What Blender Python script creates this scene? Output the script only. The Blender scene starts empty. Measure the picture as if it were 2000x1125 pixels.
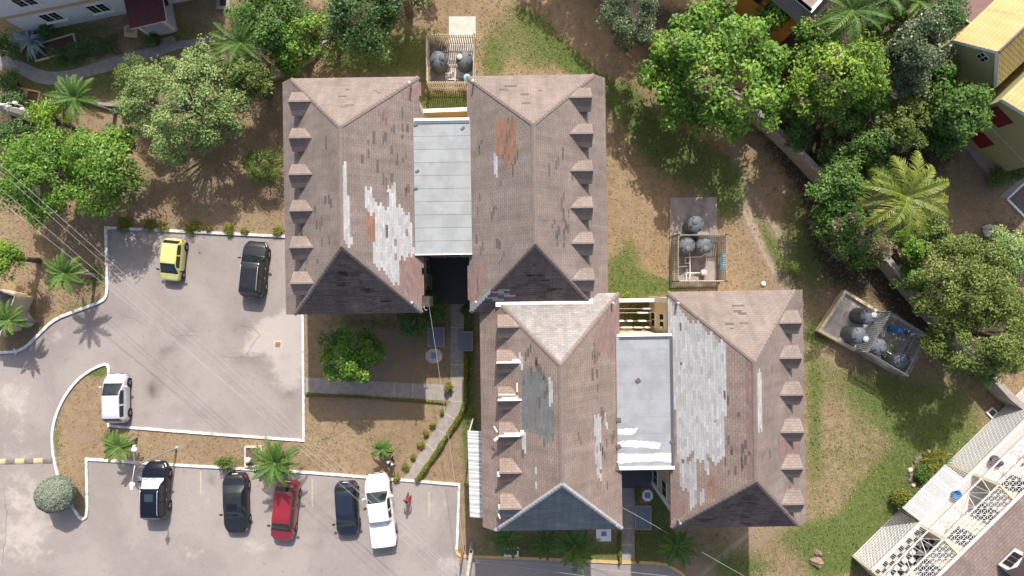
import bpy, math, random
import numpy as np
from mathutils import Vector, Matrix

# ------------------------------------------------------------------ camera, sky, sun
SC = bpy.context.scene
COL = SC.collection
random.seed(7)
RNG = np.random.default_rng(7)
H = 50.0                      # flying height of the drone camera (m)
F = 24.0 / 36.0 * 2000.0      # focal length in photo pixels

cam_d = bpy.data.cameras.new("camera")
cam_d.lens = 24.0
cam_d.sensor_width = 36.0
cam_d.clip_start = 0.5
cam_d.clip_end = 2000.0
cam = bpy.data.objects.new("camera", cam_d)
cam.location = (0, 0, H)
cam.rotation_euler = (0, 0, 0)
COL.objects.link(cam)
SC.camera = cam

SUN_DIR = Vector((0.114, 0.97, 1.0)).normalized()      # towards the sun
SUN_EL = math.asin(SUN_DIR.z)
world = bpy.data.worlds.new("World")
SC.world = world
world.use_nodes = True
wn = world.node_tree
wn.nodes.clear()
sky = wn.nodes.new("ShaderNodeTexSky")
sky.sky_type = 'NISHITA'
sky.sun_disc = False
sky.sun_elevation = SUN_EL
sky.sun_rotation = math.atan2(SUN_DIR.x, SUN_DIR.y)
sky.air_density = 1.0
sky.dust_density = 4.0
sky.ozone_density = 0.4
bg = wn.nodes.new("ShaderNodeBackground")
bg.inputs["Strength"].default_value = 0.15
wo = wn.nodes.new("ShaderNodeOutputWorld")
wn.links.new(sky.outputs[0], bg.inputs[0])
wn.links.new(bg.outputs[0], wo.inputs[0])

sun_d = bpy.data.lights.new("sun", 'SUN')
sun_d.energy = 4.6
sun_d.angle = math.radians(0.55)
sun_d.color = (1.0, 0.95, 0.88)
sun_o = bpy.data.objects.new("sun", sun_d)
sun_o.rotation_euler = SUN_DIR.to_track_quat('Z', 'Y').to_euler()
sun_o.location = (5, 40, 60)
COL.objects.link(sun_o)

SC.view_settings.view_transform = 'Standard'
SC.view_settings.look = 'None'
SC.view_settings.exposure = 0.30
SC.view_settings.gamma = 1.0
SC.view_settings.use_curve_mapping = False


# ------------------------------------------------------------------ photogrammetry: pixel + height -> metres
def P(px, py, h=0.0):
    s = F / (H - h)
    return Vector(((px - 1000.0) / s, (562.5 - py) / s, h))


def toL(root, p):
    a = -root.rotation_euler.z
    d = Vector(p) - root.location
    return Vector((d.x * math.cos(a) - d.y * math.sin(a), d.x * math.sin(a) + d.y * math.cos(a), d.z))


def PL(root, px, py, h=0.0):
    return toL(root, P(px, py, h))


def ray_plane(root, px, py, o, n):
    """where the sight line through a pixel meets a plane given in the root's own frame"""
    c = toL(root, (0, 0, H))
    e = toL(root, P(px, py, 0))
    d = e - c
    t = (Vector(o) - c).dot(n) / d.dot(n)
    return c + d * t


# ------------------------------------------------------------------ materials
MATS = {}


def mat(name, col, rough=0.8, var=0.15, scale=6.0, bump=0.0, bscale=60.0, metal=0.0, col2=None, spec=0.3, detail=6.0,
        trans=0.0, coat=0.0):
    """principled material whose colour drifts with object-space noise"""
    if name in MATS:
        return MATS[name]
    m = bpy.data.materials.new(name)
    m.use_nodes = True
    nt = m.node_tree
    b = nt.nodes["Principled BSDF"]
    b.inputs["Roughness"].default_value = rough
    b.inputs["Metallic"].default_value = metal
    b.inputs["Specular IOR Level"].default_value = spec
    if coat:
        b.inputs["Coat Weight"].default_value = coat
        b.inputs["Coat Roughness"].default_value = 0.05
    tc = nt.nodes.new("ShaderNodeTexCoord")
    nz = nt.nodes.new("ShaderNodeTexNoise")
    nz.inputs["Scale"].default_value = scale
    nz.inputs["Detail"].default_value = detail
    nz.inputs["Roughness"].default_value = 0.6
    nt.links.new(tc.outputs["Object"], nz.inputs["Vector"])
    cr = nt.nodes.new("ShaderNodeValToRGB")
    c = Vector(col)
    if col2 is None:
        c1 = c * (1 - var)
        c2 = c * (1 + var)
    else:
        c1, c2 = c, Vector(col2)
    cr.color_ramp.elements[0].position = 0.3
    cr.color_ramp.elements[1].position = 0.7
    cr.color_ramp.elements[0].color = (*c1, 1)
    cr.color_ramp.elements[1].color = (*c2, 1)
    nt.links.new(nz.outputs["Fac"], cr.inputs[0])
    nt.links.new(cr.outputs[0], b.inputs["Base Color"])
    if bump:
        n2 = nt.nodes.new("ShaderNodeTexNoise")
        n2.inputs["Scale"].default_value = bscale
        n2.inputs["Detail"].default_value = 4
        nt.links.new(tc.outputs["Object"], n2.inputs["Vector"])
        bp = nt.nodes.new("ShaderNodeBump")
        bp.inputs["Strength"].default_value = bump
        bp.inputs["Distance"].default_value = 0.03
        nt.links.new(n2.outputs["Fac"], bp.inputs["Height"])
        nt.links.new(bp.outputs[0], b.inputs["Normal"])
    MATS[name] = m
    return m


def shingle_mat(name, c1, c2, mortar, bw=0.36, rh=0.165, weather=0.2, ms=0.012):
    """asphalt shingles laid in courses over the roof plane's own UVs (metres)"""
    m = bpy.data.materials.new(name)
    m.use_nodes = True
    nt = m.node_tree
    b = nt.nodes["Principled BSDF"]
    b.inputs["Roughness"].default_value = 0.92
    b.inputs["Specular IOR Level"].default_value = 0.15
    uv = nt.nodes.new("ShaderNodeUVMap")
    uv.uv_map = "UVMap"
    br = nt.nodes.new("ShaderNodeTexBrick")
    br.offset = 0.5
    br.offset_frequency = 2
    br.inputs["Scale"].default_value = 1.0
    br.inputs["Brick Width"].default_value = bw
    br.inputs["Row Height"].default_value = rh
    br.inputs["Mortar Size"].default_value = ms
    br.inputs["Mortar Smooth"].default_value = 0.3
    br.inputs["Bias"].default_value = 0.0
    br.inputs["Color1"].default_value = (*c1, 1)
    br.inputs["Color2"].default_value = (*c2, 1)
    br.inputs["Mortar"].default_value = (*mortar, 1)
    nt.links.new(uv.outputs[0], br.inputs["Vector"])
    tc = nt.nodes.new("ShaderNodeTexCoord")
    n1 = nt.nodes.new("ShaderNodeTexNoise")
    n1.inputs["Scale"].default_value = 0.55
    n1.inputs["Detail"].default_value = 7
    n1.inputs["Roughness"].default_value = 0.65
    nt.links.new(tc.outputs["Object"], n1.inputs["Vector"])
    mr = nt.nodes.new("ShaderNodeMapRange")
    mr.inputs["From Min"].default_value = 0.3
    mr.inputs["From Max"].default_value = 0.7
    mr.inputs["To Min"].default_value = 1 - weather
    mr.inputs["To Max"].default_value = 1 + weather * 0.7
    nt.links.new(n1.outputs["Fac"], mr.inputs["Value"])
    # streaks that run down the slope
    mp = nt.nodes.new("ShaderNodeMapping")
    mp.inputs["Scale"].default_value = (2.2, 0.25, 1)
    nt.links.new(uv.outputs[0], mp.inputs["Vector"])
    n3 = nt.nodes.new("ShaderNodeTexNoise")
    n3.inputs["Scale"].default_value = 1.0
    n3.inputs["Detail"].default_value = 5
    nt.links.new(mp.outputs[0], n3.inputs["Vector"])
    mr3 = nt.nodes.new("ShaderNodeMapRange")
    mr3.inputs["From Min"].default_value = 0.3
    mr3.inputs["From Max"].default_value = 0.7
    mr3.inputs["To Min"].default_value = 0.86
    mr3.inputs["To Max"].default_value = 1.12
    nt.links.new(n3.outputs["Fac"], mr3.inputs["Value"])
    mu = nt.nodes.new("ShaderNodeMath")
    mu.operation = 'MULTIPLY'
    nt.links.new(mr.outputs[0], mu.inputs[0])
    nt.links.new(mr3.outputs[0], mu.inputs[1])
    mx = nt.nodes.new("ShaderNodeVectorMath")
    mx.operation = 'SCALE'
    nt.links.new(br.outputs["Color"], mx.inputs[0])
    nt.links.new(mu.outputs[0], mx.inputs["Scale"])
    nt.links.new(mx.outputs[0], b.inputs["Base Color"])
    bp = nt.nodes.new("ShaderNodeBump")
    bp.inputs["Strength"].default_value = 0.6
    bp.inputs["Distance"].default_value = 0.02
    bp.invert = True
    nt.links.new(br.outputs["Fac"], bp.inputs["Height"])
    nt.links.new(bp.outputs[0], b.inputs["Normal"])
    MATS[name] = m
    return m


def leaf_mat(name, dark, light, tip, rough=0.5, translucent=0.25):
    m = bpy.data.materials.new(name)
    m.use_nodes = True
    nt = m.node_tree
    b = nt.nodes["Principled BSDF"]
    out = nt.nodes["Material Output"]
    b.inputs["Roughness"].default_value = rough
    b.inputs["Specular IOR Level"].default_value = 0.35
    at = nt.nodes.new("ShaderNodeAttribute")
    at.attribute_name = "tint"
    cr = nt.nodes.new("ShaderNodeValToRGB")
    cr.color_ramp.elements[0].position = 0.0
    cr.color_ramp.elements[0].color = (*dark, 1)
    cr.color_ramp.elements[1].position = 1.0
    cr.color_ramp.elements[1].color = (*tip, 1)
    e = cr.color_ramp.elements.new(0.6)
    e.color = (*light, 1)
    nt.links.new(at.outputs["Fac"], cr.inputs[0])
    nt.links.new(cr.outputs[0], b.inputs["Base Color"])
    tr = nt.nodes.new("ShaderNodeBsdfTranslucent")
    nt.links.new(cr.outputs[0], tr.inputs["Color"])
    mix = nt.nodes.new("ShaderNodeMixShader")
    mix.inputs[0].default_value = translucent
    nt.links.new(b.outputs[0], mix.inputs[1])
    nt.links.new(tr.outputs[0], mix.inputs[2])
    nt.links.new(mix.outputs[0], out.inputs[0])
    MATS[name] = m
    return m


# ------------------------------------------------------------------ mesh building
class MB:
    def __init__(self):
        self.v, self.f, self.m, self.uv = [], [], [], []

    def add(self, verts, faces, mi=0, uvs=None):
        o = len(self.v)
        self.v += [tuple(p) for p in verts]
        for k, fc in enumerate(faces):
            self.f.append([i + o for i in fc])
            self.m.append(mi)
            self.uv.append(uvs[k] if uvs else None)

    def face(self, pts, mi=0, uv=None):
        self.add(pts, [list(range(len(pts)))], mi, [uv] if uv else None)

    def box(self, c, s, rot=0.0, mi=0):
        hx, hy, hz = s[0] / 2, s[1] / 2, s[2] / 2
        ca, sa = math.cos(rot), math.sin(rot)
        vs = []
        for z in (-hz, hz):
            for x, y in ((-hx, -hy), (hx, -hy), (hx, hy), (-hx, hy)):
                vs.append((c[0] + x * ca - y * sa, c[1] + x * sa + y * ca, c[2] + z))
        self.add(vs, [[3, 2, 1, 0], [4, 5, 6, 7], [0, 1, 5, 4], [1, 2, 6, 5], [2, 3, 7, 6], [3, 0, 4, 7]], mi)

    def prism(self, poly, z0, z1, mi=0, mside=None):
        n = len(poly)
        a = sum(poly[i][0] * poly[(i + 1) % n][1] - poly[(i + 1) % n][0] * poly[i][1] for i in range(n))
        if a < 0:
            poly = poly[::-1]
        vs = [(p[0], p[1], z0) for p in poly] + [(p[0], p[1], z1) for p in poly]
        self.add(vs, [list(range(n))[::-1], list(range(n, 2 * n))], mi)
        self.add(vs, [[i, (i + 1) % n, n + (i + 1) % n, n + i] for i in range(n)], mi if mside is None else mside)

    def tube(self, path, r, seg=8, mi=0, cap=True):
        path = [Vector(p) for p in path]
        n = len(path)
        rs = r if isinstance(r, (list, tuple)) else [r] * n
        vs = []
        for i, p in enumerate(path):
            d = (path[min(i + 1, n - 1)] - path[max(i - 1, 0)]).normalized()
            a = Vector((0, 0, 1)) if abs(d.z) < 0.9 else Vector((1, 0, 0))
            s = d.cross(a).normalized()
            t = s.cross(d).normalized()
            for k in range(seg):
                an = 2 * math.pi * k / seg
                vs.append(p + (s * math.cos(an) + t * math.sin(an)) * rs[i])
        fs = []
        for i in range(n - 1):
            for k in range(seg):
                k2 = (k + 1) % seg
                fs.append([i * seg + k, (i + 1) * seg + k, (i + 1) * seg + k2, i * seg + k2])
        if cap:
            fs.append(list(range(seg)))
            fs.append([(n - 1) * seg + k for k in range(seg)][::-1])
        self.add(vs, fs, mi)

    def lathe(self, prof, c=(0, 0, 0), seg=24, mi=0, axis='z'):
        vs, fs = [], []
        for r, z in prof:
            for k in range(seg):
                an = 2 * math.pi * k / seg
                x, y = r * math.cos(an), r * math.sin(an)
                if axis == 'z':
                    vs.append((c[0] + x, c[1] + y, c[2] + z))
                elif axis == 'y':
                    vs.append((c[0] + x, c[1] + z, c[2] + y))
                else:
                    vs.append((c[0] + z, c[1] + x, c[2] + y))
        n = len(prof)
        for i in range(n - 1):
            for k in range(seg):
                k2 = (k + 1) % seg
                fs.append([i * seg + k, i * seg + k2, (i + 1) * seg + k2, (i + 1) * seg + k])
        if prof[0][0] > 0.001:
            fs.append(list(range(seg))[::-1])
        if prof[-1][0] > 0.001:
            fs.append([(n - 1) * seg + k for k in range(seg)])
        self.add(vs, fs, mi)

    def strip(self, path, w, z0, z1, mi=0):
        """a kerb or wall of rectangular section that follows a ground polyline with mitred corners"""
        pts = [Vector((p[0], p[1])) for p in path]
        n = len(pts)
        L, R = [], []
        for i in range(n):
            d1 = (pts[i] - pts[i - 1]).normalized() if i else (pts[1] - pts[0]).normalized()
            d2 = (pts[i + 1] - pts[i]).normalized() if i < n - 1 else d1
            t = (d1 + d2)
            t = t.normalized() if t.length > 1e-4 else d1
            nn = Vector((-t.y, t.x))
            k = w / 2 / max(0.35, nn.dot(Vector((-d1.y, d1.x))))
            L.append(pts[i] + nn * k)
            R.append(pts[i] - nn * k)
        vs = []
        for i in range(n):
            vs += [(L[i].x, L[i].y, z0), (R[i].x, R[i].y, z0), (R[i].x, R[i].y, z1), (L[i].x, L[i].y, z1)]
        fs = [[0, 3, 2, 1], [4 * n - 4, 4 * n - 3, 4 * n - 2, 4 * n - 1]]
        for i in range(n - 1):
            a, b = 4 * i, 4 * i + 4
            for k in range(4):
                k2 = (k + 1) % 4
                fs.append([a + k, a + k2, b + k2, b + k])
        self.add(vs, fs, mi)

    def build(self, name, mats, parent=None, smooth=False, bevel=0.0, origin=None):
        if not isinstance(mats, (list, tuple)):
            mats = [mats]
        me = bpy.data.meshes.new(name)
        vs = self.v
        loc = None
        if parent is None:
            if origin is None:
                a = np.array(vs)
                loc = ((a[:, 0].min() + a[:, 0].max()) / 2, (a[:, 1].min() + a[:, 1].max()) / 2, a[:, 2].min())
            else:
                loc = origin
            vs = [(p[0] - loc[0], p[1] - loc[1], p[2] - loc[2]) for p in vs]
        me.from_pydata(vs, [], self.f)
        for m in mats:
            me.materials.append(m)
        me.polygons.foreach_set("material_index", self.m)
        if smooth:
            me.polygons.foreach_set("use_smooth", [True] * len(self.f))
        if any(u is not None for u in self.uv):
            ul = me.uv_layers.new(name="UVMap")
            for pl, u in zip(me.polygons, self.uv):
                if u:
                    for li, c in zip(pl.loop_indices, u):
                        ul.data[li].uv = c
        me.update()
        o = bpy.data.objects.new(name, me)
        COL.objects.link(o)
        if parent is not None:
            o.parent = parent
        else:
            o.location = loc
        if bevel:
            bv = o.modifiers.new("bevel", 'BEVEL')
            bv.width = bevel
            bv.segments = 2
            bv.limit_method = 'ANGLE'
        if smooth:
            try:
                me.set_sharp_from_angle(angle=math.radians(40))
            except Exception:
                pass
        return o


def tag(o, label=None, cat=None, group=None, kind=None):
    if label:
        o["label"] = label
    if cat:
        o["category"] = cat
    if group:
        o["group"] = group
    if kind:
        o["kind"] = kind
    return o


def thing(name, loc, rz=0.0, label=None, cat=None, group=None):
    o = bpy.data.objects.new(name, None)
    COL.objects.link(o)
    o.empty_display_size = 0.3
    o.location = loc
    o.rotation_euler = (0, 0, rz)
    return tag(o, label, cat, group)


def kids(o):
    return [c for c in COL.objects if c.parent == o]


def dup(root, loc, rz=None, label=None, scale=None):
    r = root.copy()
    COL.objects.link(r)
    r.location = loc
    if rz is not None:
        r.rotation_euler = (0, 0, rz)
    if scale:
        r.scale = (scale, scale, scale)
    if label:
        r["label"] = label
    for ch in kids(root):
        c = ch.copy()
        COL.objects.link(c)
        c.parent = r
        for g in kids(ch):
            d = g.copy()
            COL.objects.link(d)
            d.parent = c
    return r


def append_faces(o, quads, m):
    """add loose shingle faces to a finished mesh, so that the pattern stays inside its part"""
    import bmesh
    me = o.data
    if m.name not in [x.name for x in me.materials]:
        me.materials.append(m)
    mi = [x.name for x in me.materials].index(m.name)
    bm = bmesh.new()
    bm.from_mesh(me)
    for q in quads:
        fc = bm.faces.new([bm.verts.new(p) for p in q])
        fc.material_index = mi
    bm.to_mesh(me)
    bm.free()


def inside(poly, x, y):
    c = False
    n = len(poly)
    j = n - 1
    for i in range(n):
        xi, yi = poly[i][0], poly[i][1]
        xj, yj = poly[j][0], poly[j][1]
        if (yi > y) != (yj > y) and x < (xj - xi) * (y - yi) / (yj - yi) + xi:
            c = not c
        j = i
    return c


def PP(pts, h=0.0):
    return [P(x, y, h) for x, y in pts]


def smooth_path(pts, n=6):
    """Catmull-Rom through pixel points"""
    out = []
    q = [pts[0]] + list(pts) + [pts[-1]]
    for i in range(1, len(q) - 2):
        p0, p1, p2, p3 = q[i - 1], q[i], q[i + 1], q[i + 2]
        for k in range(n):
            t = k / n
            out.append(tuple(0.5 * ((2 * p1[d]) + (-p0[d] + p2[d]) * t + (2 * p0[d] - 5 * p1[d] + 4 * p2[d] - p3[d]) * t * t +
                                    (-p0[d] + 3 * p1[d] - 3 * p2[d] + p3[d]) * t ** 3) for d in range(len(p1))))
    out.append(tuple(pts[-1]))
    return out


def tint_mat(name, lo, hi, rough=0.85):
    """colour picked shingle by shingle from a per-face attribute, with fine grain on top"""
    m = bpy.data.materials.new(name)
    m.use_nodes = True
    nt = m.node_tree
    bs = nt.nodes["Principled BSDF"]
    bs.inputs["Roughness"].default_value = rough
    bs.inputs["Specular IOR Level"].default_value = 0.2
    at = nt.nodes.new("ShaderNodeAttribute")
    at.attribute_name = "tint"
    tc = nt.nodes.new("ShaderNodeTexCoord")
    nz = nt.nodes.new("ShaderNodeTexNoise")
    nz.inputs["Scale"].default_value = 5.0
    nz.inputs["Detail"].default_value = 8.0
    nz.inputs["Roughness"].default_value = 0.75
    nt.links.new(tc.outputs["Object"], nz.inputs["Vector"])
    ad = nt.nodes.new("ShaderNodeMath")
    ad.operation = 'ADD'
    sb = nt.nodes.new("ShaderNodeMath")
    sb.operation = 'SUBTRACT'
    sb.inputs[1].default_value = 0.5
    nt.links.new(nz.outputs["Fac"], sb.inputs[0])
    nt.links.new(at.outputs["Fac"], ad.inputs[0])
    nt.links.new(sb.outputs[0], ad.inputs[1])
    cr = nt.nodes.new("ShaderNodeValToRGB")
    cr.color_ramp.elements[0].color = (*lo, 1)
    cr.color_ramp.elements[1].color = (*hi, 1)
    nt.links.new(ad.outputs[0], cr.inputs[0])
    nt.links.new(cr.outputs[0], bs.inputs["Base Color"])
    MATS[name] = m
    return m


# shared materials
M = dict(
    white=mat("white_paint", (0.78, 0.77, 0.74), 0.6, 0.08, 9, bump=0.1),
    kerb=mat("kerb_white_paint", (0.36, 0.34, 0.32), 0.75, 0.2, 3.5, col2=(0.86, 0.86, 0.85), bump=0.2),
    kerby=mat("kerb_yellow_paint", (0.42, 0.28, 0.10), 0.75, 0.2, 5, col2=(0.62, 0.45, 0.20), bump=0.2),
    cream=mat("cream_wall", (0.62, 0.52, 0.36), 0.85, 0.10, 3, bump=0.1),
    tan=mat("tan_wall", (0.55, 0.38, 0.2), 0.85, 0.10, 3, bump=0.1),
    concrete=mat("concrete", (0.30, 0.26, 0.235), 0.9, 0.2, 2.5, bump=0.2),
    conc_light=mat("pale_concrete", (0.50, 0.45, 0.40), 0.9, 0.18, 3, bump=0.2),
    conc_dark=mat("stained_concrete", (0.15, 0.128, 0.12), 0.9, 0.2, 1.2, col2=(0.36, 0.31, 0.29), bump=0.2),
    slab=mat("blue_grey_slab", (0.17, 0.19, 0.23), 0.8, 0.08, 5),
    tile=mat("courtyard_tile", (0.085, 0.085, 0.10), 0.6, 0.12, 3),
    lid=mat("blue_lid", (0.16, 0.24, 0.36), 0.6, 0.15, 8),
    metal=mat("galvanised_metal", (0.45, 0.46, 0.48), 0.45, 0.1, 8, metal=0.6),
    dark=mat("black_plastic", (0.02, 0.02, 0.022), 0.5, 0.2, 8),
    glass=mat("dark_glass", (0.012, 0.016, 0.02), 0.06, 0.1, 3, spec=0.6),
    bark=mat("bark", (0.13, 0.10, 0.075), 0.95, 0.3, 9, bump=0.6, bscale=20),
    barkp=mat("grey_bark", (0.22, 0.19, 0.16), 0.95, 0.3, 9, bump=0.6, bscale=20),
    slat=mat("weathered_slat", (0.30, 0.27, 0.23), 0.85, 0.3, 5, col2=(0.62, 0.58, 0.5)),
    slatw=mat("white_slat", (0.55, 0.52, 0.42), 0.8, 0.2, 5, col2=(0.75, 0.72, 0.6)),
    slatg=mat("grey_slat", (0.20, 0.21, 0.22), 0.8, 0.3, 5, col2=(0.42, 0.43, 0.43)),
    pipe=mat("white_pipe", (0.68, 0.66, 0.6), 0.5, 0.08, 8),
    tank=mat("black_tank_plastic", (0.08, 0.09, 0.108), 0.55, 0.25, 3, col2=(0.135, 0.148, 0.17)),
    bluet=mat("blue_tank_plastic", (0.05, 0.22, 0.48), 0.4, 0.15, 4),
    bluel=mat("pale_blue_tank", (0.25, 0.52, 0.70), 0.4, 0.15, 4),
    rust=mat("rusty_steel", (0.20, 0.09, 0.05), 0.9, 0.3, 8, col2=(0.32, 0.2, 0.14)),
    maroon=mat("maroon_roofing", (0.085, 0.028, 0.03), 0.85, 0.15, 4, bump=0.2),
    underlay=tint_mat("silver_underlayment", (0.33, 0.325, 0.325), (0.50, 0.50, 0.505)),
    underlay2=tint_mat("worn_underlayment", (0.27, 0.265, 0.26), (0.44, 0.435, 0.43)),
    orange=tint_mat("rust_shingle", (0.20, 0.115, 0.085), (0.32, 0.18, 0.125)),
    pink=tint_mat("maroon_shingle", (0.20, 0.135, 0.125), (0.275, 0.185, 0.165)),
    slate=tint_mat("grey_repair_shingle", (0.125, 0.13, 0.13), (0.185, 0.19, 0.19)),
    dshing=mat("missing_shingle_dark", (0.12, 0.098, 0.095), 0.9, 0.25, 9),
    stripe=mat("corrugated_white", (0.40, 0.41, 0.43), 0.45, 0.07, 4),
    stripeg=mat("corrugated_grey", (0.36, 0.37, 0.37), 0.6, 0.07, 4),
)


# ------------------------------------------------------------------ ground
def ground_material():
    m = bpy.data.materials.new("dry_grass_ground")
    m.use_nodes = True
    nt = m.node_tree
    L = nt.links.new
    b = nt.nodes["Principled BSDF"]
    b.inputs["Roughness"].default_value = 0.97
    b.inputs["Specular IOR Level"].default_value = 0.1
    tc = nt.nodes.new("ShaderNodeTexCoord")
    at = nt.nodes.new("ShaderNodeAttribute")
    at.attribute_name = "cover"
    sp = nt.nodes.new("ShaderNodeSeparateColor")
    L(at.outputs["Color"], sp.inputs[0])

    def noise(sc, det=6, rough=0.6):
        n = nt.nodes.new("ShaderNodeTexNoise")
        n.inputs["Scale"].default_value = sc
        n.inputs["Detail"].default_value = det
        n.inputs["Roughness"].default_value = rough
        L(tc.outputs["Object"], n.inputs["Vector"])
        return n.outputs["Fac"]

    def math2(op, a, bb, clamp=False):
        n = nt.nodes.new("ShaderNodeMath")
        n.operation = op
        n.use_clamp = clamp
        for i, x in enumerate((a, bb)):
            if isinstance(x, (int, float)):
                n.inputs[i].default_value = x
            else:
                L(x, n.inputs[i])
        return n.outputs[0]

    def mix(f, a, bb):
        n = nt.nodes.new("ShaderNodeMix")
        n.data_type = 'RGBA'
        L(f, n.inputs[0])
        for i, x in ((6, a), (7, bb)):
            if isinstance(x, tuple):
                n.inputs[i].default_value = (*x, 1)
            else:
                L(x, n.inputs[i])
        return n.outputs[2]

    def ramp(x, lo, hi):
        n = nt.nodes.new("ShaderNodeMapRange")
        n.interpolation_type = 'SMOOTHSTEP'
        n.inputs["From Min"].default_value = lo
        n.inputs["From Max"].default_value = hi
        L(x, n.inputs["Value"])
        return n.outputs[0]

    nbig, nmid, nfine, nvf = noise(0.22), noise(1.7, 10, 0.78), noise(8, 8, 0.8), noise(30, 5, 0.8)
    straw = mix(ramp(nbig, 0.35, 0.65), (0.26, 0.184, 0.11), (0.318, 0.238, 0.14))
    straw = mix(ramp(nmid, 0.42, 0.66), straw, (0.225, 0.155, 0.107))
    straw = mix(ramp(nfine, 0.5, 0.75), straw, (0.37, 0.29, 0.185))
    soil = mix(ramp(nfine, 0.35, 0.7), (0.235, 0.168, 0.118), (0.325, 0.245, 0.178))
    green = mix(ramp(nfine, 0.3, 0.7), (0.048, 0.085, 0.016), (0.11, 0.17, 0.038))
    green = mix(ramp(nmid, 0.45, 0.7), green, (0.16, 0.165, 0.06))
    bare = math2('ADD', sp.outputs[1], math2('MULTIPLY', math2('SUBTRACT', nmid, 0.5), 0.9))
    c = mix(ramp(bare, 0.38, 0.62), straw, soil)
    c = mix(ramp(bare, 1.05, 1.5), c, mix(ramp(nfine, 0.35, 0.7), (0.33, 0.25, 0.195), (0.42, 0.33, 0.265)))
    g = math2('ADD', sp.outputs[0], math2('MULTIPLY', math2('SUBTRACT', nmid, 0.5), 1.0))
    g = math2('ADD', g, math2('MULTIPLY', math2('SUBTRACT', nfine, 0.5), 0.7))
    g = math2('ADD', g, math2('MULTIPLY', math2('SUBTRACT', nvf, 0.5), 0.4))
    c = mix(math2('MULTIPLY', ramp(g, 0.28, 0.72), 0.9), c, green)
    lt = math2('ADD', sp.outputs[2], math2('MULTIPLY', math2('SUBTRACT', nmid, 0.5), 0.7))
    c = mix(ramp(lt, 0.3, 0.6), c, mix(ramp(nfine, 0.35, 0.7), (0.045, 0.037, 0.028), (0.105, 0.085, 0.06)))  # near-black tint: dark undergrowth plus tree shade painted into the ground
    sc = nt.nodes.new("ShaderNodeVectorMath")
    sc.operation = 'SCALE'
    L(c, sc.inputs[0])
    mr = nt.nodes.new("ShaderNodeMapRange")
    mr.inputs["From Min"].default_value = 0.3
    mr.inputs["From Max"].default_value = 0.7
    mr.inputs["To Min"].default_value = 0.55
    mr.inputs["To Max"].default_value = 1.42
    L(nvf, mr.inputs["Value"])
    L(mr.outputs[0], sc.inputs["Scale"])
    L(sc.outputs[0], b.inputs["Base Color"])
    bp = nt.nodes.new("ShaderNodeBump")
    bp.inputs["Strength"].default_value = 0.55
    bp.inputs["Distance"].default_value = 0.08
    L(math2('ADD', nvf, nfine), bp.inputs["Height"])
    L(bp.outputs[0], b.inputs["Normal"])
    return m


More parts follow.
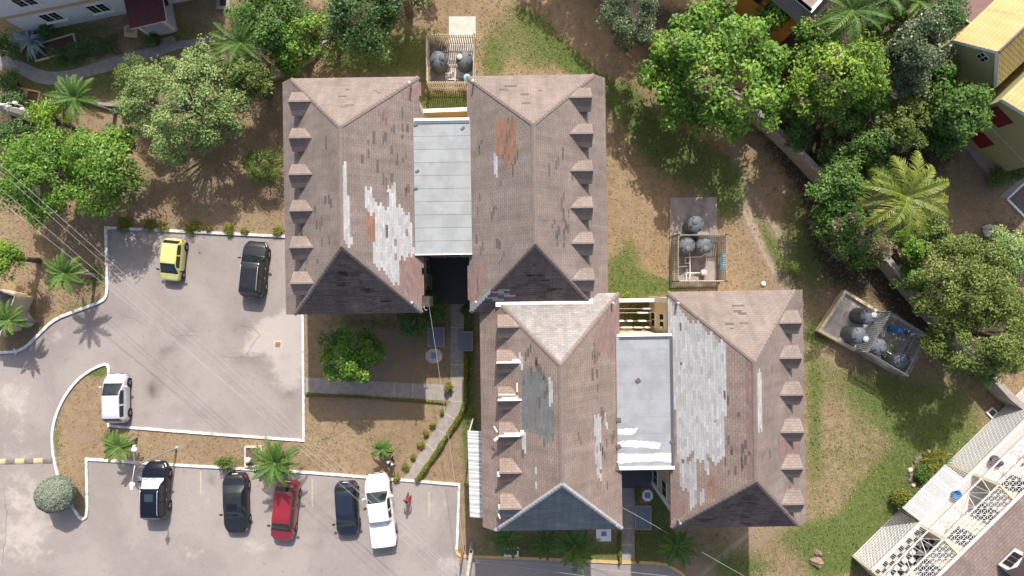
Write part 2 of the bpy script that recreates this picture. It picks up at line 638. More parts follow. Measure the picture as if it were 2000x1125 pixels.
# (px, py, rx, ry, rotation in degrees, amount) in photo pixels, growing grass / bare soil
GREEN = [(1250, 180, 90, 120, 30, .2), (1350, 330, 110, 60, 20, .2), (1580, 480, 60, 120, 0, .25), (720, 110, 100, 40, 0, .25), (960, 110, 30, 60, 0, .25),(1660, 860, 100, 130, 0, .10), (1600, 1000, 70, 80, 0, .14), (1740, 790, 70, 40, 0, .2),
    (1085, 85, 95, 16, 45, .65), (1140, 140, 60, 13, 35, .8), (1020, 90, 45, 30, 0, .4), (1060, 120, 40, 22, 0, .35),
    (1215, 190, 25, 22, 0, .8), (1240, 225, 30, 16, 45, .8), (1215, 530, 42, 34, 0, .7), (1230, 560, 60, 16, 0, .75),
    (1300, 560, 60, 14, 0, .5), (1340, 305, 70, 45, 20, .5), (1290, 270, 60, 30, 40, .5), (1410, 340, 40, 30, 0, .4),
    (1420, 390, 28, 40, 0, .6), (1500, 470, 14, 60, -25, .4), (1700, 1010, 125, 30, -47, 1.0), (1640, 1070, 50, 38, 0, .85),
    (1775, 905, 60, 24, -50, .85), (1790, 830, 40, 34, 0, .6), (1590, 800, 14, 120, 0, .45), (1650, 900, 70, 50, 0, .18),
    (1720, 960, 60, 30, -45, .7), (1560, 1050, 50, 30, 0, .4), (1600, 650, 30, 20, 0, .55), (1680, 850, 80, 60, 0, .12),
    (880, 200, 45, 18, 0, .85), (830, 200, 10, 70, 0, .25), (1240, 620, 34, 26, 0, .6), (1060, 1065, 130, 28, 0, .6),
    (1170, 1085, 40, 14, 0, .4), (1285, 990, 20, 60, 0, .75), (1260, 1060, 40, 40, 0, .55), (1400, 1065, 70, 34, 0, .3),
    (1450, 1110, 60, 26, 0, .6), (185, 540, 22, 26, 0, .7), (150, 600, 40, 12, -15, .4), (190, 725, 20, 12, 0, .8),
    (215, 858, 14, 18, 0, .8), (112, 850, 7, 60, 0, .5), (470, 905, 26, 12, 0, .5), (630, 860, 50, 40, 0, .22),
    (800, 880, 40, 40, 0, .2), (920, 860, 16, 80, 0, .7), (912, 680, 14, 110, 0, .8), (725, 630, 120, 16, 0, .4), (740, 690, 20, 30, 0, .2),
    (60, 60, 60, 50, 0, .4), (150, 60, 80, 20, 0, .5), (250, 160, 120, 40, -10, .45), (70, 140, 60, 30, 20, .4), (120, 130, 60, 40, 0, .55),
    (380, 60, 60, 30, 0, .35), (310, 80, 40, 20, 0, .6), (700, 110, 90, 40, 0, .35), (800, 90, 60, 60, 0, .35),
    (960, 130, 20, 40, 0, .35), (1700, 760, 120, 40, 20, .45), (1850, 800, 80, 70, 0, .5), (1900, 900, 80, 40, 0, .5),
    (1560, 420, 40, 60, 0, .3), (1600, 520, 60, 60, 0, .3), (1600, 270, 20, 90, -40, .7), (1870, 370, 60, 60, 0, .3), (240, 620, 10, 10, 0, 0),
    (885, 690, 6, 80, 0, .6), (1880, 215, 30, 20, 0, .4), (1800, 300, 60, 40, 0, .2), (700, 770, 100, 3, 0, .6),
    (50, 450, 60, 40, 0, .15), (60, 640, 30, 30, 0, .3), (1230, 470, 20, 30, 0, .3), (1010, 40, 60, 30, 0, .3),
]
BARE = [
    (1225, 370, 24, 90, 8, .3), (1240, 460, 16, 60, -10, .45), (1490, 480, 8, 100, -24, 2.2), (1447, 360, 9, 70, -12, 1.9),
    (1534, 520, 7, 60, -8, 2.0), (1500, 425, 7, 80, -32, 1.9), (1410, 320, 30, 10, 30, .8), (1420, 1080, 90, 8, -42, 1.7),
    (1360, 1110, 60, 10, -38, .9), (1480, 1060, 60, 7, -40, 1.2), (330, 370, 90, 40, 0, .35), (500, 380, 30, 60, 0, .3),
    (720, 690, 110, 60, 0, .75), (720, 800, 130, 26, 0, .5), (300, 60, 0, 0, 0, 0), (420, 110, 60, 50, 0, .7), (800, 40, 60, 30, 0, .4),
    (1210, 110, 40, 50, 40, .45), (270, 420, 60, 30, 0, .35), (120, 480, 40, 40, 0, .4), (40, 600, 60, 50, 0, .2), (300, 860, 160, 10, 2, .4),
    (150, 840, 30, 60, 0, .45), (1605, 690, 22, 16, 0, .6), (1850, 380, 70, 60, 0, .45), (1290, 1060, 20, 20, 0, .3), (922, 1060, 22, 22, 0, .9),
    (220, 250, 50, 40, 0, .6), (1250, 640, 30, 30, 0, .4), (1640, 780, 60, 40, 0, .3), (1590, 940, 20, 60, 0, .3), (1540, 1000, 60, 60, 0, .15), (1600, 1085, 18, 14, 0, .5),
]


UNDERTREE_SHADE = [(1600, 180, 110, 130, 0, 1.0), (1720, 140, 120, 140, 0, 1.0), (1620, 300, 70, 50, 40, .9), (1760, 280, 90, 60, 0, .8), (1650, 430, 60, 110, 0, .9), (1740, 500, 90, 60, 35, .9),  # blobs where deep shade and undergrowth between trees darken the ground colour
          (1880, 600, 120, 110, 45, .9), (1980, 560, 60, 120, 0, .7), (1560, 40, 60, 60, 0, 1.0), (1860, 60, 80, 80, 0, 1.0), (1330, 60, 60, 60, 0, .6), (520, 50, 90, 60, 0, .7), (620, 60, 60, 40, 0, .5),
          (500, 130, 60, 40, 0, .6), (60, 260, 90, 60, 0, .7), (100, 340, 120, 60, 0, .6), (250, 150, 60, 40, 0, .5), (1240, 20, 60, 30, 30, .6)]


def mask(xs, ys, blobs):
    X, Y = np.meshgrid(xs, ys)
    px = X * F / H + 1000.0
    py = 562.5 - Y * F / H
    out = np.zeros_like(px)
    for bx, by, rx, ry, rot, a in blobs:
        if a == 0:
            continue
        t = math.radians(rot)
        dx, dy = px - bx, py - by
        u = (dx * math.cos(t) + dy * math.sin(t)) / rx
        v = (-dx * math.sin(t) + dy * math.cos(t)) / ry
        out += a * np.exp(-0.7 * (u * u + v * v))
    return np.clip(out, 0, 1.8)


def build_ground():
    fx = np.arange(-46, 46.01, 0.3)
    fy = np.arange(-27, 27.01, 0.3)
    far = np.array([60, 90, 140, 250, 500, 900.0])
    xs = np.concatenate([-far[::-1], fx, far])
    ys = np.concatenate([-far[::-1], fy, far])
    nx, ny = len(xs), len(ys)
    X, Y = np.meshgrid(xs, ys)
    co = np.stack([X, Y, np.zeros_like(X)], -1).reshape(-1, 3)
    me = bpy.data.meshes.new("ground")
    idx = np.arange(nx * ny).reshape(ny, nx)
    q = np.stack([idx[:-1, :-1], idx[:-1, 1:], idx[1:, 1:], idx[1:, :-1]], -1).reshape(-1, 4)
    me.vertices.add(len(co))
    me.vertices.foreach_set("co", co.ravel())
    me.loops.add(q.size)
    me.loops.foreach_set("vertex_index", q.ravel().astype(np.int32))
    me.polygons.add(len(q))
    me.polygons.foreach_set("loop_start", np.arange(0, q.size, 4, dtype=np.int32))
    me.polygons.foreach_set("loop_total", np.full(len(q), 4, dtype=np.int32))
    me.update(calc_edges=True)
    g = mask(xs, ys, GREEN)
    g += 0.11
    bmk = mask(xs, ys, BARE)
    shade_mask = mask(xs, ys, UNDERTREE_SHADE)
    col = np.stack([g, bmk, shade_mask, np.ones_like(g)], -1).reshape(-1, 4).astype(np.float32)
    ca = me.color_attributes.new("cover", 'FLOAT_COLOR', 'POINT')
    ca.data.foreach_set("color", col.ravel())
    me.materials.append(ground_material())
    o = bpy.data.objects.new("ground", me)
    COL.objects.link(o)
    tag(o, "dry lawn of straw coloured grass with green patches and bare soil", None, None, "structure")


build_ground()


def asphalt_mat():
    m = bpy.data.materials.new("dusty_asphalt")
    m.use_nodes = True
    nt = m.node_tree
    L = nt.links.new
    b = nt.nodes["Principled BSDF"]
    b.inputs["Roughness"].default_value = 0.93
    b.inputs["Specular IOR Level"].default_value = 0.15
    tc = nt.nodes.new("ShaderNodeTexCoord")

    def noise(sc, det, rough, dist=0.0):
        n = nt.nodes.new("ShaderNodeTexNoise")
        n.inputs["Scale"].default_value = sc
        n.inputs["Detail"].default_value = det
        n.inputs["Roughness"].default_value = rough
        n.inputs["Distortion"].default_value = dist
        L(tc.outputs["Object"], n.inputs["Vector"])
        return n.outputs["Fac"]

    def ramp(x, lo, hi, a=0.0, bb=1.0):
        n = nt.nodes.new("ShaderNodeMapRange")
        n.interpolation_type = 'SMOOTHSTEP'
        n.inputs["From Min"].default_value = lo
        n.inputs["From Max"].default_value = hi
        n.inputs["To Min"].default_value = a
        n.inputs["To Max"].default_value = bb
        L(x, n.inputs["Value"])
        return n.outputs[0]

    def mix(f, a, bb):
        n = nt.nodes.new("ShaderNodeMix")
        n.data_type = 'RGBA'
        if isinstance(f, float):
            n.inputs[0].default_value = f
        else:
            L(f, n.inputs[0])
        for i, x in ((6, a), (7, bb)):
            if isinstance(x, tuple):
                n.inputs[i].default_value = (*x, 1)
            else:
                L(x, n.inputs[i])
        return n.outputs[2]

    at = nt.nodes.new("ShaderNodeAttribute")
    at.attribute_name = "cover"
    sp = nt.nodes.new("ShaderNodeSeparateColor")
    L(at.outputs["Color"], sp.inputs[0])
    c = mix(ramp(noise(0.16, 6, 0.6, 0.6), 0.38, 0.62), (0.262, 0.227, 0.214), (0.312, 0.273, 0.257))
    c = mix(ramp(noise(0.9, 8, 0.7), 0.5, 0.72, 0, 0.6), c, (0.315, 0.282, 0.262))
    c = mix(ramp(noise(2.4, 8, 0.75, 0.4), 0.54, 0.7, 0, 0.6), c, (0.185, 0.16, 0.148))
    def edged(ch, k):
        n1 = nt.nodes.new("ShaderNodeMath")
        n1.operation = 'MULTIPLY_ADD'
        L(noise(1.1, 9, 0.72, 0.5), n1.inputs[0])
        n1.inputs[1].default_value = 1.3
        n1.inputs[2].default_value = -0.65
        n2 = nt.nodes.new("ShaderNodeMath")
        n2.operation = 'ADD'
        L(n1.outputs[0], n2.inputs[0])
        L(ch, n2.inputs[1])
        n3 = nt.nodes.new("ShaderNodeMath")
        n3.operation = 'MULTIPLY'
        L(ramp(n2.outputs[0], 0.22, 0.62), n3.inputs[0])
        n3.inputs[1].default_value = k
        return n3.outputs[0]
    c = mix(edged(sp.outputs[0], 0.85), c, (0.43, 0.38, 0.347))
    c = mix(sp.outputs[1], c, (0.075, 0.065, 0.06))
    sc = nt.nodes.new("ShaderNodeVectorMath")
    sc.operation = 'SCALE'
    L(c, sc.inputs[0])
    L(ramp(noise(28, 3, 0.7), 0.3, 0.7, 0.86, 1.13), sc.inputs["Scale"])
    L(sc.outputs[0], b.inputs["Base Color"])
    bp = nt.nodes.new("ShaderNodeBump")
    bp.inputs["Strength"].default_value = 0.35
    bp.inputs["Distance"].default_value = 0.02
    L(noise(70, 3, 0.7), bp.inputs["Height"])
    L(bp.outputs[0], b.inputs["Normal"])
    return m


LOT = [(-700, 690), (0, 689), (30, 687), (52, 677), (75, 655), (108, 625), (150, 607), (195, 590), (208, 578), (211, 560),
       (208, 445), (300, 449), (560, 462), (590, 464), (592, 617), (594, 860), (440, 849), (258, 835), (213, 830), (212, 760),
       (214, 716), (205, 711), (180, 722), (150, 745), (122, 785), (106, 830), (104, 870), (110, 910), (120, 945), (138, 980),
       (152, 1004), (161, 1013), (170, 1008), (172, 990), (170, 896), (300, 905), (600, 922), (800, 938), (897, 946),
       (893, 1060), (892, 1075), (900, 1084), (915, 1086), (1075, 1091), (1200, 1097), (1275, 1098), (1300, 1102), (1330, 1118),
       (1350, 1140), (1420, 1330), (-700, 1330)]
SAND = [(535, 648, 50, 28, -10, 1.0), (565, 700, 34, 60, 0, .9), (480, 690, 60, 14, -20, .4), (40, 900, 60, 120, 0, .3), (110, 660, 60, 12, -30, .35),
        (30, 1060, 80, 60, 0, .35), (20, 770, 40, 40, 0, .4), (860, 990, 40, 50, 0, .3), (575, 600, 16, 30, 0, .7), (880, 1100, 30, 20, 0, .5)]
OILS = [(298, 762, 10, 15, 0, 1.1), (565, 770, 14, 9, 0, .5), (414, 937, 5, 7, 0, .9), (370, 640, 9, 3, -35, .5), (300, 650, 20, 3, -50, .5), (330, 685, 26, 4, -45, .5),
        (355, 658, 22, 2, -10, .7), (320, 685, 10, 3, -50, .8), (450, 697, 30, 2, 8, .5), (480, 700, 20, 3, 0, .5), (700, 940, 1, 1, 0, 0), (470, 640, 26, 18, 10, .25),
        (500, 708, 12, 5, 5, .3), (320, 690, 3, 1, 0, 0), (240, 700, 80, 10, -25, .12), (700, 1040, 120, 6, 3, .15), (12, 960, 6, 60, 4, .2), (325, 1125, 60, 8, 0, .1)]


_r = random.Random(11)
for _i in range(70):
    OILS.append((_r.uniform(230, 880), _r.choice((_r.uniform(480, 840), _r.uniform(930, 1100))), _r.uniform(5, 14), _r.uniform(5, 12), 0, _r.uniform(.05, .3)))
for _i in range(26):
    SAND.append((_r.uniform(0, 880), _r.choice((_r.uniform(640, 840), _r.uniform(950, 1110))), _r.uniform(20, 70), _r.uniform(6, 26), _r.uniform(-40, 10), _r.uniform(.1, .35)))


def build_lot():
    # triangulated fine sheet: a 0.4 m grid clipped to the outline, so wear can sit in a point attribute
    import bmesh
    poly = [P(x, y, 0) for x, y in LOT]
    bm = bmesh.new()
    vs = [bm.verts.new((p.x, p.y, 0)) for p in poly]
    bm.faces.new(vs)
    bmesh.ops.triangulate(bm, faces=bm.faces[:])
    for ax, lo, hi in ((0, -38, -2), (1, -23, 5)):
        k = lo
        while k <= hi:
            no = Vector((1, 0, 0)) if ax == 0 else Vector((0, 1, 0))
            co = no * k
            bmesh.ops.bisect_plane(bm, geom=bm.verts[:] + bm.edges[:] + bm.faces[:], plane_co=co, plane_no=no, dist=1e-5)
            k += 0.4
    bm.normal_update()
    for f in bm.faces:
        if f.normal.z < 0:
            f.normal_flip()
    for v in bm.verts:
        v.co.z = 0.006
    me = bpy.data.meshes.new("parking_lot")
    bm.to_mesh(me)
    bm.free()
    n = len(me.vertices)
    co = np.zeros(n * 3)
    me.vertices.foreach_get("co", co)
    co = co.reshape(-1, 3)

    def at_points(blobs):
        px, py = co[:, 0] * F / H + 1000, 562.5 - co[:, 1] * F / H
        out = np.zeros(n)
        for bx, by, rx, ry, rot, a in blobs:
            if a == 0:
                continue
            t = math.radians(rot)
            dx, dy = px - bx, py - by
            u = (dx * math.cos(t) + dy * math.sin(t)) / max(rx, 8)
            v = (-dx * math.sin(t) + dy * math.cos(t)) / max(ry, 8)
            out += a * np.exp(-0.9 * (u * u + v * v)) * min(1, rx / 8 + .2) * min(1, ry / 8 + .2)
        return np.clip(out, 0, 1)
    col = np.stack([at_points(SAND), at_points(OILS) * 0.75, np.zeros(n), np.ones(n)], -1).astype(np.float32)
    ca = me.color_attributes.new("cover", 'FLOAT_COLOR', 'POINT')
    ca.data.foreach_set("color", col.ravel())
    me.materials.append(asphalt_mat())
    o = bpy.data.objects.new("parking_lot", me)
    COL.objects.link(o)
    tag(o, "pale worn asphalt of the car park and lane", None, None, "structure")


build_lot()


def structure(name, mb, mats, label=None):
    o = mb.build(name, mats)
    tag(o, label, None, None, "structure")
    return o


# cracks and old repair lines in the asphalt
mb = MB()
for pts in ([(318, 643), (332, 652), (345, 657), (362, 655), (384, 656)], [(437, 697), (455, 699), (470, 697), (490, 699), (508, 698)],
            [(314, 688), (326, 678)], [(332, 688), (350, 681)], [(470, 636), (495, 640), (508, 654), (495, 672), (482, 690)], [(240, 618), (262, 622), (280, 634)],
            [(8, 960), (14, 1000), (10, 1060), (4, 1100)]):
    q = []
    for a, b_ in zip(pts[:-1], pts[1:]):
        for k in range(4):
            t = k / 4
            q.append((a[0] + (b_[0] - a[0]) * t + random.uniform(-1.4, 1.4), a[1] + (b_[1] - a[1]) * t + random.uniform(-1.4, 1.4)))
    q.append(pts[-1])
    mb.strip([P(*p) for p in q], 0.035, 0.008, 0.011)
structure("asphalt_cracks", mb, mat("crack_dark", (0.17, 0.148, 0.14), 0.95, 0.3, 8))

# kerbs
mb = MB()
mb.strip([P(*p) for p in [(-700, 690), (0, 688), (30, 687)] + smooth_path([(30, 687), (52, 677), (75, 655), (108, 625), (150, 607), (195, 590), (208, 578), (211, 560)], 4)
          + [(208, 445), (300, 449), (560, 462), (590, 464)]], 0.2, 0.0, 0.14)
structure("kerb", mb, M['kerb'], "white painted kerb along the top of the car park")
mb = MB()
mb.strip([P(*p) for p in [(591, 468), (592, 617), (594, 860), (440, 849), (258, 835), (214, 831), (213, 824)]], 0.17, 0.0, 0.12)
structure("kerb", mb, M['kerb'], "white painted kerb around the lower right of the upper car park")
mb = MB()
mb.strip([P(*p) for p in [(212.5, 815), (212, 760), (214, 720), (211, 712)] + smooth_path([(205, 711), (180, 722), (150, 745), (122, 785), (106, 830), (104, 870), (110, 910), (120, 945), (138, 980),
          (152, 1004), (161, 1013), (170, 1008)], 4) + [(172, 990), (170, 896), (300, 905), (600, 922), (800, 938), (897, 946), (893, 1060), (892, 1072)]], 0.18, 0.0, 0.13)
structure("kerb", mb, M['kerb'], "white painted kerb around the island and the lower parking bays")
mb = MB()
mb.strip([P(*p) for p in [(892, 1074), (894, 1081), (902, 1085), (915, 1086), (1075, 1091), (1200, 1097), (1275, 1098), (1300, 1102), (1330, 1118), (1350, 1140), (1400, 1270)]],
         0.2, 0.0, 0.13)
structure("kerb", mb, M['kerby'], "yellow painted kerb along the lane below the apartments")

# paths
mb = MB()


def path_poly(pts, z=0.03):
    mb.prism([P(*p) for p in pts], 0.0, z)


path_poly([(597, 737), (740, 745), (878, 752), (880, 783), (740, 775), (597, 766)], 0.030)
path_poly([(880, 590), (906, 590), (906, 785), (880, 785)], 0.034)
path_poly([(881, 784), (906, 784), (905, 795), (866, 855), (812, 941), (786, 940), (830, 870)], 0.028)
structure("footpath", mb, M['concrete'], "concrete footpath from the car park to the upper apartments")
mb = MB()
path_poly([(1212, 950), (1240, 950), (1240, 1097), (1212, 1096)])
structure("footpath", mb, M['concrete'], "concrete footpath between the lower apartments and the lane")
mb = MB()
up = smooth_path([(-60, 100), (0, 109), (30, 113), (60, 128), (90, 139), (125, 139), (165, 130), (205, 117), (245, 103), (300, 92), (345, 82), (440, 66), (520, 58)], 3)
lo = smooth_path([(-60, 125), (0, 131), (40, 146), (70, 161), (102, 166), (135, 161), (175, 149), (215, 139), (250, 128), (300, 115), (350, 96), (440, 78), (520, 68)], 3)
path_poly(up + lo[::-1])
path_poly([(314, 74), (340, 70), (344, 84), (312, 92)], 0.034)
structure("footpath", mb, mat("path_dark", (0.25, 0.225, 0.22), 0.9, 0.2, 2.5, bump=0.2), "curved grey footpath in front of the white house")
# expansion joints
mb = MB()
for a, b_ in (((806, 748), (806, 779)), ((770, 747), (770, 777)), ((880, 783), (906, 784)), ((870, 808), (892, 820)), ((851, 836), (872, 850)), ((832, 866), (848, 880)),
              ((812, 898), (828, 908)), ((1212, 987), (1240, 987)), ((1212, 1032), (1240, 1032)), ((1212, 1064), (1240, 1064)), ((880, 712), (906, 712)), ((880, 640), (906, 640))):
    mb.strip([P(*a), P(*b_)], 0.04, 0.03, 0.038)
structure("path_joints", mb, M['conc_light'])
mb = MB()
mb.prism([P(*p) for p in ((836, 494), (918, 494), (918, 594), (836, 594))], 0, 0.05)
structure("courtyard_floor", mb, M['tile'], "dark tiled courtyard under the upper flat roof")
mb = MB()
mb.prism([P(*p) for p in ((1196, 905), (1275, 905), (1275, 953), (1196, 953))], 0, 0.05)
structure("courtyard_floor", mb, M['tile'], "dark tiled courtyard under the lower flat roof")

# white and sandy bits: bay lines on the asphalt
mb = MB()
for a, b_ in (((610, 936), (610, 990)), ((392, 920), (392, 962)), ((838, 960), (838, 1010))):
    mb.strip([P(*a), P(*b_)], 0.09, 0.008, 0.011)
structure("bay_lines", mb, mat("worn_line", (0.42, 0.37, 0.29), 0.9, 0.2, 6))

# small ground plates, each a thing of its own


def plate(name, pts, z, m, label, cat, lid=None, group=None, rim=None):
    t = thing(name, tuple(P(sum(p[0] for p in pts) / len(pts), sum(p[1] for p in pts) / len(pts))), 0, label, cat, group)
    b_ = MB()
    b_.prism([toL(t, P(*p)) for p in pts], 0.0, z)
    b_.build("slab", m, t, bevel=0.02)
    if lid:
        b_ = MB()
        b_.prism([toL(t, P(*p)) for p in lid], z - 0.02, z + 0.03)
        c = [sum(p[i] for p in lid) / len(lid) for i in (0, 1)]
        q = toL(t, P(*c))
        b_.box((q.x, q.y, z + 0.045), (0.12, 0.03, 0.03))
        b_.build("lid", M['lid'] if rim is None else rim, t, bevel=0.01)
    if rim is not None and not lid:
        b_ = MB()
        q = [toL(t, P(*p)) for p in pts]
        b_.strip(q + [q[0]], 0.1, 0, z + 0.05)
        b_.build("rim", rim, t)
    return t


def rect(x0, y0, x1, y1):
    return [(x0, y0), (x1, y0), (x1, y1), (x0, y1)]


def octa(cx, cy, rx, ry):
    k = 0.45
    return [(cx - rx, cy - ry * k), (cx - rx * k, cy - ry), (cx + rx * k, cy - ry), (cx + rx, cy - ry * k), (cx + rx, cy + ry * k), (cx + rx * k, cy + ry), (cx - rx * k, cy + ry), (cx - rx, cy + ry * k)]


plate("manhole_slab", octa(848, 695, 16, 14), 0.10, M['conc_light'], "rough concrete manhole slab with blue lid below the tree-side cistern cover", "manhole", rect(842, 688, 853, 700))
plate("manhole_slab", rect(1164, 1030, 1193, 1056), 0.12, M['white'], "white square manhole slab with blue lid half under the slate hip roof", "manhole", rect(1174, 1037, 1184, 1046))
plate("manhole_slab", octa(1264, 967, 10, 11), 0.12, M['white'], "white rounded manhole slab with blue lid beside the lower courtyard", "manhole", rect(1259, 961, 1270, 972))
plate("manhole_slab", [(1924, 805), (1936, 795), (1947, 805), (1935, 817)], 0.15, M['white'], "white diamond shaped manhole with dark lid near the townhouse", "manhole",
      [(1928, 805), (1936, 798), (1943, 805), (1935, 813)], rim=mat("dark_lid", (0.06, 0.065, 0.075), 0.6))
plate("manhole_slab", rect(424, -4, 451, 20), 0.2, M['concrete'], "grey concrete manhole box beside the white house at the top edge", "manhole", rect(432, -2, 444, 13), rim=mat("grate_dark", (0.03, 0.03, 0.035), 0.6))
plate("cistern_cover", rect(837, 640, 868, 676), 0.18, M['slab'], "blue grey cistern cover under the bushy shrub by the upper path", "cover", rim=M['concrete'])
plate("cistern_cover", rect(894, 648, 923, 684), 0.22, M['slab'], "blue grey cistern cover overlapping the right side of the upper path", "cover", rim=M['concrete'])
plate("cistern_cover", rect(1240, 987, 1270, 1032), 0.18, M['slab'], "blue grey cistern cover beside the lower path", "cover", rim=M['concrete'])
plate("drain_grate", rect(536, 665, 550, 681), 0.02, M['conc_light'], "small rusty drain grate in the sandy car park", "drain", rect(538, 668, 548, 678), rim=M['rust'])
plate("paving_slab", rect(877, 33, 929, 152), 0.08, M['conc_light'], "white concrete slab running beside the upper tank pen", "slab")
plate("brick_patio", [(66, 90), (145, 67), (152, 98), (72, 120)], 0.08, mat("brick_paving", (0.10, 0.05, 0.045), 0.9, 0.25, 10, bump=0.3), "dark red brick patio with cream border beside the agave", "patio", rim=M['cream'])
plate("meter_pit", rect(246, 52, 271, 74), 0.25, M['tan'], "tan meter pit beside the maroon porch roof", "pit", rect(251, 56, 266, 66), rim=M['concrete'])

# planter boxes with open tops


def planter(label, x0, y0, x1, y1, h, m, rz=0.0, cat="planter"):
    c = P((x0 + x1) / 2, (y0 + y1) / 2)
    t = thing("planter_box", tuple(c), rz, label, cat)
    w, d = (x1 - x0) * H / F, (y1 - y0) * H / F
    b_ = MB()
    for sx, sy, px, py in ((w, .12, 0, d / 2 - .06), (w, .12, 0, -d / 2 + .06), (.12, d - .24, w / 2 - .06, 0), (.12, d - .24, -w / 2 + .06, 0)):
        b_.box((px, py, h / 2), (sx, sy, h))
    b_.build("frame", m, t)
    b_ = MB()
    b_.box((0, 0, h * 0.3), (w - .25, d - .25, h * 0.6))
    b_.build("soil", mat("planter_soil", (0.14, 0.095, 0.07), 0.95, 0.3, 9, bump=0.5), t)
    return t


planter("pale concrete planter holding a white pipe in the parking island", 480, 870, 514, 911, 0.3, M['conc_light'])
t = planter("tan double meter box planter behind the yellow green tree", 26, 172, 55, 200, 0.35, M['tan'], -0.2)
t = planter("second tan meter box with dark opening beside the palm", 55, 178, 83, 206, 0.35, M['tan'], -0.2)
planter("broken white kerb planter around the palm by the lane", 984, 1068, 1013, 1086, 0.12, M['white'])
# white pipe fitting in the island planter
mb = MB()
a = P(490, 898)
mb.tube([a + Vector((-.25, -.2, .2)), a + Vector((-.05, -.02, .55)), a + Vector((0.1, 0.1, .8)), a + Vector((.25, .3, .82))], [.09, .09, .12, .12], 10)
mb.lathe([(0, .62), (.16, .66), (.2, .78), (.16, .9), (0, .95)], (a.x + .1, a.y + .2, 0), 14)
tag(mb.build("standpipe", M['pipe'], smooth=True), "white standpipe fitting standing in the island planter", "standpipe")
# speed bump
t = thing("speed_bump", tuple(P(52, 901)), 0.02, "yellow and black striped speed bump across the lane", "speed bump")
for mi, mm, nm in ((0, mat("bump_black", (0.12, 0.112, 0.105), 0.8, 0.2, 5, col2=(.2, .18, .17)), "black_block"), (1, mat("bump_yellow", (0.40, 0.30, 0.15), 0.8, 0.15, 5, col2=(0.56, 0.45, 0.25)), "yellow_block")):
    k0 = -8.3 + 0.68 * mi
    while k0 < 1.9:
        b_ = MB()
        pr = [(-.2, 0.006), (-.15, .05), (-.05, .075), (.05, .075), (.15, .05), (.2, 0.006)]
        vs = [(k0 + dx, y, z) for dx in (0, .67) for y, z in pr]
        b_.add(vs, [[i, i + 1, i + 7, i + 6] for i in range(5)] + [[0, 1, 2, 3, 4, 5][::-1], [6, 7, 8, 9, 10, 11]])
        b_.build(nm, mm, t)
        k0 += 1.36


# ------------------------------------------------------------------ apartment blocks
BROWN = shingle_mat("brown_shingles", (0.257, 0.211, 0.191), (0.226, 0.184, 0.165), (0.168, 0.132, 0.118))
BROWND = shingle_mat("brown_shingles_shaded", (0.195, 0.152, 0.142), (0.145, 0.113, 0.106), (0.06, 0.05, 0.05), bw=0.9, weather=0.3)  # darker copy of the brown shingles, south hip shade put into the colour
SLATE = shingle_mat("slate_shingles", (0.205, 0.24, 0.255), (0.16, 0.19, 0.203), (0.07, 0.085, 0.095), bw=0.9, weather=0.2)
PALE = shingle_mat("pale_shingles", (0.335, 0.315, 0.305), (0.255, 0.24, 0.23), (0.20, 0.18, 0.17), weather=0.25)
PINK = shingle_mat("pink_brown_shingles", (0.29, 0.226, 0.193), (0.252, 0.193, 0.165), (0.175, 0.13, 0.112))
CAPM = mat("ridge_cap_brown", (0.21, 0.168, 0.15), 0.92, 0.15, 5)
CAPW = mat("ridge_cap_grey", (0.42, 0.41, 0.41), 0.9, 0.15, 5)
DARKH = mat("shingle_gap", (0.095, 0.075, 0.072), 0.95, 0.3, 8)

HE, RISE, HWX, HWY = 8.4, 3.9, 3.9, 7.2
S2 = math.sqrt(0.5)


def roof_planes(ox, oy):
    """origin, along-eave axis, up-slope axis, normal for the four slopes"""
    return {
        'E': (Vector((ox + HWX, oy - HWY, HE)), Vector((0, 1, 0)), Vector((-S2, 0, S2)), Vector((S2, 0, S2))),
        'W': (Vector((ox - HWX, oy + HWY, HE)), Vector((0, -1, 0)), Vector((S2, 0, S2)), Vector((-S2, 0, S2))),
        'N': (Vector((ox + HWX, oy + HWY, HE)), Vector((-1, 0, 0)), Vector((0, -S2, S2)), Vector((0, S2, S2))),
        'S': (Vector((ox - HWX, oy - HWY, HE)), Vector((1, 0, 0)), Vector((0, S2, S2)), Vector((0, -S2, S2))),
    }


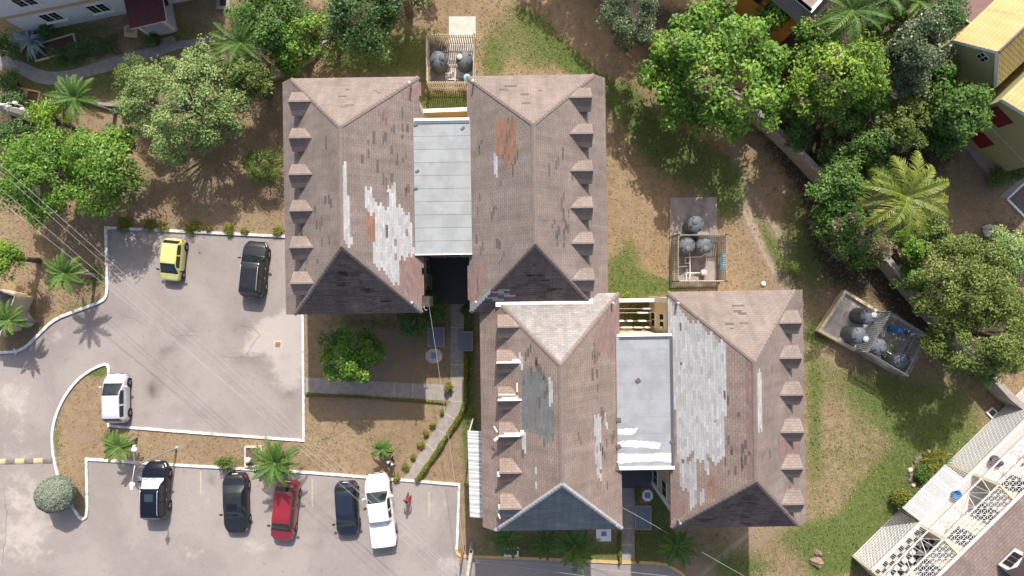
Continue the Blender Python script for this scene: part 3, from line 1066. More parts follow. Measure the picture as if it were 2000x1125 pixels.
def wing_roof(root, ox, oy, ext, mats, name="roof", label=None, capmat=None, scap=None):
    """hip roof of 45 degrees with a longer skirt on one side (ext = 'E' or 'W')"""
    pl = roof_planes(ox, oy)
    mb = MB()
    V = lambda x, y, z: Vector((ox + x, oy + y, z))
    ne, nw, sw, se = V(HWX, HWY, HE), V(-HWX, HWY, HE), V(-HWX, -HWY, HE), V(HWX, -HWY, HE)
    an, as_ = V(0, HWY - RISE, HE + RISE), V(0, -HWY + RISE, HE + RISE)
    e = 0.75
    if ext == 'E':
        nex, sex = V(HWX + e, HWY, HE - e), V(HWX + e, -HWY, HE - e)
        E = [se, sex, nex, ne, an, as_]
        W = [nw, sw, as_, an]
        outline = [ne, nw, sw, se, sex, nex]
    else:
        nwx, swx = V(-HWX - e, HWY, HE - e), V(-HWX - e, -HWY, HE - e)
        W = [nw, nwx, swx, sw, as_, an]
        E = [se, ne, an, as_]
        outline = [nw, nwx, swx, sw, se, ne]
    N, S = [ne, nw, an], [sw, se, as_]
    for k, (key, poly) in enumerate((('E', E), ('W', W), ('N', N), ('S', S))):
        o, u, v, n = pl[key]
        mb.face(poly, k, [((p - o).dot(u), (p - o).dot(v)) for p in poly])
    t = 0.2
    for a, b in zip(outline, outline[1:] + outline[:1]):
        mb.face([a, b, b - Vector((0, 0, t)), a - Vector((0, 0, t))], 4)
    mb.face([p - Vector((0, 0, t)) for p in (ne, nw, sw, se)], 5)
    if ext == 'E':
        mb.face([p - Vector((0, 0, t)) for p in (ne, se, sex, nex)], 5)
    else:
        mb.face([p - Vector((0, 0, t)) for p in (sw, nw, nwx, swx)], 5)
    r = mb.build(name, [mats['E'], mats['W'], mats['N'], mats['S'], CAPM, M['cream']], root)
    if label:
        r["label"] = label
    # hip and ridge caps: overlapping short tiles
    for ends, mm in (((an, ne), capmat or CAPM), ((an, nw), capmat or CAPM), ((an, as_), capmat or CAPM), ((as_, se), scap or CAPM), ((as_, sw), scap or CAPM)):
        cb = MB()
        a, b = ends
        d = (b - a)
        ln = d.length
        d.normalize()
        side = d.cross(Vector((0, 0, 1))).normalized()
        upv = side.cross(d)
        k = 0.0
        drop = 0.10 if abs(d.z) < 0.1 else 0.055
        while k < ln - 0.05:
            k2 = min(k + 0.32, ln)
            p, q = a + d * k, a + d * k2
            w = 0.13
            lift0, lift1 = 0.028, 0.012
            j = random.uniform(-.008, .008)
            pts = [p - side * w - upv * (drop - lift0), p + upv * lift0, p + side * w - upv * (drop - lift0),
                   q - side * (w + j) - upv * (drop - lift1), q + upv * lift1, q + side * (w + j) - upv * (drop - lift1)]
            cb.add(pts, [[0, 1, 4, 3], [1, 2, 5, 4], [0, 2, 1]])
            k = k2 - 0.02 if k2 < ln else ln
        cb.build("ridge_cap", mm, r)
    return r, pl


def cells(root, plane, polys, mm, roof, prob=1.0, cu=0.42, cv=0.165, lift=0.006, name="exposed_patch", label=None):
    """stripped or replaced shingles: whole shingles of one roof plane whose centres fall in photo-measured outlines"""
    o, u, v, n = plane
    mb = MB()
    if len(polys) > 1:
        for pg in polys:
            cells(root, plane, [pg], mm, roof, prob, cu, cv, lift, name, label)
        return
    for poly in polys:
        q = []
        for x, y in poly:
            p = ray_plane(root, x, y, o, n)
            q.append(((p - o).dot(u), (p - o).dot(v)))
        u0, u1 = min(a for a, _ in q), max(a for a, _ in q)
        v0, v1 = min(b for _, b in q), max(b for _, b in q)
        r0 = int(math.floor(v0 / cv))
        for r in range(r0, int(v1 / cv) + 1):
            off = (r % 2) * cu / 2
            c0 = int(math.floor((u0 - off) / cu)) - 1
            for c in range(c0, int((u1 - off) / cu) + 2):
                a, b = c * cu + off, r * cv
                if b < RISE * 1.4142 - .12 and a > (b + cv) * S2 + .1 and a + cu < (14.4 if abs(u.y) > .5 else 7.8) - (b + cv) * S2 - .1 and inside(q, a + cu / 2 + random.uniform(-.12, .12), b + cv / 2) and random.random() < prob:
                    k = lift + random.uniform(0, .006)
                    pts = [o + u * (a + i) + v * (b + j) + n * k for i, j in ((0.004, 0.004), (cu - 0.004, 0.004), (cu - 0.004, cv - 0.004), (0.004, cv - 0.004))]
                    mb.face(pts, 0)
    if not mb.f:
        return
    ob = mb.build(name, mm, roof)
    at = ob.data.attributes.new("tint", 'FLOAT', 'FACE')
    at.data.foreach_set("value", [min(1, max(0, random.gauss(.5, .22))) for _ in mb.f])
    if label:
        ob["label"] = label
    return ob


def scatter_cells(root, planes, key, roof, n, mm, name="missing_shingles", urange=(0.6, 13.6), vrange=(0.4, 4.6), hotspots=()):
    """single torn shingles scattered over a slope"""
    o, u, v, nn = planes[key]
    quads = []
    for i in range(int(n * .8)):
        if hotspots and random.random() < 0.6:
            hp = random.choice(hotspots)
            p = ray_plane(root, hp[0] + random.gauss(0, hp[2]), hp[1] + random.gauss(0, hp[3]), o, nn)
            a, b = (p - o).dot(u), (p - o).dot(v)
        else:
            b = random.uniform(*vrange)
            a = random.uniform(max(urange[0], b * S2 + 0.5), min(urange[1], (14.4 if key in 'EW' else 7.8) - b * S2 - 0.7))
        w, hh = random.choice((.25, .5, .5, .75)), random.choice((.1, .13, .19))
        top_ = (14.4 if key in 'EW' else 7.8)
        if a < (b + .4) * S2 + .5 or a + w > top_ - (b + .4) * S2 - .5 or b < 0 or b > 5:
            continue
        b = math.floor(b / 0.2) * 0.2
        for rep in range(random.choice((1, 1, 1, 2))):
            pts = [o + u * (a + i2) + v * (b + j) + nn * 0.011 for i2, j in ((0, 0), (w, 0), (w, hh), (0, hh))]
            quads.append(pts)
            b += 0.2
            a += random.choice((-.25, .25))
    append_faces(roof, quads, mm)


def dormer(root, ox, oy, ly, side, smat, label=None, flash=None, slope_s=None):
    """small gabled dormer; side = +1 faces +x, -1 faces -x"""
    zr, hw, dr = HE + 1.74, 0.70, 0.61
    xf, xb = 3.55 + random.uniform(-.05, .05), 3.9 - 1.74
    ly += random.uniform(-.03, .03)
    xbe = 3.9 - (1.74 - dr)
    V = lambda x, y, z: Vector((ox + side * x, oy + ly + y, z))
    mb = MB()
    rf, rb = V(xf, 0, zr), V(xb - 0.1, 0, zr)
    nf, nb = V(xf - 0.02, hw, zr - dr), V(xbe - 0.1, hw, zr - dr)
    sf, sb = V(xf - 0.02, -hw, zr - dr), V(xbe - 0.1, -hw, zr - dr)
    fx = Vector((side, 0, 0))

    def uvs(pts, sgn):
        return [((p - rf).dot(fx) * 1.0, (zr - p.z) * 1.414 * -1) for p in pts]
    top_n, top_s = [rf, rb, nb, nf], [rb, rf, sf, sb]
    if side > 0:
        top_n, top_s = top_n[::-1][::-1], top_s
    mb.face(top_n if side < 0 else top_n[::-1], 0, uvs(top_n if side < 0 else top_n[::-1], 1))
    mb.face(top_s if side < 0 else top_s[::-1], 1, uvs(top_s if side < 0 else top_s[::-1], -1))
    # barge boards and eave boards
    t = Vector((0, 0, -0.09))
    for a, b in ((rf, nf), (sf, rf), (nf, nb), (sb, sf)):
        mb.face([a, b, b + t, a + t], 2)
    mb.face([rf + t, nf + t, nb + t, rb + t], 2)
    mb.face([rf + t, rb + t, sb + t, sf + t], 2)
    # walls
    wi, ww = xf - 0.14, hw - 0.13
    zb = HE + 3.9 - wi - 0.02
    zt = zr - ww * dr / hw - 0.015
    back = 2.3
    g = [V(wi, -ww, zb), V(wi, ww, zb), V(wi, ww, zt), V(wi, 0, zr - 0.16), V(wi, -ww, zt)]
    mb.face(g, 3)
    for s in (-1, 1):
        mb.face([V(wi, s * ww, zb), V(wi, s * ww, zt), V(back, s * ww, zt), V(back, s * ww, zb)], 3)
    d = mb.build("dormer", [smat, slope_s or BROWN, CAPM, M['cream']], root)
    if label:
        d["label"] = label
    wb = MB()
    wb.box((ox + side * (wi + 0.02), oy + ly, (zb + zt) / 2 + 0.12), (0.05, 0.72, 0.5))
    w = wb.build("window_frame", M['white'], d)
    wb = MB()
    wb.box((ox + side * (wi + 0.045), oy + ly - 0.16, (zb + zt) / 2 + 0.12), (0.03, 0.27, 0.4))
    wb.box((ox + side * (wi + 0.045), oy + ly + 0.16, (zb + zt) / 2 + 0.12), (0.03, 0.27, 0.4))
    wb.build("window_pane", M['glass'], d)
    # vent-like ridge cap
    cb = MB()
    cb.box((ox + side * (xf + xb) / 2, oy + ly, zr + 0.005), (xf - xb + 0.02, 0.1, 0.03))
    cb.build("ridge_cap", CAPM if flash is None else M['white'], d)
    if flash:
        cb = MB()
        a, b = flash
        for s in (-1, 1):
            for k in range(3 if s > 0 else 2):
                z0 = zr - 0.02 - k * 0.09 + 0.02
                pass
        cb.face([V(a, .02, zr + .012), V(b, .02, zr + .012), V(b, .15, zr - .13 + .014), V(a, .15, zr - .13 + .014)], 0)
        cb.face([V(a, -.02, zr + .012), V(a, -.06, zr - .045 + .014), V(b, -.06, zr - .045 + .014), V(b, -.02, zr + .012)], 0)
        cb.build("flashing", M['white'], d)
    return d


def window_on(root, part, c, axis, w, h, bars=2):
    """a framed window on a wall; axis is the outward normal ('x' or 'y', signed)"""
    fb, pb = MB(), MB()
    sx = axis[0] == '-'
    s = -1 if sx else 1
    if 'x' in axis:
        fb.box((c[0] + s * .03, c[1], c[2]), (.06, w, h))
        for k in range(bars):
            pw = (w - .1) / bars
            pb.box((c[0] + s * .055, c[1] - w / 2 + .05 + pw * (k + .5), c[2]), (.03, pw - .05, h - .12))
    else:
        fb.box((c[0], c[1] + s * .03, c[2]), (w, .06, h))
        for k in range(bars):
            pw = (w - .1) / bars
            pb.box((c[0] - w / 2 + .05 + pw * (k + .5), c[1] + s * .055, c[2]), (pw - .05, .03, h - .12))
    f = fb.build("window_frame", M['white'], part)
    pb.build("window_pane", M['glass'], part)


def walls_of(root, ox, oy, ext):
    mb = MB()
    x0, x1 = ox - HWX + 0.55, ox + HWX - 0.55
    y0, y1 = oy - HWY + 0.3, oy + HWY - 0.45
    mb.box(((x0 + x1) / 2, (y0 + y1) / 2, (HE - 0.2) / 2), (x1 - x0, y1 - y0, HE - 0.2))
    # corner pilasters and a floor band, proud of the wall
    w = mb.build("wall", M['cream'], root)
    for x in (x0, x1):
        for y in (y0 + .12, y1 - .12):
            pb = MB()
            pb.box((x, y, (HE - .25) / 2), (.12, .34, HE - .25))
            pb.build("pilaster", M['white'], w)
    sd = 1 if ext == 'W' else -1      # the courtyard side
    xx = x1 if sd > 0 else x0
    for yy in (-4.2, -6.0, 5.2):
        for z in (1.6, 4.4, 7.0):
            window_on(root, w, (xx, oy + yy, z), 'x' if sd > 0 else '-x', 1.1, 1.2)
    xo = x0 if sd > 0 else x1
    for yy in (-5.3, -3.2, -1.06, 1.06, 3.2, 5.3):
        for z in (1.6, 4.4):
            window_on(root, w, (xo, oy + yy, z), '-x' if sd > 0 else 'x', 1.2, 1.2)
    return w


LYS = [5.33, 3.22, 1.07, -1.07, -3.2, -5.3]
RZ = 0.015
DIRTY = mat("flat_roof_bitumen", (0.30, 0.32, 0.325), 0.85, 0.1, 1.0)


def flat_mat(name, c1, c2, seam, row):
    m = bpy.data.materials.new(name)
    m.use_nodes = True
    nt = m.node_tree
    b = nt.nodes["Principled BSDF"]
    b.inputs["Roughness"].default_value = 0.75
    uv = nt.nodes.new("ShaderNodeUVMap")
    uv.uv_map = "UVMap"
    br = nt.nodes.new("ShaderNodeTexBrick")
    br.inputs["Scale"].default_value = 1
    br.inputs["Brick Width"].default_value = 9.0
    br.inputs["Row Height"].default_value = row
    br.inputs["Mortar Size"].default_value = 0.02
    br.inputs["Mortar Smooth"].default_value = 0.5
    br.inputs["Color1"].default_value = (*c1, 1)
    br.inputs["Color2"].default_value = (*[x * .94 for x in c1], 1)
    br.inputs["Mortar"].default_value = (*seam, 1)
    nt.links.new(uv.outputs[0], br.inputs["Vector"])
    tc = nt.nodes.new("ShaderNodeTexCoord")
    nz = nt.nodes.new("ShaderNodeTexNoise")
    nz.inputs["Scale"].default_value = 1.1
    nz.inputs["Detail"].default_value = 10
    nz.inputs["Roughness"].default_value = 0.65
    nt.links.new(tc.outputs["Object"], nz.inputs["Vector"])
    mr = nt.nodes.new("ShaderNodeMapRange")
    mr.interpolation_type = 'SMOOTHSTEP'
    mr.inputs["From Min"].default_value = 0.42
    mr.inputs["From Max"].default_value = 0.6
    nt.links.new(nz.outputs["Fac"], mr.inputs["Value"])
    mx = nt.nodes.new("ShaderNodeMix")
    mx.data_type = 'RGBA'
    nt.links.new(mr.outputs[0], mx.inputs[0])
    nt.links.new(br.outputs["Color"], mx.inputs[6])
    mx2 = nt.nodes.new("ShaderNodeMix")
    mx2.data_type = 'RGBA'
    mx2.blend_type = 'MULTIPLY'
    mx2.inputs[0].default_value = 1.0
    nt.links.new(br.outputs["Color"], mx2.inputs[6])
    mx2.inputs[7].default_value = (*c2, 1)
    nt.links.new(mx2.outputs[2], mx.inputs[7])
    nt.links.new(mx.outputs[2], b.inputs["Base Color"])
    return m


def link_block(root, x0, x1, y0, y1, z, fm, gutter_s):
    mb = MB()
    ax = [(x0, y0, z), (x1, y0, z), (x1, y1, z), (x0, y1, z)]
    mb.face(ax, 0, [(p[0] - x0 - 4, p[1] - y0) for p in ax])
    lo = [(p[0], p[1], z - 0.3) for p in ax]
    mb.face(lo[::-1], 1)
    for i in range(4):
        j = (i + 1) % 4
        mb.face([lo[i], lo[j], ax[j], ax[i]], 1)
    r = mb.build("flat_roof", [fm, M['white']], root)
    g = MB()
    g.box(((x0 + x1) / 2, y1 + 0.06, z - 0.02), (x1 - x0 - 0.1, 0.16, 0.14))
    g.build("gutter", M['white'], r)
    g = MB()
    g.box(((x0 + x1) / 2, y0 - 0.03, z - 0.03), (x1 - x0 + 0.02, gutter_s, 0.16))
    g.build("gutter", M['white'], r)
    w = MB()
    w.box(((x0 + x1) / 2, (y0 + y1) / 2, (z - 0.3) / 2), (x1 - x0 - .1, y1 - y0 - 0.35, z - 0.31))
    ww = w.build("link_wall", M['cream'], root)
    for zz in (1.2, 4.2, 7.0):
        window_on(root, ww, ((x0 + x1) / 2, y0 + .175, zz), '-y', 1.4, 1.9)
    return r


def apartment(loc, label, wings, fm, link, gs):
    root = thing("apartment_block", loc, RZ, label, "apartment block")
    out = {}
    for key, wx, wy, ext, mats, lab, cap, scap, dmat in wings:
        o = toL(root, (wx, wy, 0))
        roof, pl = wing_roof(root, o.x, o.y, ext, mats, "roof", lab, cap, scap)
        walls_of(root, o.x, o.y, ext)
        sd = 1 if ext == 'E' else -1
        for i, ly in enumerate(LYS):
            fl = None
            if key == 'B3' and i in (1, 2, 3):
                fl = [(2.25, 2.65), (2.4, 3.3), (2.3, 3.2)][i - 1]
            last = dmat[1] if i == 5 else dmat[0]
            dormer(root, o.x, o.y, ly, sd, dmat[0], None, fl, last if i == 5 and key == 'B3' else None)
        out[key] = (o, roof, pl)
    x0, y1 = toL(root, P(link[0], link[1], 8.8)).xy
    x1, y0 = toL(root, P(link[2], link[3], 8.8)).xy
    fr = link_block(root, x0, x1, y0, y1, 8.8, fm, gs)
    out['flat'] = (fr, x0, x1, y0, y1)
    return root, out


A1, W1 = apartment((-4.1, 5.7, 0), "upper brown roofed apartment block with pale grey flat roof and shade-darkened south hips",
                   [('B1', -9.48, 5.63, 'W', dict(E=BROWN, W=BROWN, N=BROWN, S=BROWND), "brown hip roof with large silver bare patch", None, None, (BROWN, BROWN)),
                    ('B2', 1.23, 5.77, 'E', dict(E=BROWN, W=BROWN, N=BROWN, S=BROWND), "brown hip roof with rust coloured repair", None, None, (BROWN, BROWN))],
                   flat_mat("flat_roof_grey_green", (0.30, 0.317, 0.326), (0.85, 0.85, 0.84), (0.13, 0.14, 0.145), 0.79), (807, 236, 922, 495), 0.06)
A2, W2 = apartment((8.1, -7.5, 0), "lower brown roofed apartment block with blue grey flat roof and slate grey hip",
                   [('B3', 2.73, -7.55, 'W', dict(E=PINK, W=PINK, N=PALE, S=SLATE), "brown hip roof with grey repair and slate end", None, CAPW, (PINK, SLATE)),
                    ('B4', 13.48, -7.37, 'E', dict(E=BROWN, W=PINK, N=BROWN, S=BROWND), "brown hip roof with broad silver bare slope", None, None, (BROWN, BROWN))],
                   flat_mat("flat_roof_blue_grey", (0.285, 0.297, 0.325), (0.87, 0.86, 0.84), (0.235, 0.245, 0.265), 1.02), (1203, 657, 1317, 912), 0.2)

# ---- stripped, repaired and torn shingles
o, roof, pl = W1['B1']
cells(A1, pl['E'], [[(708, 368), (727, 364), (731, 398), (742, 402), (735, 422), (718, 422)], [(756, 368), (771, 360), (774, 396), (762, 398)],
                    [(735, 404), (778, 400), (792, 424), (800, 412), (809, 490), (796, 505), (780, 506), (780, 566), (770, 560), (745, 525), (728, 520), (731, 435)],
                    [(664, 318), (676, 322), (688, 488), (664, 484)]], M['underlay'], roof, 0.99)
cells(A1, pl['E'], [[(711, 422), (734, 418), (734, 468), (722, 470)], [(736, 455), (728, 472), (730, 440)]], M['orange'], roof, 0.98)
cells(A1, pl['E'], [[(780, 505), (828, 500), (826, 610), (782, 572)]], M['pink'], roof, 0.97, lift=0.007)
cells(A1, pl['E'], [[(785, 150), (822, 148), (822, 185), (786, 195)], [(740, 215), (760, 205), (760, 245), (745, 250)]], M['pink'], roof, 0.9, lift=0.005)
scatter_cells(A1, pl, 'E', roof, 34, M['dshing'], hotspots=[(720, 290, 30, 60), (775, 320, 15, 40)])
scatter_cells(A1, pl, 'W', roof, 26, M['dshing'], hotspots=[(620, 470, 14, 40), (655, 280, 4, 60), (640, 330, 12, 90)])
scatter_cells(A1, pl, 'N', roof, 8, M['dshing'], urange=(1.5, 6.3), vrange=(1, 4))
scatter_cells(A1, pl, 'S', roof, 60, DARKH, urange=(.8, 7), vrange=(.3, 4.6))
o, roof, pl = W1['B2']
cells(A1, pl['W'], [[(967, 234), (1008, 228), (1010, 310), (992, 326), (968, 300)]], M['orange'], roof, 0.99)
cells(A1, pl['W'], [[(964, 305), (972, 308), (972, 342), (966, 342)]], M['underlay'], roof)
cells(A1, pl['W'], [[(913, 520), (950, 520), (935, 590), (914, 612)]], M['pink'], roof, 0.9)
cells(A1, pl['S'], [[(950, 566), (1005, 566), (1010, 586), (940, 588)]], M['underlay2'], roof, 0.75, cu=.7)
scatter_cells(A1, pl, 'W', roof, 46, M['dshing'], hotspots=[(985, 520, 14, 30), (1000, 330, 20, 50), (950, 560, 10, 20)])
scatter_cells(A1, pl, 'E', roof, 24, M['dshing'], hotspots=[(1095, 470, 8, 40)])
scatter_cells(A1, pl, 'N', roof, 8, M['dshing'], urange=(1.5, 6.3), vrange=(1, 4))
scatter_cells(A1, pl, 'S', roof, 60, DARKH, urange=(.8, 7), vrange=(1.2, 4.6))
# white flashing along the south-west hip and the valley between the two blocks
fb = MB()
pS = pl['S']
a = ray_plane(A1, 922, 606, pS[0], pS[3])
b_ = ray_plane(A1, 958, 568, pS[0], pS[3])
fb.strip([(0, 0), (1, 0)], .0001, -5, -4.999)
fb = MB()
d = (b_ - a).normalized()
sd = d.cross(pS[3]).normalized() * 0.13
fb.face([a - sd + pS[3] * .03, a + sd + pS[3] * .03, b_ + sd + pS[3] * .03, b_ - sd + pS[3] * .03])
fb.build("flashing", M['white'], roof)
o3, roof3, pl3 = W2['B3']
vv = MB()
a, b_ = PL(A2, 968, 592.5, 9.05), PL(A2, 1158, 589.5, 9.05)
vv.strip([(a.x, a.y), (b_.x, b_.y)], 0.42, 8.85, 9.02)
ob = vv.build("flashing", M['white'], roof3)
ob["label"] = "white valley flashing where the two blocks meet"
# B3
cells(A2, pl3['W'], [[(1017, 726), (1030, 720), (1060, 724), (1066, 742), (1078, 746), (1083, 856), (1064, 868), (1056, 848), (1018, 842)]], M['slate'], roof3, 1.0)
cells(A2, pl3['W'], [[(1071, 740), (1078, 742), (1081, 797), (1072, 797)], [(1014, 688), (1021, 690), (1022, 725), (1016, 722)], [(1018, 838), (1028, 846), (1028, 880), (1020, 872)],
                     [(1046, 905), (1050, 905), (1050, 925), (1046, 925)], [(1044, 946), (1048, 946), (1048, 960), (1044, 960)]], M['underlay'], roof3, 1.0, lift=.012)
cells(A2, pl3['E'], [[(1160, 812), (1172, 812), (1176, 940), (1162, 925)], [(1179, 805), (1185, 815), (1186, 842), (1180, 842)]], M['underlay2'], roof3, 0.9)
cells(A2, pl3['E'], [[(1209, 585), (1160, 645), (1160, 692), (1203, 700)]], M['pink'], roof3, 0.97)
cells(A2, pl3['E'], [[(1166, 930), (1176, 930), (1176, 970), (1168, 970)]], M['pink'], roof3, 0.8)
scatter_cells(A2, pl3, 'E', roof3, 26, M['dshing'], hotspots=[(1165, 700, 10, 50), (1178, 890, 4, 60)])
scatter_cells(A2, pl3, 'W', roof3, 22, M['dshing'], hotspots=[(1050, 700, 12, 30)])
# B4
o4, roof4, pl4 = W2['B4']
cells(A2, pl4['W'], [[(1303, 585), (1322, 600), (1345, 622), (1418, 668), (1421, 760), (1412, 902), (1392, 904), (1380, 880), (1375, 900), (1360, 900), (1352, 885), (1325, 905), (1316, 760), (1316, 655), (1304, 650)]],
      M['underlay'], roof4, 1.0)
cells(A2, pl4['W'], [[(1326, 900), (1362, 900), (1360, 945), (1362, 985), (1350, 990), (1342, 960), (1330, 955)], [(1366, 955), (1376, 950), (1374, 985), (1364, 985)], [(1374, 890), (1386, 890), (1385, 925), (1378, 925)]],
      M['underlay2'], roof4, 0.95, lift=.012)
cells(A2, pl4['W'], [[(1380, 925), (1398, 925), (1396, 965), (1384, 965)]], M['orange'], roof4, 0.9)
cells(A2, pl4['W'], [[(1456, 690), (1470, 695), (1474, 935), (1462, 945)]], M['pink'], roof4, 0.95)
cells(A2, pl4['W'], [[(1310, 955), (1345, 990), (1345, 1010), (1310, 1030)]], M['pink'], roof4, 0.9)
cells(A2, pl4['E'], [[(1472, 728), (1487, 728), (1488, 842), (1472, 842)]], M['underlay'], roof4, 1.0)
cells(A2, pl4['E'], [[(1520, 860), (1562, 860), (1562, 900), (1522, 900)]], M['pink'], roof4, 0.85)
scatter_cells(A2, pl4, 'W', roof4, 34, M['dshing'], hotspots=[(1440, 910, 12, 14), (1432, 870, 6, 30), (1430, 955, 12, 16), (1450, 880, 8, 30)])
scatter_cells(A2, pl4, 'E', roof4, 10, M['dshing'])
scatter_cells(A2, pl4, 'N', roof4, 12, M['dshing'], urange=(1.5, 6.3), vrange=(1, 4))
scatter_cells(A2, pl4, 'S', roof4, 70, DARKH, urange=(.8, 7), vrange=(.3, 4.6))

# white paint flakes on the lower flat roof, small loose tiles and the dark side gutter
fr, x0, x1, y0, y1 = W2['flat']
mb = MB()


def flake(pts, z=8.804, root=A2):
    q = []
    base = [PL(root, x, y, 8.8) for x, y in pts]
    for i in range(len(base)):
        a, b2 = base[i], base[(i + 1) % len(base)]
        for k in range(12):
            p = a.lerp(b2, k / 12)
            q.append((p.x + random.uniform(-.04, .04), p.y + random.uniform(-.035, .035), z))
    mb.face(q[::-1])


flake([(1206, 838), (1246, 836), (1240, 846), (1225, 850), (1206, 848)])
flake([(1206, 862), (1240, 860), (1290, 864), (1288, 877), (1250, 874), (1206, 872)])
flake([(1206, 886), (1262, 887), (1314, 884), (1315, 904), (1280, 900), (1206, 905)])
mb.build("paint_patch", mat("flaking_white_coat", (0.50, 0.49, 0.485), .8, .15, 6, col2=(.68, .67, .66)), fr)
mb = MB()
mb.box(((x1 - .09), (y0 + y1) / 2, 8.82), (.16, y1 - y0 - .1, .05))
mb.box(((x0 + x1) / 2, y1 - .12, 8.82), (x1 - x0 - .4, .12, .05))
mb.build("side_gutter", mat("gutter_dark", (0.07, 0.08, 0.10), 0.6), fr)
mb = MB()
for x, y, r in ((1246, 743, .6), (1208, 820, 0), (1208, 872, .4), (1313, 862, .9), (1205, 915, .2)):
    p = PL(A2, x, y, 8.8)
    mb.box((p.x, p.y, 8.85), (.28, .24, .04), r)
mb.build("loose_tile", M['dshing'], fr)
fr1, xa, xb_, ya, yb = W1['flat']
mb = MB()
mb.box(((xa + xb_) / 2, yb - .12, 8.82), (xb_ - xa - .1, .14, .05))
for x, y, r in ((904, 250, .7), (815, 334, .5), (812, 244, .2), (812, 368, 0.1)):
    p = PL(A1, x, y, 8.8)
    mb.box((p.x, p.y, 8.85), (.24, .12, .03), r)
mb.build("drain_strip", mat("gutter_blue", (0.10, 0.13, 0.16), 0.6), fr1)
# torn fascia pieces hanging off dormers of the lower block, ridge tabs
mb = MB()
for x, y, h, sx, sy, r in ((968, 838, 10, .07, .4, .5), (969, 857, 9.8, .3, .15, .7), (974, 926, 10, .14, .3, .1), (975, 990, 9.8, .07, .3, 0.1), (975, 1008, 9.7, .07, .3, .3), (1020, 845, 10.3, .2, .3, 0)):
    p = PL(A2, x, y, h)
    mb.box((p.x, p.y, h), (sx, sy, .03), r)
mb.build("torn_fascia", M['white'], roof3)
# mess of white boards on the third dormer of the lower block
mb = MB()
for (xa2, ya2, xb2, yb2) in ((974, 770, 1006, 772), (1009, 748, 1011, 766)):
    p = [PL(A2, x, y, 10.25) for x, y in ((xa2, ya2), (xb2, ya2), (xb2, yb2), (xa2, yb2))]
    mb.prism([(q.x, q.y) for q in p], 10.17, 10.19)
mb.build("loose_board", M['white'], roof3)
# vents on the hips
for (root, roof, x, y, h) in ((A1, W1['B1'][1], 801, 165, 9.3), (A1, W1['B1'][1], 806, 591, 9.0), (A1, W1['B2'][1], 924, 162, 9.0), (A1, W1['B2'][1], 930, 590, 9.0),
                              (A2, roof3, 1196, 592, 9.0), (A2, roof4, 1322, 592, 9.0), (A2, roof4, 1326, 1018, 9.0), (A2, roof3, 1203, 1022, 8.9)):
    p = PL(root, x, y, h)
    mb = MB()
    mb.lathe([(.05, -.4), (.05, .35), (.08, .36), (.08, .42), (0, .44)], (p.x, p.y, h), 10)
    mb.build("vent_pipe", M['metal'], roof)

# ---- garden walls and yard bits between the wings
def wall_thing(name, pts, w, h, m, label, cat="wall", cap=None):
    mb = MB()
    mb.strip(pts, w, 0, h)
    o = mb.build(name, [m])
    tag(o, label, cat)
    if cap:
        mb = MB()
        mb.strip([Vector((p[0], p[1])) - Vector((o.location.x, o.location.y)) for p in pts], w + .06, h - .03, h + .03)
        mb.build("coping", cap, o)
    return o


a, b_ = P(833, 232), P(934, 228)
wall_thing("yard_wall", [(a.x, a.y), (b_.x, b_.y)], .2, 2.2, M['tan'], "tan yard wall between the two upper wings facing the tank pen", "wall", M['white'])
a, b_ = P(1178, 586), P(1276, 585)
wall_thing("yard_wall", [(a.x, a.y), (b_.x, b_.y)], .2, 2.1, M['tan'], "tan yard wall with white coping between the two lower wings", "wall", M['white'])
# washing lines in the lower yard
t = thing("washing_line", tuple(P(1242, 618)), 0, "washing lines with white laundry behind the lower flat roof", "washing line")
mb = MB()
cl = MB()
for yy, segs in ((603, [(.75, .95)]), (611, [(.6, .9)]), (627, [(.05, .2), (.3, .45), (.62, .85)]), (640, [(.12, .45), (.5, .75), (.8, .95)])):
    a, b_ = PL(t, 1206, yy, 1.9), PL(t, 1273, yy, 1.9)
    mb.tube([a, a.lerp(b_, .5) - Vector((0, 0, .08)), b_], .012, 5)
    for s, e in segs:
        p, q = a.lerp(b_, s), a.lerp(b_, e)
        cl.face([p + Vector((0, .03, 0)), q + Vector((0, .03, 0)), q + Vector((0, .06, -.6)), p + Vector((0, .05, -.55))])
        cl.face([p - Vector((0, .03, 0)), p - Vector((0, .07, .5)), q - Vector((0, .08, .55)), q - Vector((0, .03, 0))])
        cl.face([p + Vector((0, .03, 0)), p - Vector((0, .03, 0)), q - Vector((0, .03, 0)), q + Vector((0, .03, 0))])
mb.build("line", M['pipe'], t)
cl.build("laundry", M['white'], t)
# entrance planter and service box by the upper courtyard
b_ = P(841, 560)
mb = MB()
mb.box((b_.x, b_.y, .3), (.35, 1.7, .6))
tag(mb.build("brick_planter", M['conc_dark'], bevel=.02), "dark brick planter along the courtyard wall of the upper block", "planter")
c = P(839, 586, 0)
t = thing("service_box", (P(832, 590, 3).x + .15, c.y, 0), 0, "cream electric service box at the corner of the upper block", "service box")
mb = MB()
mb.box((0, 0, 2.6), (.7, .7, 5.2))
mb.build("cabinet", M['cream'], t)
mb = MB()
mb.tube([(.1, -.3, 5.1), (.1, -.32, 6.0), (.16, -.5, 6.2), (.3, -.55, 6.1)], .05, 8)
mb.tube([(-.2, -.3, 5.15), (.35, -.3, 5.2)], .04, 6)
mb.build("weatherhead", M['metal'], t)
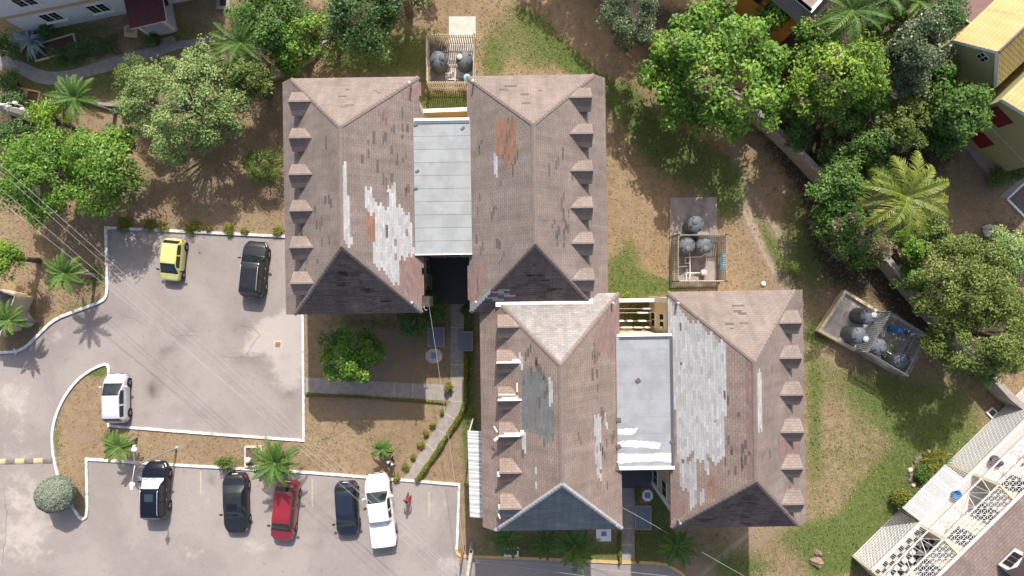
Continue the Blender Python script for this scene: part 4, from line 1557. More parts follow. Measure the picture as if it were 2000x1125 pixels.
# corrugated lean-to at the left of the lower block
t = thing("lean_to_roof", (P(925, 925, 0).x, P(925, 925, 0).y, 0), RZ, "white corrugated lean-to roof attached to the left side of the lower block", "lean-to")
mb = MB()
q = [PL(t, 913, 841, 5.0), PL(t, 918, 1010, 5.0)]
dx = 1.5
n = 60
for i in range(n):
    f0, f1 = i / n, (i + 1) / n
    a, b2 = q[0].lerp(q[1], f0), q[0].lerp(q[1], f1)
    mi = 1 if (i % 6 in (2, 3, 5)) and i > 4 or i in (1, 3) else 0
    mid = a.lerp(b2, .5)
    for s, e, za, zb in ((a, mid, 0, .03), (mid, b2, .03, 0)):
        mb.face([(s.x, s.y, 5.0 + za), (e.x, e.y, 5.0 + zb), (e.x + dx, e.y, 5.5 + zb), (s.x + dx, s.y, 5.5 + za)], mi)
mb.build("roof_sheet", [mat("sheet_white", (0.64, 0.64, 0.65), 0.4, 0.05, 4), M['stripe']], t)
mb = MB()
for f_ in (.03, .5, .97):
    a = q[0].lerp(q[1], f_)
    mb.tube([(a.x + .08, a.y, 0), (a.x + .08, a.y, 5.0)], .05, 8)
mb.build("post", M['white'], t)


# ------------------------------------------------------------------ vegetation
LEAF = {
    'bright': leaf_mat("leaf_bright_green", (0.05, 0.125, 0.012), (0.14, 0.28, 0.03), (0.33, 0.45, 0.065)),
    'lime': leaf_mat("leaf_lime_green", (0.07, 0.15, 0.012), (0.185, 0.32, 0.03), (0.40, 0.47, 0.065)),
    'mid': leaf_mat("leaf_mid_green", (0.038, 0.095, 0.014), (0.095, 0.19, 0.03), (0.20, 0.29, 0.06)),
    'pale': leaf_mat("leaf_pale_green", (0.115, 0.19, 0.05), (0.25, 0.35, 0.11), (0.43, 0.49, 0.21)),
    'olive': leaf_mat("leaf_olive", (0.06, 0.105, 0.016), (0.135, 0.195, 0.036), (0.28, 0.31, 0.08)),
    'dark': leaf_mat("leaf_dark_green", (0.035, 0.079, 0.020), (0.088, 0.175, 0.043), (0.176, 0.280, 0.083)),
    'grey': leaf_mat("leaf_grey_green", (0.063, 0.096, 0.043), (0.134, 0.184, 0.084), (0.287, 0.320, 0.167), rough=0.35),
    'sage': leaf_mat("leaf_sage", (0.17, 0.215, 0.155), (0.30, 0.345, 0.26), (0.44, 0.48, 0.38)),
    'palm': leaf_mat("leaf_palm", (0.03, 0.085, 0.012), (0.08, 0.165, 0.026), (0.19, 0.26, 0.055), rough=0.55),
    'coco': leaf_mat("leaf_coconut_yellow", (0.06, 0.115, 0.014), (0.165, 0.22, 0.03), (0.40, 0.38, 0.075), rough=0.45),
    'hedge': leaf_mat("leaf_hedge", (0.09, 0.115, 0.014), (0.20, 0.21, 0.03), (0.33, 0.31, 0.06)),
    'agave': leaf_mat("leaf_agave", (0.22, 0.29, 0.31), (0.34, 0.42, 0.44), (0.48, 0.54, 0.56)),
    'brown': leaf_mat("leaf_dead", (0.12, 0.085, 0.05), (0.22, 0.16, 0.10), (0.33, 0.25, 0.18)),
}


def leaf_mesh(name, pos, nrm, L, W, tint, m, parent, rng):
    """many separate leaf blades as one mesh; pos, nrm: (n,3); L, W, tint: (n,)"""
    n = len(pos)
    r = rng.normal(size=(n, 3))
    d = r - (r * nrm).sum(1, keepdims=True) * nrm
    d /= np.linalg.norm(d, axis=1, keepdims=True) + 1e-9
    s = np.cross(nrm, d)
    L = L[:, None]
    W = W[:, None]
    v = np.empty((n, 4, 3))
    v[:, 0] = pos - d * L * 0.5
    v[:, 1] = pos + s * W * 0.5 - d * L * 0.05 + nrm * W * 0.12
    v[:, 2] = pos + d * L * 0.5 - nrm * L * 0.10
    v[:, 3] = pos - s * W * 0.5 - d * L * 0.05 + nrm * W * 0.12
    return quad_mesh(name, v.reshape(-1, 3), tint, m, parent)


def quad_mesh(name, v, tint, m, parent):
    n = len(v) // 4
    me = bpy.data.meshes.new(name)
    me.vertices.add(4 * n)
    me.vertices.foreach_set("co", v.astype(np.float32).ravel())
    me.loops.add(4 * n)
    me.loops.foreach_set("vertex_index", np.arange(4 * n, dtype=np.int32))
    me.polygons.add(n)
    me.polygons.foreach_set("loop_start", np.arange(0, 4 * n, 4, dtype=np.int32))
    me.polygons.foreach_set("loop_total", np.full(n, 4, dtype=np.int32))
    me.update(calc_edges=True)
    at = me.attributes.new("tint", 'FLOAT', 'FACE')
    at.data.foreach_set("value", np.clip(tint, 0, 1).astype(np.float32))
    me.materials.append(m)
    o = bpy.data.objects.new(name, me)
    COL.objects.link(o)
    if parent is not None:
        o.parent = parent
    return o


def crown_points(rng, R, hz, zc, nclump, leaves, cr, lobes, gap=0.0, shell=0.55, flat=0.5):
    """clump centres spread through an uneven crown, then leaves through each clump"""
    ph = rng.uniform(0, 6.28, 4)
    cs = []
    while len(cs) < nclump:
        d = rng.normal(size=3)
        d /= np.linalg.norm(d)
        if d[2] < -0.35:
            continue
        a = math.atan2(d[1], d[0])
        edge = 1 + lobes * (0.5 * math.sin(2 * a + ph[0]) + 0.4 * math.sin(3 * a + ph[1]) + 0.35 * math.sin(5 * a + ph[2]) + .25 * math.sin(8 * a + ph[3]))
        rr = shell + (1 - shell) * rng.random() ** 0.6
        k = rr * edge
        cs.append((d[0] * (R - cr * .6) * k, d[1] * (R - cr * .6) * k, zc + d[2] * hz * rr * (1 + 0.25 * rng.normal() * lobes)))
    cs = np.array(cs)
    pos, nrm, ct = [], [], []
    for c in cs:
        n = int(leaves * rng.uniform(0.6, 1.4))
        r = cr * rng.uniform(0.65, 1.3)
        d = rng.normal(size=(n, 3))
        d /= np.linalg.norm(d, axis=1, keepdims=True)
        d[:, 2] = np.where(d[:, 2] < -0.3, -d[:, 2] * 0.6, d[:, 2])
        q = d * (rng.random((n, 1)) ** 0.45) * r
        q[:, 2] *= 0.75
        pos.append(c + q)
        nn = d * 0.6 + np.array([0, 0, flat + .35]) + rng.normal(size=(n, 3)) * 0.45
        nrm.append(nn / np.linalg.norm(nn, axis=1, keepdims=True))
        ct.append(np.full(n, rng.normal(0, 0.13)))
    return np.concatenate(pos), np.concatenate(nrm), np.concatenate(ct), cs


TREES = []


def tree(name, px, py, rpx, top, kind, label, cat="tree", group=None, leafL=0.3, leafW=0.14, dens=1.0, cr=0.75, lobes=0.25, hz=None, tips=0.04, trunk=True,
         base_tint=0.42, sx=1.0, sy=1.0, rot=0.0, seed=None, bark='bark', twigs=0, dead=None, shell=0.55, flat=.5, tdir=None):
    """trunk, limbs and a crown of leaf clumps; px, py, rpx describe the crown as the photo shows it"""
    leafL, leafW = leafL * .76, leafW * .8
    rng = np.random.default_rng(seed if seed is not None else abs(int(px * 7 + py * 13 + rpx)))
    hz = hz if hz is not None else min(top * 0.42, rpx / 27 * 0.85)
    zc = top - hz
    zmid = top - hz * 0.6
    c = P(px, py, zmid)
    R = rpx / (F / (H - zmid))
    base = (c.x, c.y, 0)
    t = thing(name, base, 0, label, cat, group)
    area = R * R
    ncl = int(max(8, 7.5 * area / (cr * cr) * 0.55))
    per = int(max(24, dens * 84 * (cr / 0.75) ** 2 * (0.3 / leafL) ** 1.6))
    pos, nrm, ct, cs = crown_points(rng, R, hz, zc, ncl, per, cr, lobes, shell=shell, flat=flat)
    ca, sa = math.cos(rot), math.sin(rot)

    def warp(a):
        x, y = a[:, 0] * sx, a[:, 1] * sy
        a[:, 0], a[:, 1] = x * ca - y * sa, x * sa + y * ca
        return a
    pos, cs = warp(pos), warp(cs)
    pos[:, 2] = np.maximum(pos[:, 2], 0.05)
    n = len(pos)
    hrel = (pos[:, 2] - (zc - hz)) / (2 * hz)
    tint = base_tint + ct + rng.normal(0, 0.13, n)
    tip = rng.random(n) < tips
    tint[tip] += 0.35
    L = leafL * rng.uniform(0.7, 1.3, n)
    W = leafW * rng.uniform(0.7, 1.3, n)
    leaf_mesh("crown", pos, nrm, L, W, tint, LEAF[kind], t, rng)
    if dead:
        k = rng.choice(len(cs), size=dead, replace=False)
        dp, dn = [], []
        for i in k:
            m_ = 34
            q = rng.normal(size=(m_, 3)) * 0.22
            cc = cs[i].copy()
            cc[2] += .5
            dp.append(cc + q)
            nn = rng.normal(size=(m_, 3)) * .5 + np.array([0, 0, 1])
            dn.append(nn / np.linalg.norm(nn, axis=1, keepdims=True))
        dp, dn = np.concatenate(dp), np.concatenate(dn)
        o = leaf_mesh("dead_leaves", dp, dn, np.full(len(dp), .26), np.full(len(dp), .12), rng.random(len(dp)), LEAF['brown'], t, rng)
    if trunk:
        tb = MB()
        r0 = 0.05 + 0.028 * top
        zt = max(0.5, zc - hz * 0.35)
        p0 = Vector((0, 0, 0)) if tdir is None else Vector((tdir[0], tdir[1], 0))
        tb.tube([p0, p0 * .6 + Vector((.05, .04, zt * .4)), p0 * .2 + Vector((-.04, .05, zt * .75)), Vector((0, 0, zt))], [r0 * 1.25, r0, r0 * .85, r0 * .7], 10)
        nl = min(len(cs), 9 + twigs)
        for i in rng.choice(len(cs), size=nl, replace=False):
            e = Vector(cs[i])
            st = Vector((0, 0, zt * rng.uniform(.75, 1.0)))
            mid = st.lerp(e, .55) + Vector((0, 0, -.15 * (e - st).length * .5)) + Vector(rng.normal(size=3)) * .1
            tb.tube([st, mid, e], [r0 * .45, r0 * .28, r0 * .09], 6)
        tb.build("trunk", M[bark], t, smooth=True)
    TREES.append(t)
    return t


def shrub(name, px, py, rpx, top, kind, label, cat="shrub", group=None, **kw):
    kw.setdefault('cr', min(.45, rpx / 27 * .5))
    kw.setdefault('leafL', .2)
    kw.setdefault('leafW', .1)
    return tree(name, px, py, rpx, top, kind, label, cat, group, **kw)


def palm(px, py, rpx, top, label, nf=13, kind='palm', group=None, droop=0.55, lw=0.05, seed=0, up=0.5, dead=0, name="palm_tree", trunk_r=0.12, clump=1, base=None, leafl=None):
    rng = np.random.default_rng(int(px * 3 + py * 5) + seed)
    c = P(px, py, top)
    t = thing(name, (c.x, c.y, 0), 0, label, "palm tree", group)
    fl = rpx / (F / (H - top)) * 1.12
    tb = MB()
    lean = Vector((rng.normal() * .15, rng.normal() * .15, 0))
    tb.tube([lean, lean * .5 + Vector((0, 0, top * .5)), Vector((0, 0, top))], [trunk_r * 1.3, trunk_r, trunk_r * .85], 10)
    for k in range(int(top / .25)):
        z = k * .25 + .1
        q = lean * (1 - z / top)
        tb.lathe([(trunk_r * 1.12, -.02), (trunk_r * 1.18, .0), (trunk_r * 1.12, .02)], (q.x, q.y, z), 10)
    tb.build("trunk", M['barkp'], t, smooth=True)
    nf = int(nf * 1.35)
    for i in range(nf):
        a = 2 * math.pi * (i + rng.uniform(-.3, .3)) / nf * (1 if i % 2 else 1)
        el = up + rng.uniform(-.35, .45) - (.55 if i % 3 == 0 else 0)
        ln = fl * rng.uniform(.82, 1.12)
        w = leafl if leafl else ln * 0.23
        n = 26
        pts = []
        p = np.array([0.05 * math.cos(a), 0.05 * math.sin(a), top])
        for k in range(n + 1):
            s = k / n
            e = el - (droop * 2.1) * s ** 1.5
            pts.append(p.copy())
            p = p + np.array([math.cos(a + .12 * s * rng.normal()) * math.cos(e), math.sin(a) * math.cos(e), math.sin(e)]) * ln / n
        pts = np.array(pts)
        v, tint = [], []
        base_t = 0.45 + rng.normal(0, .12)
        isdead = i < dead
        for k in range(1, n):
            d = pts[k + 1] - pts[k - 1]
            d /= np.linalg.norm(d)
            side = np.cross(d, [0, 0, 1])
            side /= np.linalg.norm(side) + 1e-9
            upv = np.cross(side, d)
            s = k / n
            ll = w * (math.sin(math.pi * min(1, .12 + .88 * s) ** .8) * 0.9 + 0.14)
            for sg in (-1, 1):
                o = side * sg * 0.72 + d * 0.62 + upv * 0.22 + rng.normal(size=3) * .07
                o /= np.linalg.norm(o)
                tip = pts[k] + o * ll * rng.uniform(.85, 1.1)
                tip[2] -= ll * (.38 + .3 * s) * rng.uniform(.5, 1.5)
                mid = pts[k] + o * ll * .5
                hw = d * lw * .5
                v += [pts[k] - hw, pts[k] + hw, mid + hw * 1.1, mid - hw * 1.1]
                v += [mid - hw * 1.1, mid + hw * 1.1, tip + hw * .25, tip - hw * .25]
                tt = base_t + rng.normal(0, .1) + .15 * s
                tint += [tt, tt + .05]
        # the rachis
        for k in range(n):
            d = pts[k + 1] - pts[k]
            side = np.cross(d, [0, 0, 1])
            side = side / (np.linalg.norm(side) + 1e-9) * (0.03 * (1 - k / n) + .008)
            v += [pts[k] - side + [0, 0, .012], pts[k] + side + [0, 0, .012], pts[k + 1] + side * .95 + [0, 0, .012], pts[k + 1] - side * .95 + [0, 0, .012]]
            tint += [.72]
        quad_mesh("frond", np.array(v), np.array(tint), LEAF['brown' if isdead else kind], t)
    return t


def hedge(label, pts, w, h, kind='hedge', name="hedge", flowers=0, dens=330):
    """clipped hedge along a ground polyline (photo pixels)"""
    q = [P(x, y) for x, y in pts]
    rng = np.random.default_rng(int(pts[0][0] * 11 + pts[0][1]))
    pos, nrm = [], []
    for a, b in zip(q[:-1], q[1:]):
        d = np.array(b - a)
        ln = np.linalg.norm(d)
        d /= ln
        s = np.array([-d[1], d[0], 0])
        n = max(10, int(ln * dens * (w + h)))
        u = rng.random((n, 1)) * ln
        ww = w * (.8 + .35 * np.sin(u * 2.1 + pts[0][0]) * .5 + .15 * np.sin(u * 5.3))
        r = rng.random((n, 1))
        ang = (rng.random((n, 1)) - .5) * math.pi * 1.1
        pos.append(np.array(a) + d * u + s * np.sin(ang) * ww * .5 * (r ** .3) + np.array([0, 0, 1.0]) * (.08 + (h - .08) * np.cos(ang).clip(0, 1) ** .6 * r ** .25 * (0.85 + .15 * np.sin(u * 3))))
        nn = s * np.sin(ang) + np.array([0, 0, 1.0]) * (np.cos(ang) + .4) + rng.normal(size=(n, 3)) * .5
        nrm.append(nn / np.linalg.norm(nn, axis=1, keepdims=True))
    pos, nrm = np.concatenate(pos), np.concatenate(nrm)
    n = len(pos)
    c = pos.mean(0)
    t = thing(name, (c[0], c[1], 0), 0, label, name)
    pos -= np.array([c[0], c[1], 0])
    leaf_mesh("foliage", pos, nrm, .13 * rng.uniform(.7, 1.3, n), .07 * rng.uniform(.7, 1.3, n), .42 + rng.normal(0, .16, n), LEAF[kind], t, rng)
    sb = MB()
    for a, b in zip(q[:-1], q[1:]):
        k = max(2, int((b - a).length / .35))
        for i in range(k):
            p = a.lerp(b, (i + .5) / k) - Vector((c[0], c[1], 0))
            sb.tube([p, p + Vector((.03, .02, h * .5)), p + Vector((-.04, .05, h * .8))], [.02, .014, .008], 5)
    sb.build("stems", M['bark'], t)
    if flowers:
        k = rng.choice(n, flowers, replace=False)
        leaf_mesh("flowers", pos[k] + nrm[k] * .05, nrm[k], np.full(flowers, .14), np.full(flowers, .12), rng.random(flowers),
                  leaf_mat("petal_orange", (.35, .10, .02), (.45, .18, .03), (.5, .32, .06)), t, rng)
    return t


def dense_core(t, R, hz, zc, kind):
    """solid leafy heart of a clipped crown, so that no sky shows through it"""
    mb = MB()
    mb.lathe([(0, -hz)] + [(R * math.cos(a), hz * math.sin(a)) for a in [math.radians(x) for x in range(-75, 90, 15)]] + [(0, hz)], (0, 0, zc), 24)
    o = mb.build("foliage_core", mat("core_" + kind, (0.14, 0.165, 0.125), .9, .3, 14, bump=1.0, bscale=18), t, smooth=True)


# ---- trees, left half
tree("spreading_tree", 352, 200, 126, 6.8, 'pale', "large pale green spreading tree with thin open leaves left of the upper block", leafL=.2, leafW=.12, cr=.7, lobes=.26, dens=.8, tips=.1, sx=1.0, sy=.92, twigs=26, bark='barkp', flat=.2)
tree("spreading_tree", 385, 128, 54, 5.2, 'pale', "small sparse pale tree reaching above the large pale tree towards the footpath", leafL=.2, leafW=.12, cr=.5, lobes=.4, dens=.5, tips=.1, twigs=16, bark='barkp')
tree("feathery_tree", 185, 322, 90, 6.4, 'bright', "bright green feathery tree left of the pale tree and above the car park corner", leafL=.3, leafW=.13, cr=.8, lobes=.2, dens=.9, tips=.1, flat=.7)
tree("feathery_tree", 66, 342, 98, 6.6, 'bright', "bright green feathery tree at the left edge crossed by power lines", leafL=.3, leafW=.13, cr=.85, lobes=.22, dens=.9, tips=.1, flat=.7)
tree("mango_tree", 92, 232, 46, 4.4, 'lime', "small yellow green tree with long drooping leaves beside the concrete pole", leafL=.42, leafW=.1, cr=.6, lobes=.25, dens=1.2, tips=.14)
tree("leafy_tree", 478, 150, 54, 5.6, 'olive', "mid green tree between the pale tree and the upper roof corner", leafL=.24, leafW=.12, cr=.6, lobes=.3, dens=.8, tips=.05, twigs=8)
tree("leafy_tree", 525, 30, 74, 6.2, 'mid', "dense green tree at the top edge above the small fan palm", leafL=.26, leafW=.15, cr=.7, lobes=.3, tips=.1)
tree("leafy_tree", 572, 72, 58, 5.2, 'bright', "yellow green bushy tree beside the dark tree at the top", leafL=.26, leafW=.15, cr=.55, lobes=.3, tips=.22)
tree("leafy_tree", 560, 120, 34, 3.2, 'lime', "low lime green shrub tree just above the upper roof", leafL=.3, leafW=.1, cr=.5, lobes=.4, tips=.1)
tree("leafy_tree", 640, 60, 52, 4.2, 'olive', "thin olive shrub tree in front of the dark tree at the top", leafL=.2, leafW=.1, cr=.5, lobes=.45, dens=.6, tips=.15, twigs=14)
tree("dark_tree", 700, 22, 78, 7.2, 'dark', "dark green round tree at the top edge left of the tank pen", leafL=.26, leafW=.14, cr=.7, lobes=.2, tips=.03)
tree("leafy_tree", 775, -40, 70, 7.0, 'dark', "dark tree top at the upper edge just left of the white slab", leafL=.26, leafW=.14, cr=.7, lobes=.3)
tree("leafy_tree", 255, 150, 46, 4.0, 'olive', "olive brown thorny tree at the left flank of the large pale tree", leafL=.18, leafW=.09, cr=.5, lobes=.4, dens=.7, tips=.12, twigs=14)
shrub("round_shrub", 511, 322, 42, 2.6, 'olive', "round wispy olive shrub beside the left eave of the upper block", leafL=.16, leafW=.06, lobes=.15, dens=.8, tips=.12)
tree("leafy_tree", 2, 505, 44, 4.6, 'lime', "yellow green tree at the left edge below the power lines", leafL=.24, leafW=.1, cr=.55, lobes=.3, tips=.1)
shrub("dark_shrub", 4, 90, 28, 2.0, 'dark', "dark shrub at the left edge below the agave")
shrub("dark_shrub", 12, 155, 24, 1.6, 'mid', "small green shrub at the left edge under the curved footpath")
shrub("dark_shrub", 20, 195, 30, 1.8, 'dark', "dark shrub beside the tan meter boxes at the left edge")
shrub("dark_shrub", 88, 57, 18, .9, 'dark', "dark shrub behind the blue grey agave against the white wall")
shrub("dark_shrub", 20, 262, 34, 2.4, 'dark', "shaded shrub below the concrete pole at the left edge")
shrub("low_shrub", 298, 78, 16, .8, 'dark', "low dark shrub beside the porch step of the white house", lobes=.3)
palm(146, 192, 50, 4.6, "green fan palm standing between the footpath and the yellow green tree", nf=15, droop=.5)
palm(470, 84, 54, 4.8, "green palm at the end of the grey footpath beside the white house", nf=14, droop=.5, dead=1)
palm(124, 534, 42, 3.6, "small green palm casting its shadow over the upper left kerb", nf=13, droop=.45, trunk_r=.11)
palm(17, 625, 34, 2.8, "small dark palm beside the black hut roof at the left edge", nf=10, droop=.5)
palm(232, 873, 31, 2.2, "small palm in the island beside the street lamp", nf=12, droop=.5, trunk_r=.1)
palm(537, 905, 46, 3.0, "bushy bright palm leaning over the rear of the red wagon", nf=20, droop=.5, up=.6, trunk_r=.13)
palm(747, 878, 21, 1.5, "tiny palm on the dry lawn above the white pickup", nf=10, droop=.5, trunk_r=.07)
palm(993, 1052, 32, 2.6, "shaded palm in the white kerb ring under the slate hip", nf=12, droop=.45)
palm(1063, 1062, 28, 2.2, "small shaded palm between two larger ones below the slate hip", nf=11, droop=.5)
palm(1122, 1066, 44, 3.2, "large dark palm at the lane kerb left of the lower path", nf=16, droop=.45, up=.6)
palm(1321, 1067, 36, 2.8, "dark spiky palm below the corner of the silver patched roof", nf=15, droop=.3, up=.5)
shrub("round_shrub", 437, 905, 19, 1.4, 'olive', "small round bush at the kerb above the black sedan", lobes=.2, tips=.15)
# topiary ball on a short trunk
c = P(106, 966, 1.7)
t = thing("topiary_ball", (c.x, c.y, 0), 0, "clipped grey green ball shaped topiary at the tip of the parking island", "topiary")
rng = np.random.default_rng(5)
n = 15000
dv = rng.normal(size=(n, 3))
dv /= np.linalg.norm(dv, axis=1, keepdims=True)
lump = 1 + .035 * np.sin(dv[:, 0] * 9 + 1) * np.sin(dv[:, 1] * 8) + .03 * np.sin(dv[:, 2] * 11 + dv[:, 0] * 6) + rng.normal(0, .018, n)
pos = dv * lump[:, None] * np.array([1.24, 1.24, 1.08]) + np.array([0, 0, 1.62])
nr = dv + rng.normal(size=(n, 3)) * .45 + np.array([0, 0, .2])
nr /= np.linalg.norm(nr, axis=1, keepdims=True)
leaf_mesh("crown", pos, nr, rng.uniform(.07, .13, n), rng.uniform(.05, .08, n), .5 + rng.normal(0, .2, n), LEAF['sage'], t, rng)
dense_core(t, 1.18, 1.02, 1.62, "sage")
tb = MB()
tb.tube([(0, 0, 0), (.02, .01, .4), (0, 0, .9)], [.1, .08, .08], 10)
tb.build("trunk", M['bark'], t, smooth=True)
tree("courtyard_tree", 682, 694, 66, 5.2, 'bright', "bright green tree in the shaded garden between car park and upper path", leafL=.26, leafW=.13, cr=.6, lobes=.18, tips=.05, hz=2.0)
tree("leafy_tree", 812, 622, 40, 3.4, 'dark', "low spreading bushy shrub at the wall below the upper block", leafL=.22, leafW=.12, cr=.5, lobes=.35, tips=.1)
shrub("leafy_shrub", 848, 600, 30, 3.2, 'dark', "dark shrub beside the service box at the courtyard", lobes=.3)
shrub("leafy_shrub", 909, 605, 12, 1.4, 'dark', "small dark shrub at the right edge of the courtyard entrance")
shrub("round_shrub", 876, 757, 10, .8, 'hedge', "little yellow green bush where the two paths meet")
for i, (x, y, r) in enumerate([(243, 438, 17), (289, 441, 15), (317, 441, 14), (374, 444, 17), (407, 446, 8), (446, 448, 13), (478, 451, 9), (542, 452, 12)]):
    side = ["leftmost yellow green bush along the upper kerb under the feathery tree", "yellow green bush above the kerb beside the shadowed corner, second from the left",
            "yellow green bush above the kerb directly left of the yellow car", "broad yellow green bush above the kerb right of the yellow car", "tiny yellow green bush in the middle of the upper kerb",
            "yellow green bush above the kerb left of the black car with chrome rails", "small yellow green bush above the kerb behind the black car with chrome rails", "yellow green bush at the kerb end touching the upper roof eave"][i]
    shrub("kerb_bush", x, y, r * .95, .36, 'hedge', side, "bush", "bushes along the upper kerb", leafL=.13, leafW=.07, lobes=.3, trunk=False, base_tint=.5)
hedge("long low hedge strip below the garden footpath", [(598, 769), (700, 774), (800, 781), (872, 786)], .22, .25, dens=420)
hedge("clipped hedge along the right side of the diagonal path down to the kerb", [(911, 690), (911, 780), (900, 810), (868, 860), (838, 905), (814, 938)], .4, .7)
rng_j = random.Random(4)
for i, (x, y, r) in enumerate([(864, 805, 8), (846, 832, 9), (834, 846, 8), (820, 868, 9), (806, 893, 8), (792, 912, 11), (776, 935, 13)]):
    shrub("path_bush", x + rng_j.uniform(-2, 2), y, r * rng_j.uniform(.6, 1.0), .42, 'hedge', ["small hedge bush at the top of the diagonal path", "second small hedge bush down the diagonal path", "third small hedge bush down the diagonal path beside the dry lawn",
          "middle hedge bush on the left of the diagonal path", "hedge bush on the left of the diagonal path above the person in white", "larger hedge bush near the person in white shirt", "hedge bush at the kerb beside the white pickup bonnet"][i],
          "bush", "bushes left of the diagonal path", leafL=.13, leafW=.07, lobes=.3, trunk=False)
hedge("clipped hedge on the left of the lower path at the lane", [(1210, 1034), (1210, 1096)], .3, .6)
hedge("clipped hedge on the right of the lower path at the lane", [(1244, 1034), (1244, 1096)], .3, .6)
hedge("short clipped hedge beside the white rounded manhole", [(1244, 952), (1244, 978)], .4, .6)
hedge("dark flowering hedge between the brick patio and curved footpath", [(110, 112), (150, 104), (190, 96), (234, 88)], 1.6, 1.3, kind='dark', flowers=26, dens=210)
# ---- trees, right half
tree("broad_tree", 1410, 126, 144, 8.5, 'bright', "huge bright green tree at the top right with pinkish dead leaf clusters", leafL=.36, leafW=.2, cr=.95, lobes=.2, dens=1.1, tips=.12, hz=4.0, dead=16, base_tint=.45, flat=.6)
tree("leafy_tree", 1632, 150, 84, 8.2, 'lime', "bright lime green tree right of the huge tree", leafL=.34, leafW=.15, cr=.8, lobes=.28, tips=.14, dead=5, base_tint=.38)
tree("leafy_tree", 1690, 120, 60, 8.0, 'lime', "lime green tree with narrow leaves beside the grey green tree", leafL=.38, leafW=.12, cr=.7, lobes=.25, tips=.1, base_tint=.35)
tree("leafy_tree", 1600, 60, 40, 6.4, 'bright', "small bright tree below the slatted balcony building", leafL=.3, leafW=.18, cr=.6, lobes=.35, dead=3)
tree("grey_tree", 1806, 82, 68, 8.4, 'grey', "grey green tree beside the yellow house", leafL=.24, leafW=.13, cr=.7, lobes=.2, tips=.08)
tree("grey_tree", 1770, 140, 52, 7.0, 'grey', "olive grey tree in front of the grey green tree", leafL=.24, leafW=.13, cr=.6, lobes=.25, tips=.2)
tree("leafy_tree", 1885, 208, 64, 7.2, 'mid', "glossy mid green tree in front of the olive house wall", leafL=.34, leafW=.18, cr=.65, lobes=.3, tips=.06)
tree("leafy_tree", 1762, 242, 60, 6.0, 'olive', "olive green tree below the lime trees", leafL=.26, leafW=.14, cr=.65, lobes=.3, tips=.08)
tree("leafy_tree", 1700, 285, 46, 5.0, 'mid', "shaded green tree above the yellow palm", leafL=.26, leafW=.14, cr=.6, lobes=.35, tips=.05)
tree("dark_tree", 1848, 30, 46, 7.5, 'dark', "dark tree behind the yellow house roof", leafL=.24, leafW=.13, cr=.6)
palm(1665, 20, 70, 7.0, "dark palm beside the slatted balcony building at the top", nf=14, droop=.55, lw=.06)
palm(1735, -10, 60, 7.0, "dark feathery palm at the top edge right of the balcony building", nf=14, droop=.55, lw=.06)
palm(1792, 0, 50, 6.5, "dark palm at the top edge above the grey green tree", nf=12, droop=.55, lw=.06)
tree("silver_tree", 1235, 12, 72, 7.6, 'grey', "dark silvery tree at the top edge by the boundary wall", leafL=.2, leafW=.1, cr=.6, lobes=.35, tips=.08, base_tint=.3)
tree("shade_tree", 1303, -355, 165, 12.0, 'dark', "tall dark tree beyond the top edge that shades the upper lawn", leafL=.45, leafW=.26, cr=1.0, lobes=.2)
tree("shade_tree", 1185, -466, 138, 12.0, 'dark', "second tall dark tree beyond the top edge towards the white slab", leafL=.45, leafW=.26, cr=1.0, lobes=.2)
tree("shade_tree", 740, -300, 120, 12.0, 'dark', "tall dark tree beyond the top edge above the tank pen", leafL=.45, leafW=.26, cr=1.0, lobes=.25)
for i, (x, y, r, h, k) in enumerate([(1560, 225, 46, 4.0, 'mid'), (1700, 190, 44, 5.5, 'bright'), (1650, 232, 40, 4.6, 'mid'), (1838, 140, 44, 5.5, 'mid'), (1735, 60, 46, 6.0, 'olive'), (1800, 190, 40, 5.0, 'olive'),
                                    (1600, 115, 46, 6.5, 'bright'), (1640, 310, 34, 3.0, 'dark'), (1560, 268, 30, 2.4, 'dark'), (1850, 268, 36, 3.4, 'mid'), (1720, 330, 40, 4.0, 'olive'), (1905, 20, 40, 4.5, 'dark'),
                                    (1600, 430, 26, 2.6, 'mid'), (1690, 440, 36, 4.0, 'mid'), (1830, 450, 36, 4.0, 'olive'), (1672, 512, 26, 2.2, 'mid'), (1790, 545, 34, 2.4, 'bright'), (1520, 20, 36, 5.0, 'bright')]):
    tree("thicket_tree", x, y, r, h, k, ["low tree wedged between the huge tree and the wall", "bright tree crown between lime tree and grey green tree", "mid green crown under the lime green tree", "mid green crown against the yellow house wall",
         "olive crown between the top palms and the grey tree", "olive crown left of the glossy tree", "bright crown just below the slatted mansard corner", "dark bush over the end of the boundary wall", "dark bush behind the wall beside the huge tree",
         "mid green bush under the glossy tree near the red shutters", "olive crown directly above the coconut palm", "dark bush behind the maroon porch roof", "small green bush at the left of the vine trees", "green crown left of the coconut palm trunk",
         "olive crown right under the coconut palm fronds", "green bush at the foot of the vine trees near the tilted pen", "bright bush between coconut palm and tilted pen", "bright crown left of the mansard building at the top edge"][i],
         leafL=.28, leafW=.15, cr=.55, lobes=.3, tips=.08)
tree("vine_tree", 1642, 368, 60, 5.6, 'mid', "vine covered green tree beside the boundary wall end", leafL=.26, leafW=.15, cr=.6, lobes=.25, tips=.06)
tree("vine_tree", 1652, 448, 56, 4.8, 'mid', "vine covered tree with bare brown top left of the yellow palm", leafL=.22, leafW=.12, cr=.6, lobes=.3, dead=8, tips=.05, twigs=12)
tree("vine_tree", 1708, 490, 36, 3.0, 'olive', "sparse grey olive shrub tree under the yellow palm", leafL=.18, leafW=.08, cr=.5, lobes=.4, dens=.6, dead=7, twigs=18)
palm(1772, 385, 84, 8.2, "tall yellow green coconut palm with long drooping fronds", nf=13, kind='coco', droop=.68, lw=.075, up=.45, trunk_r=.17, leafl=.8)
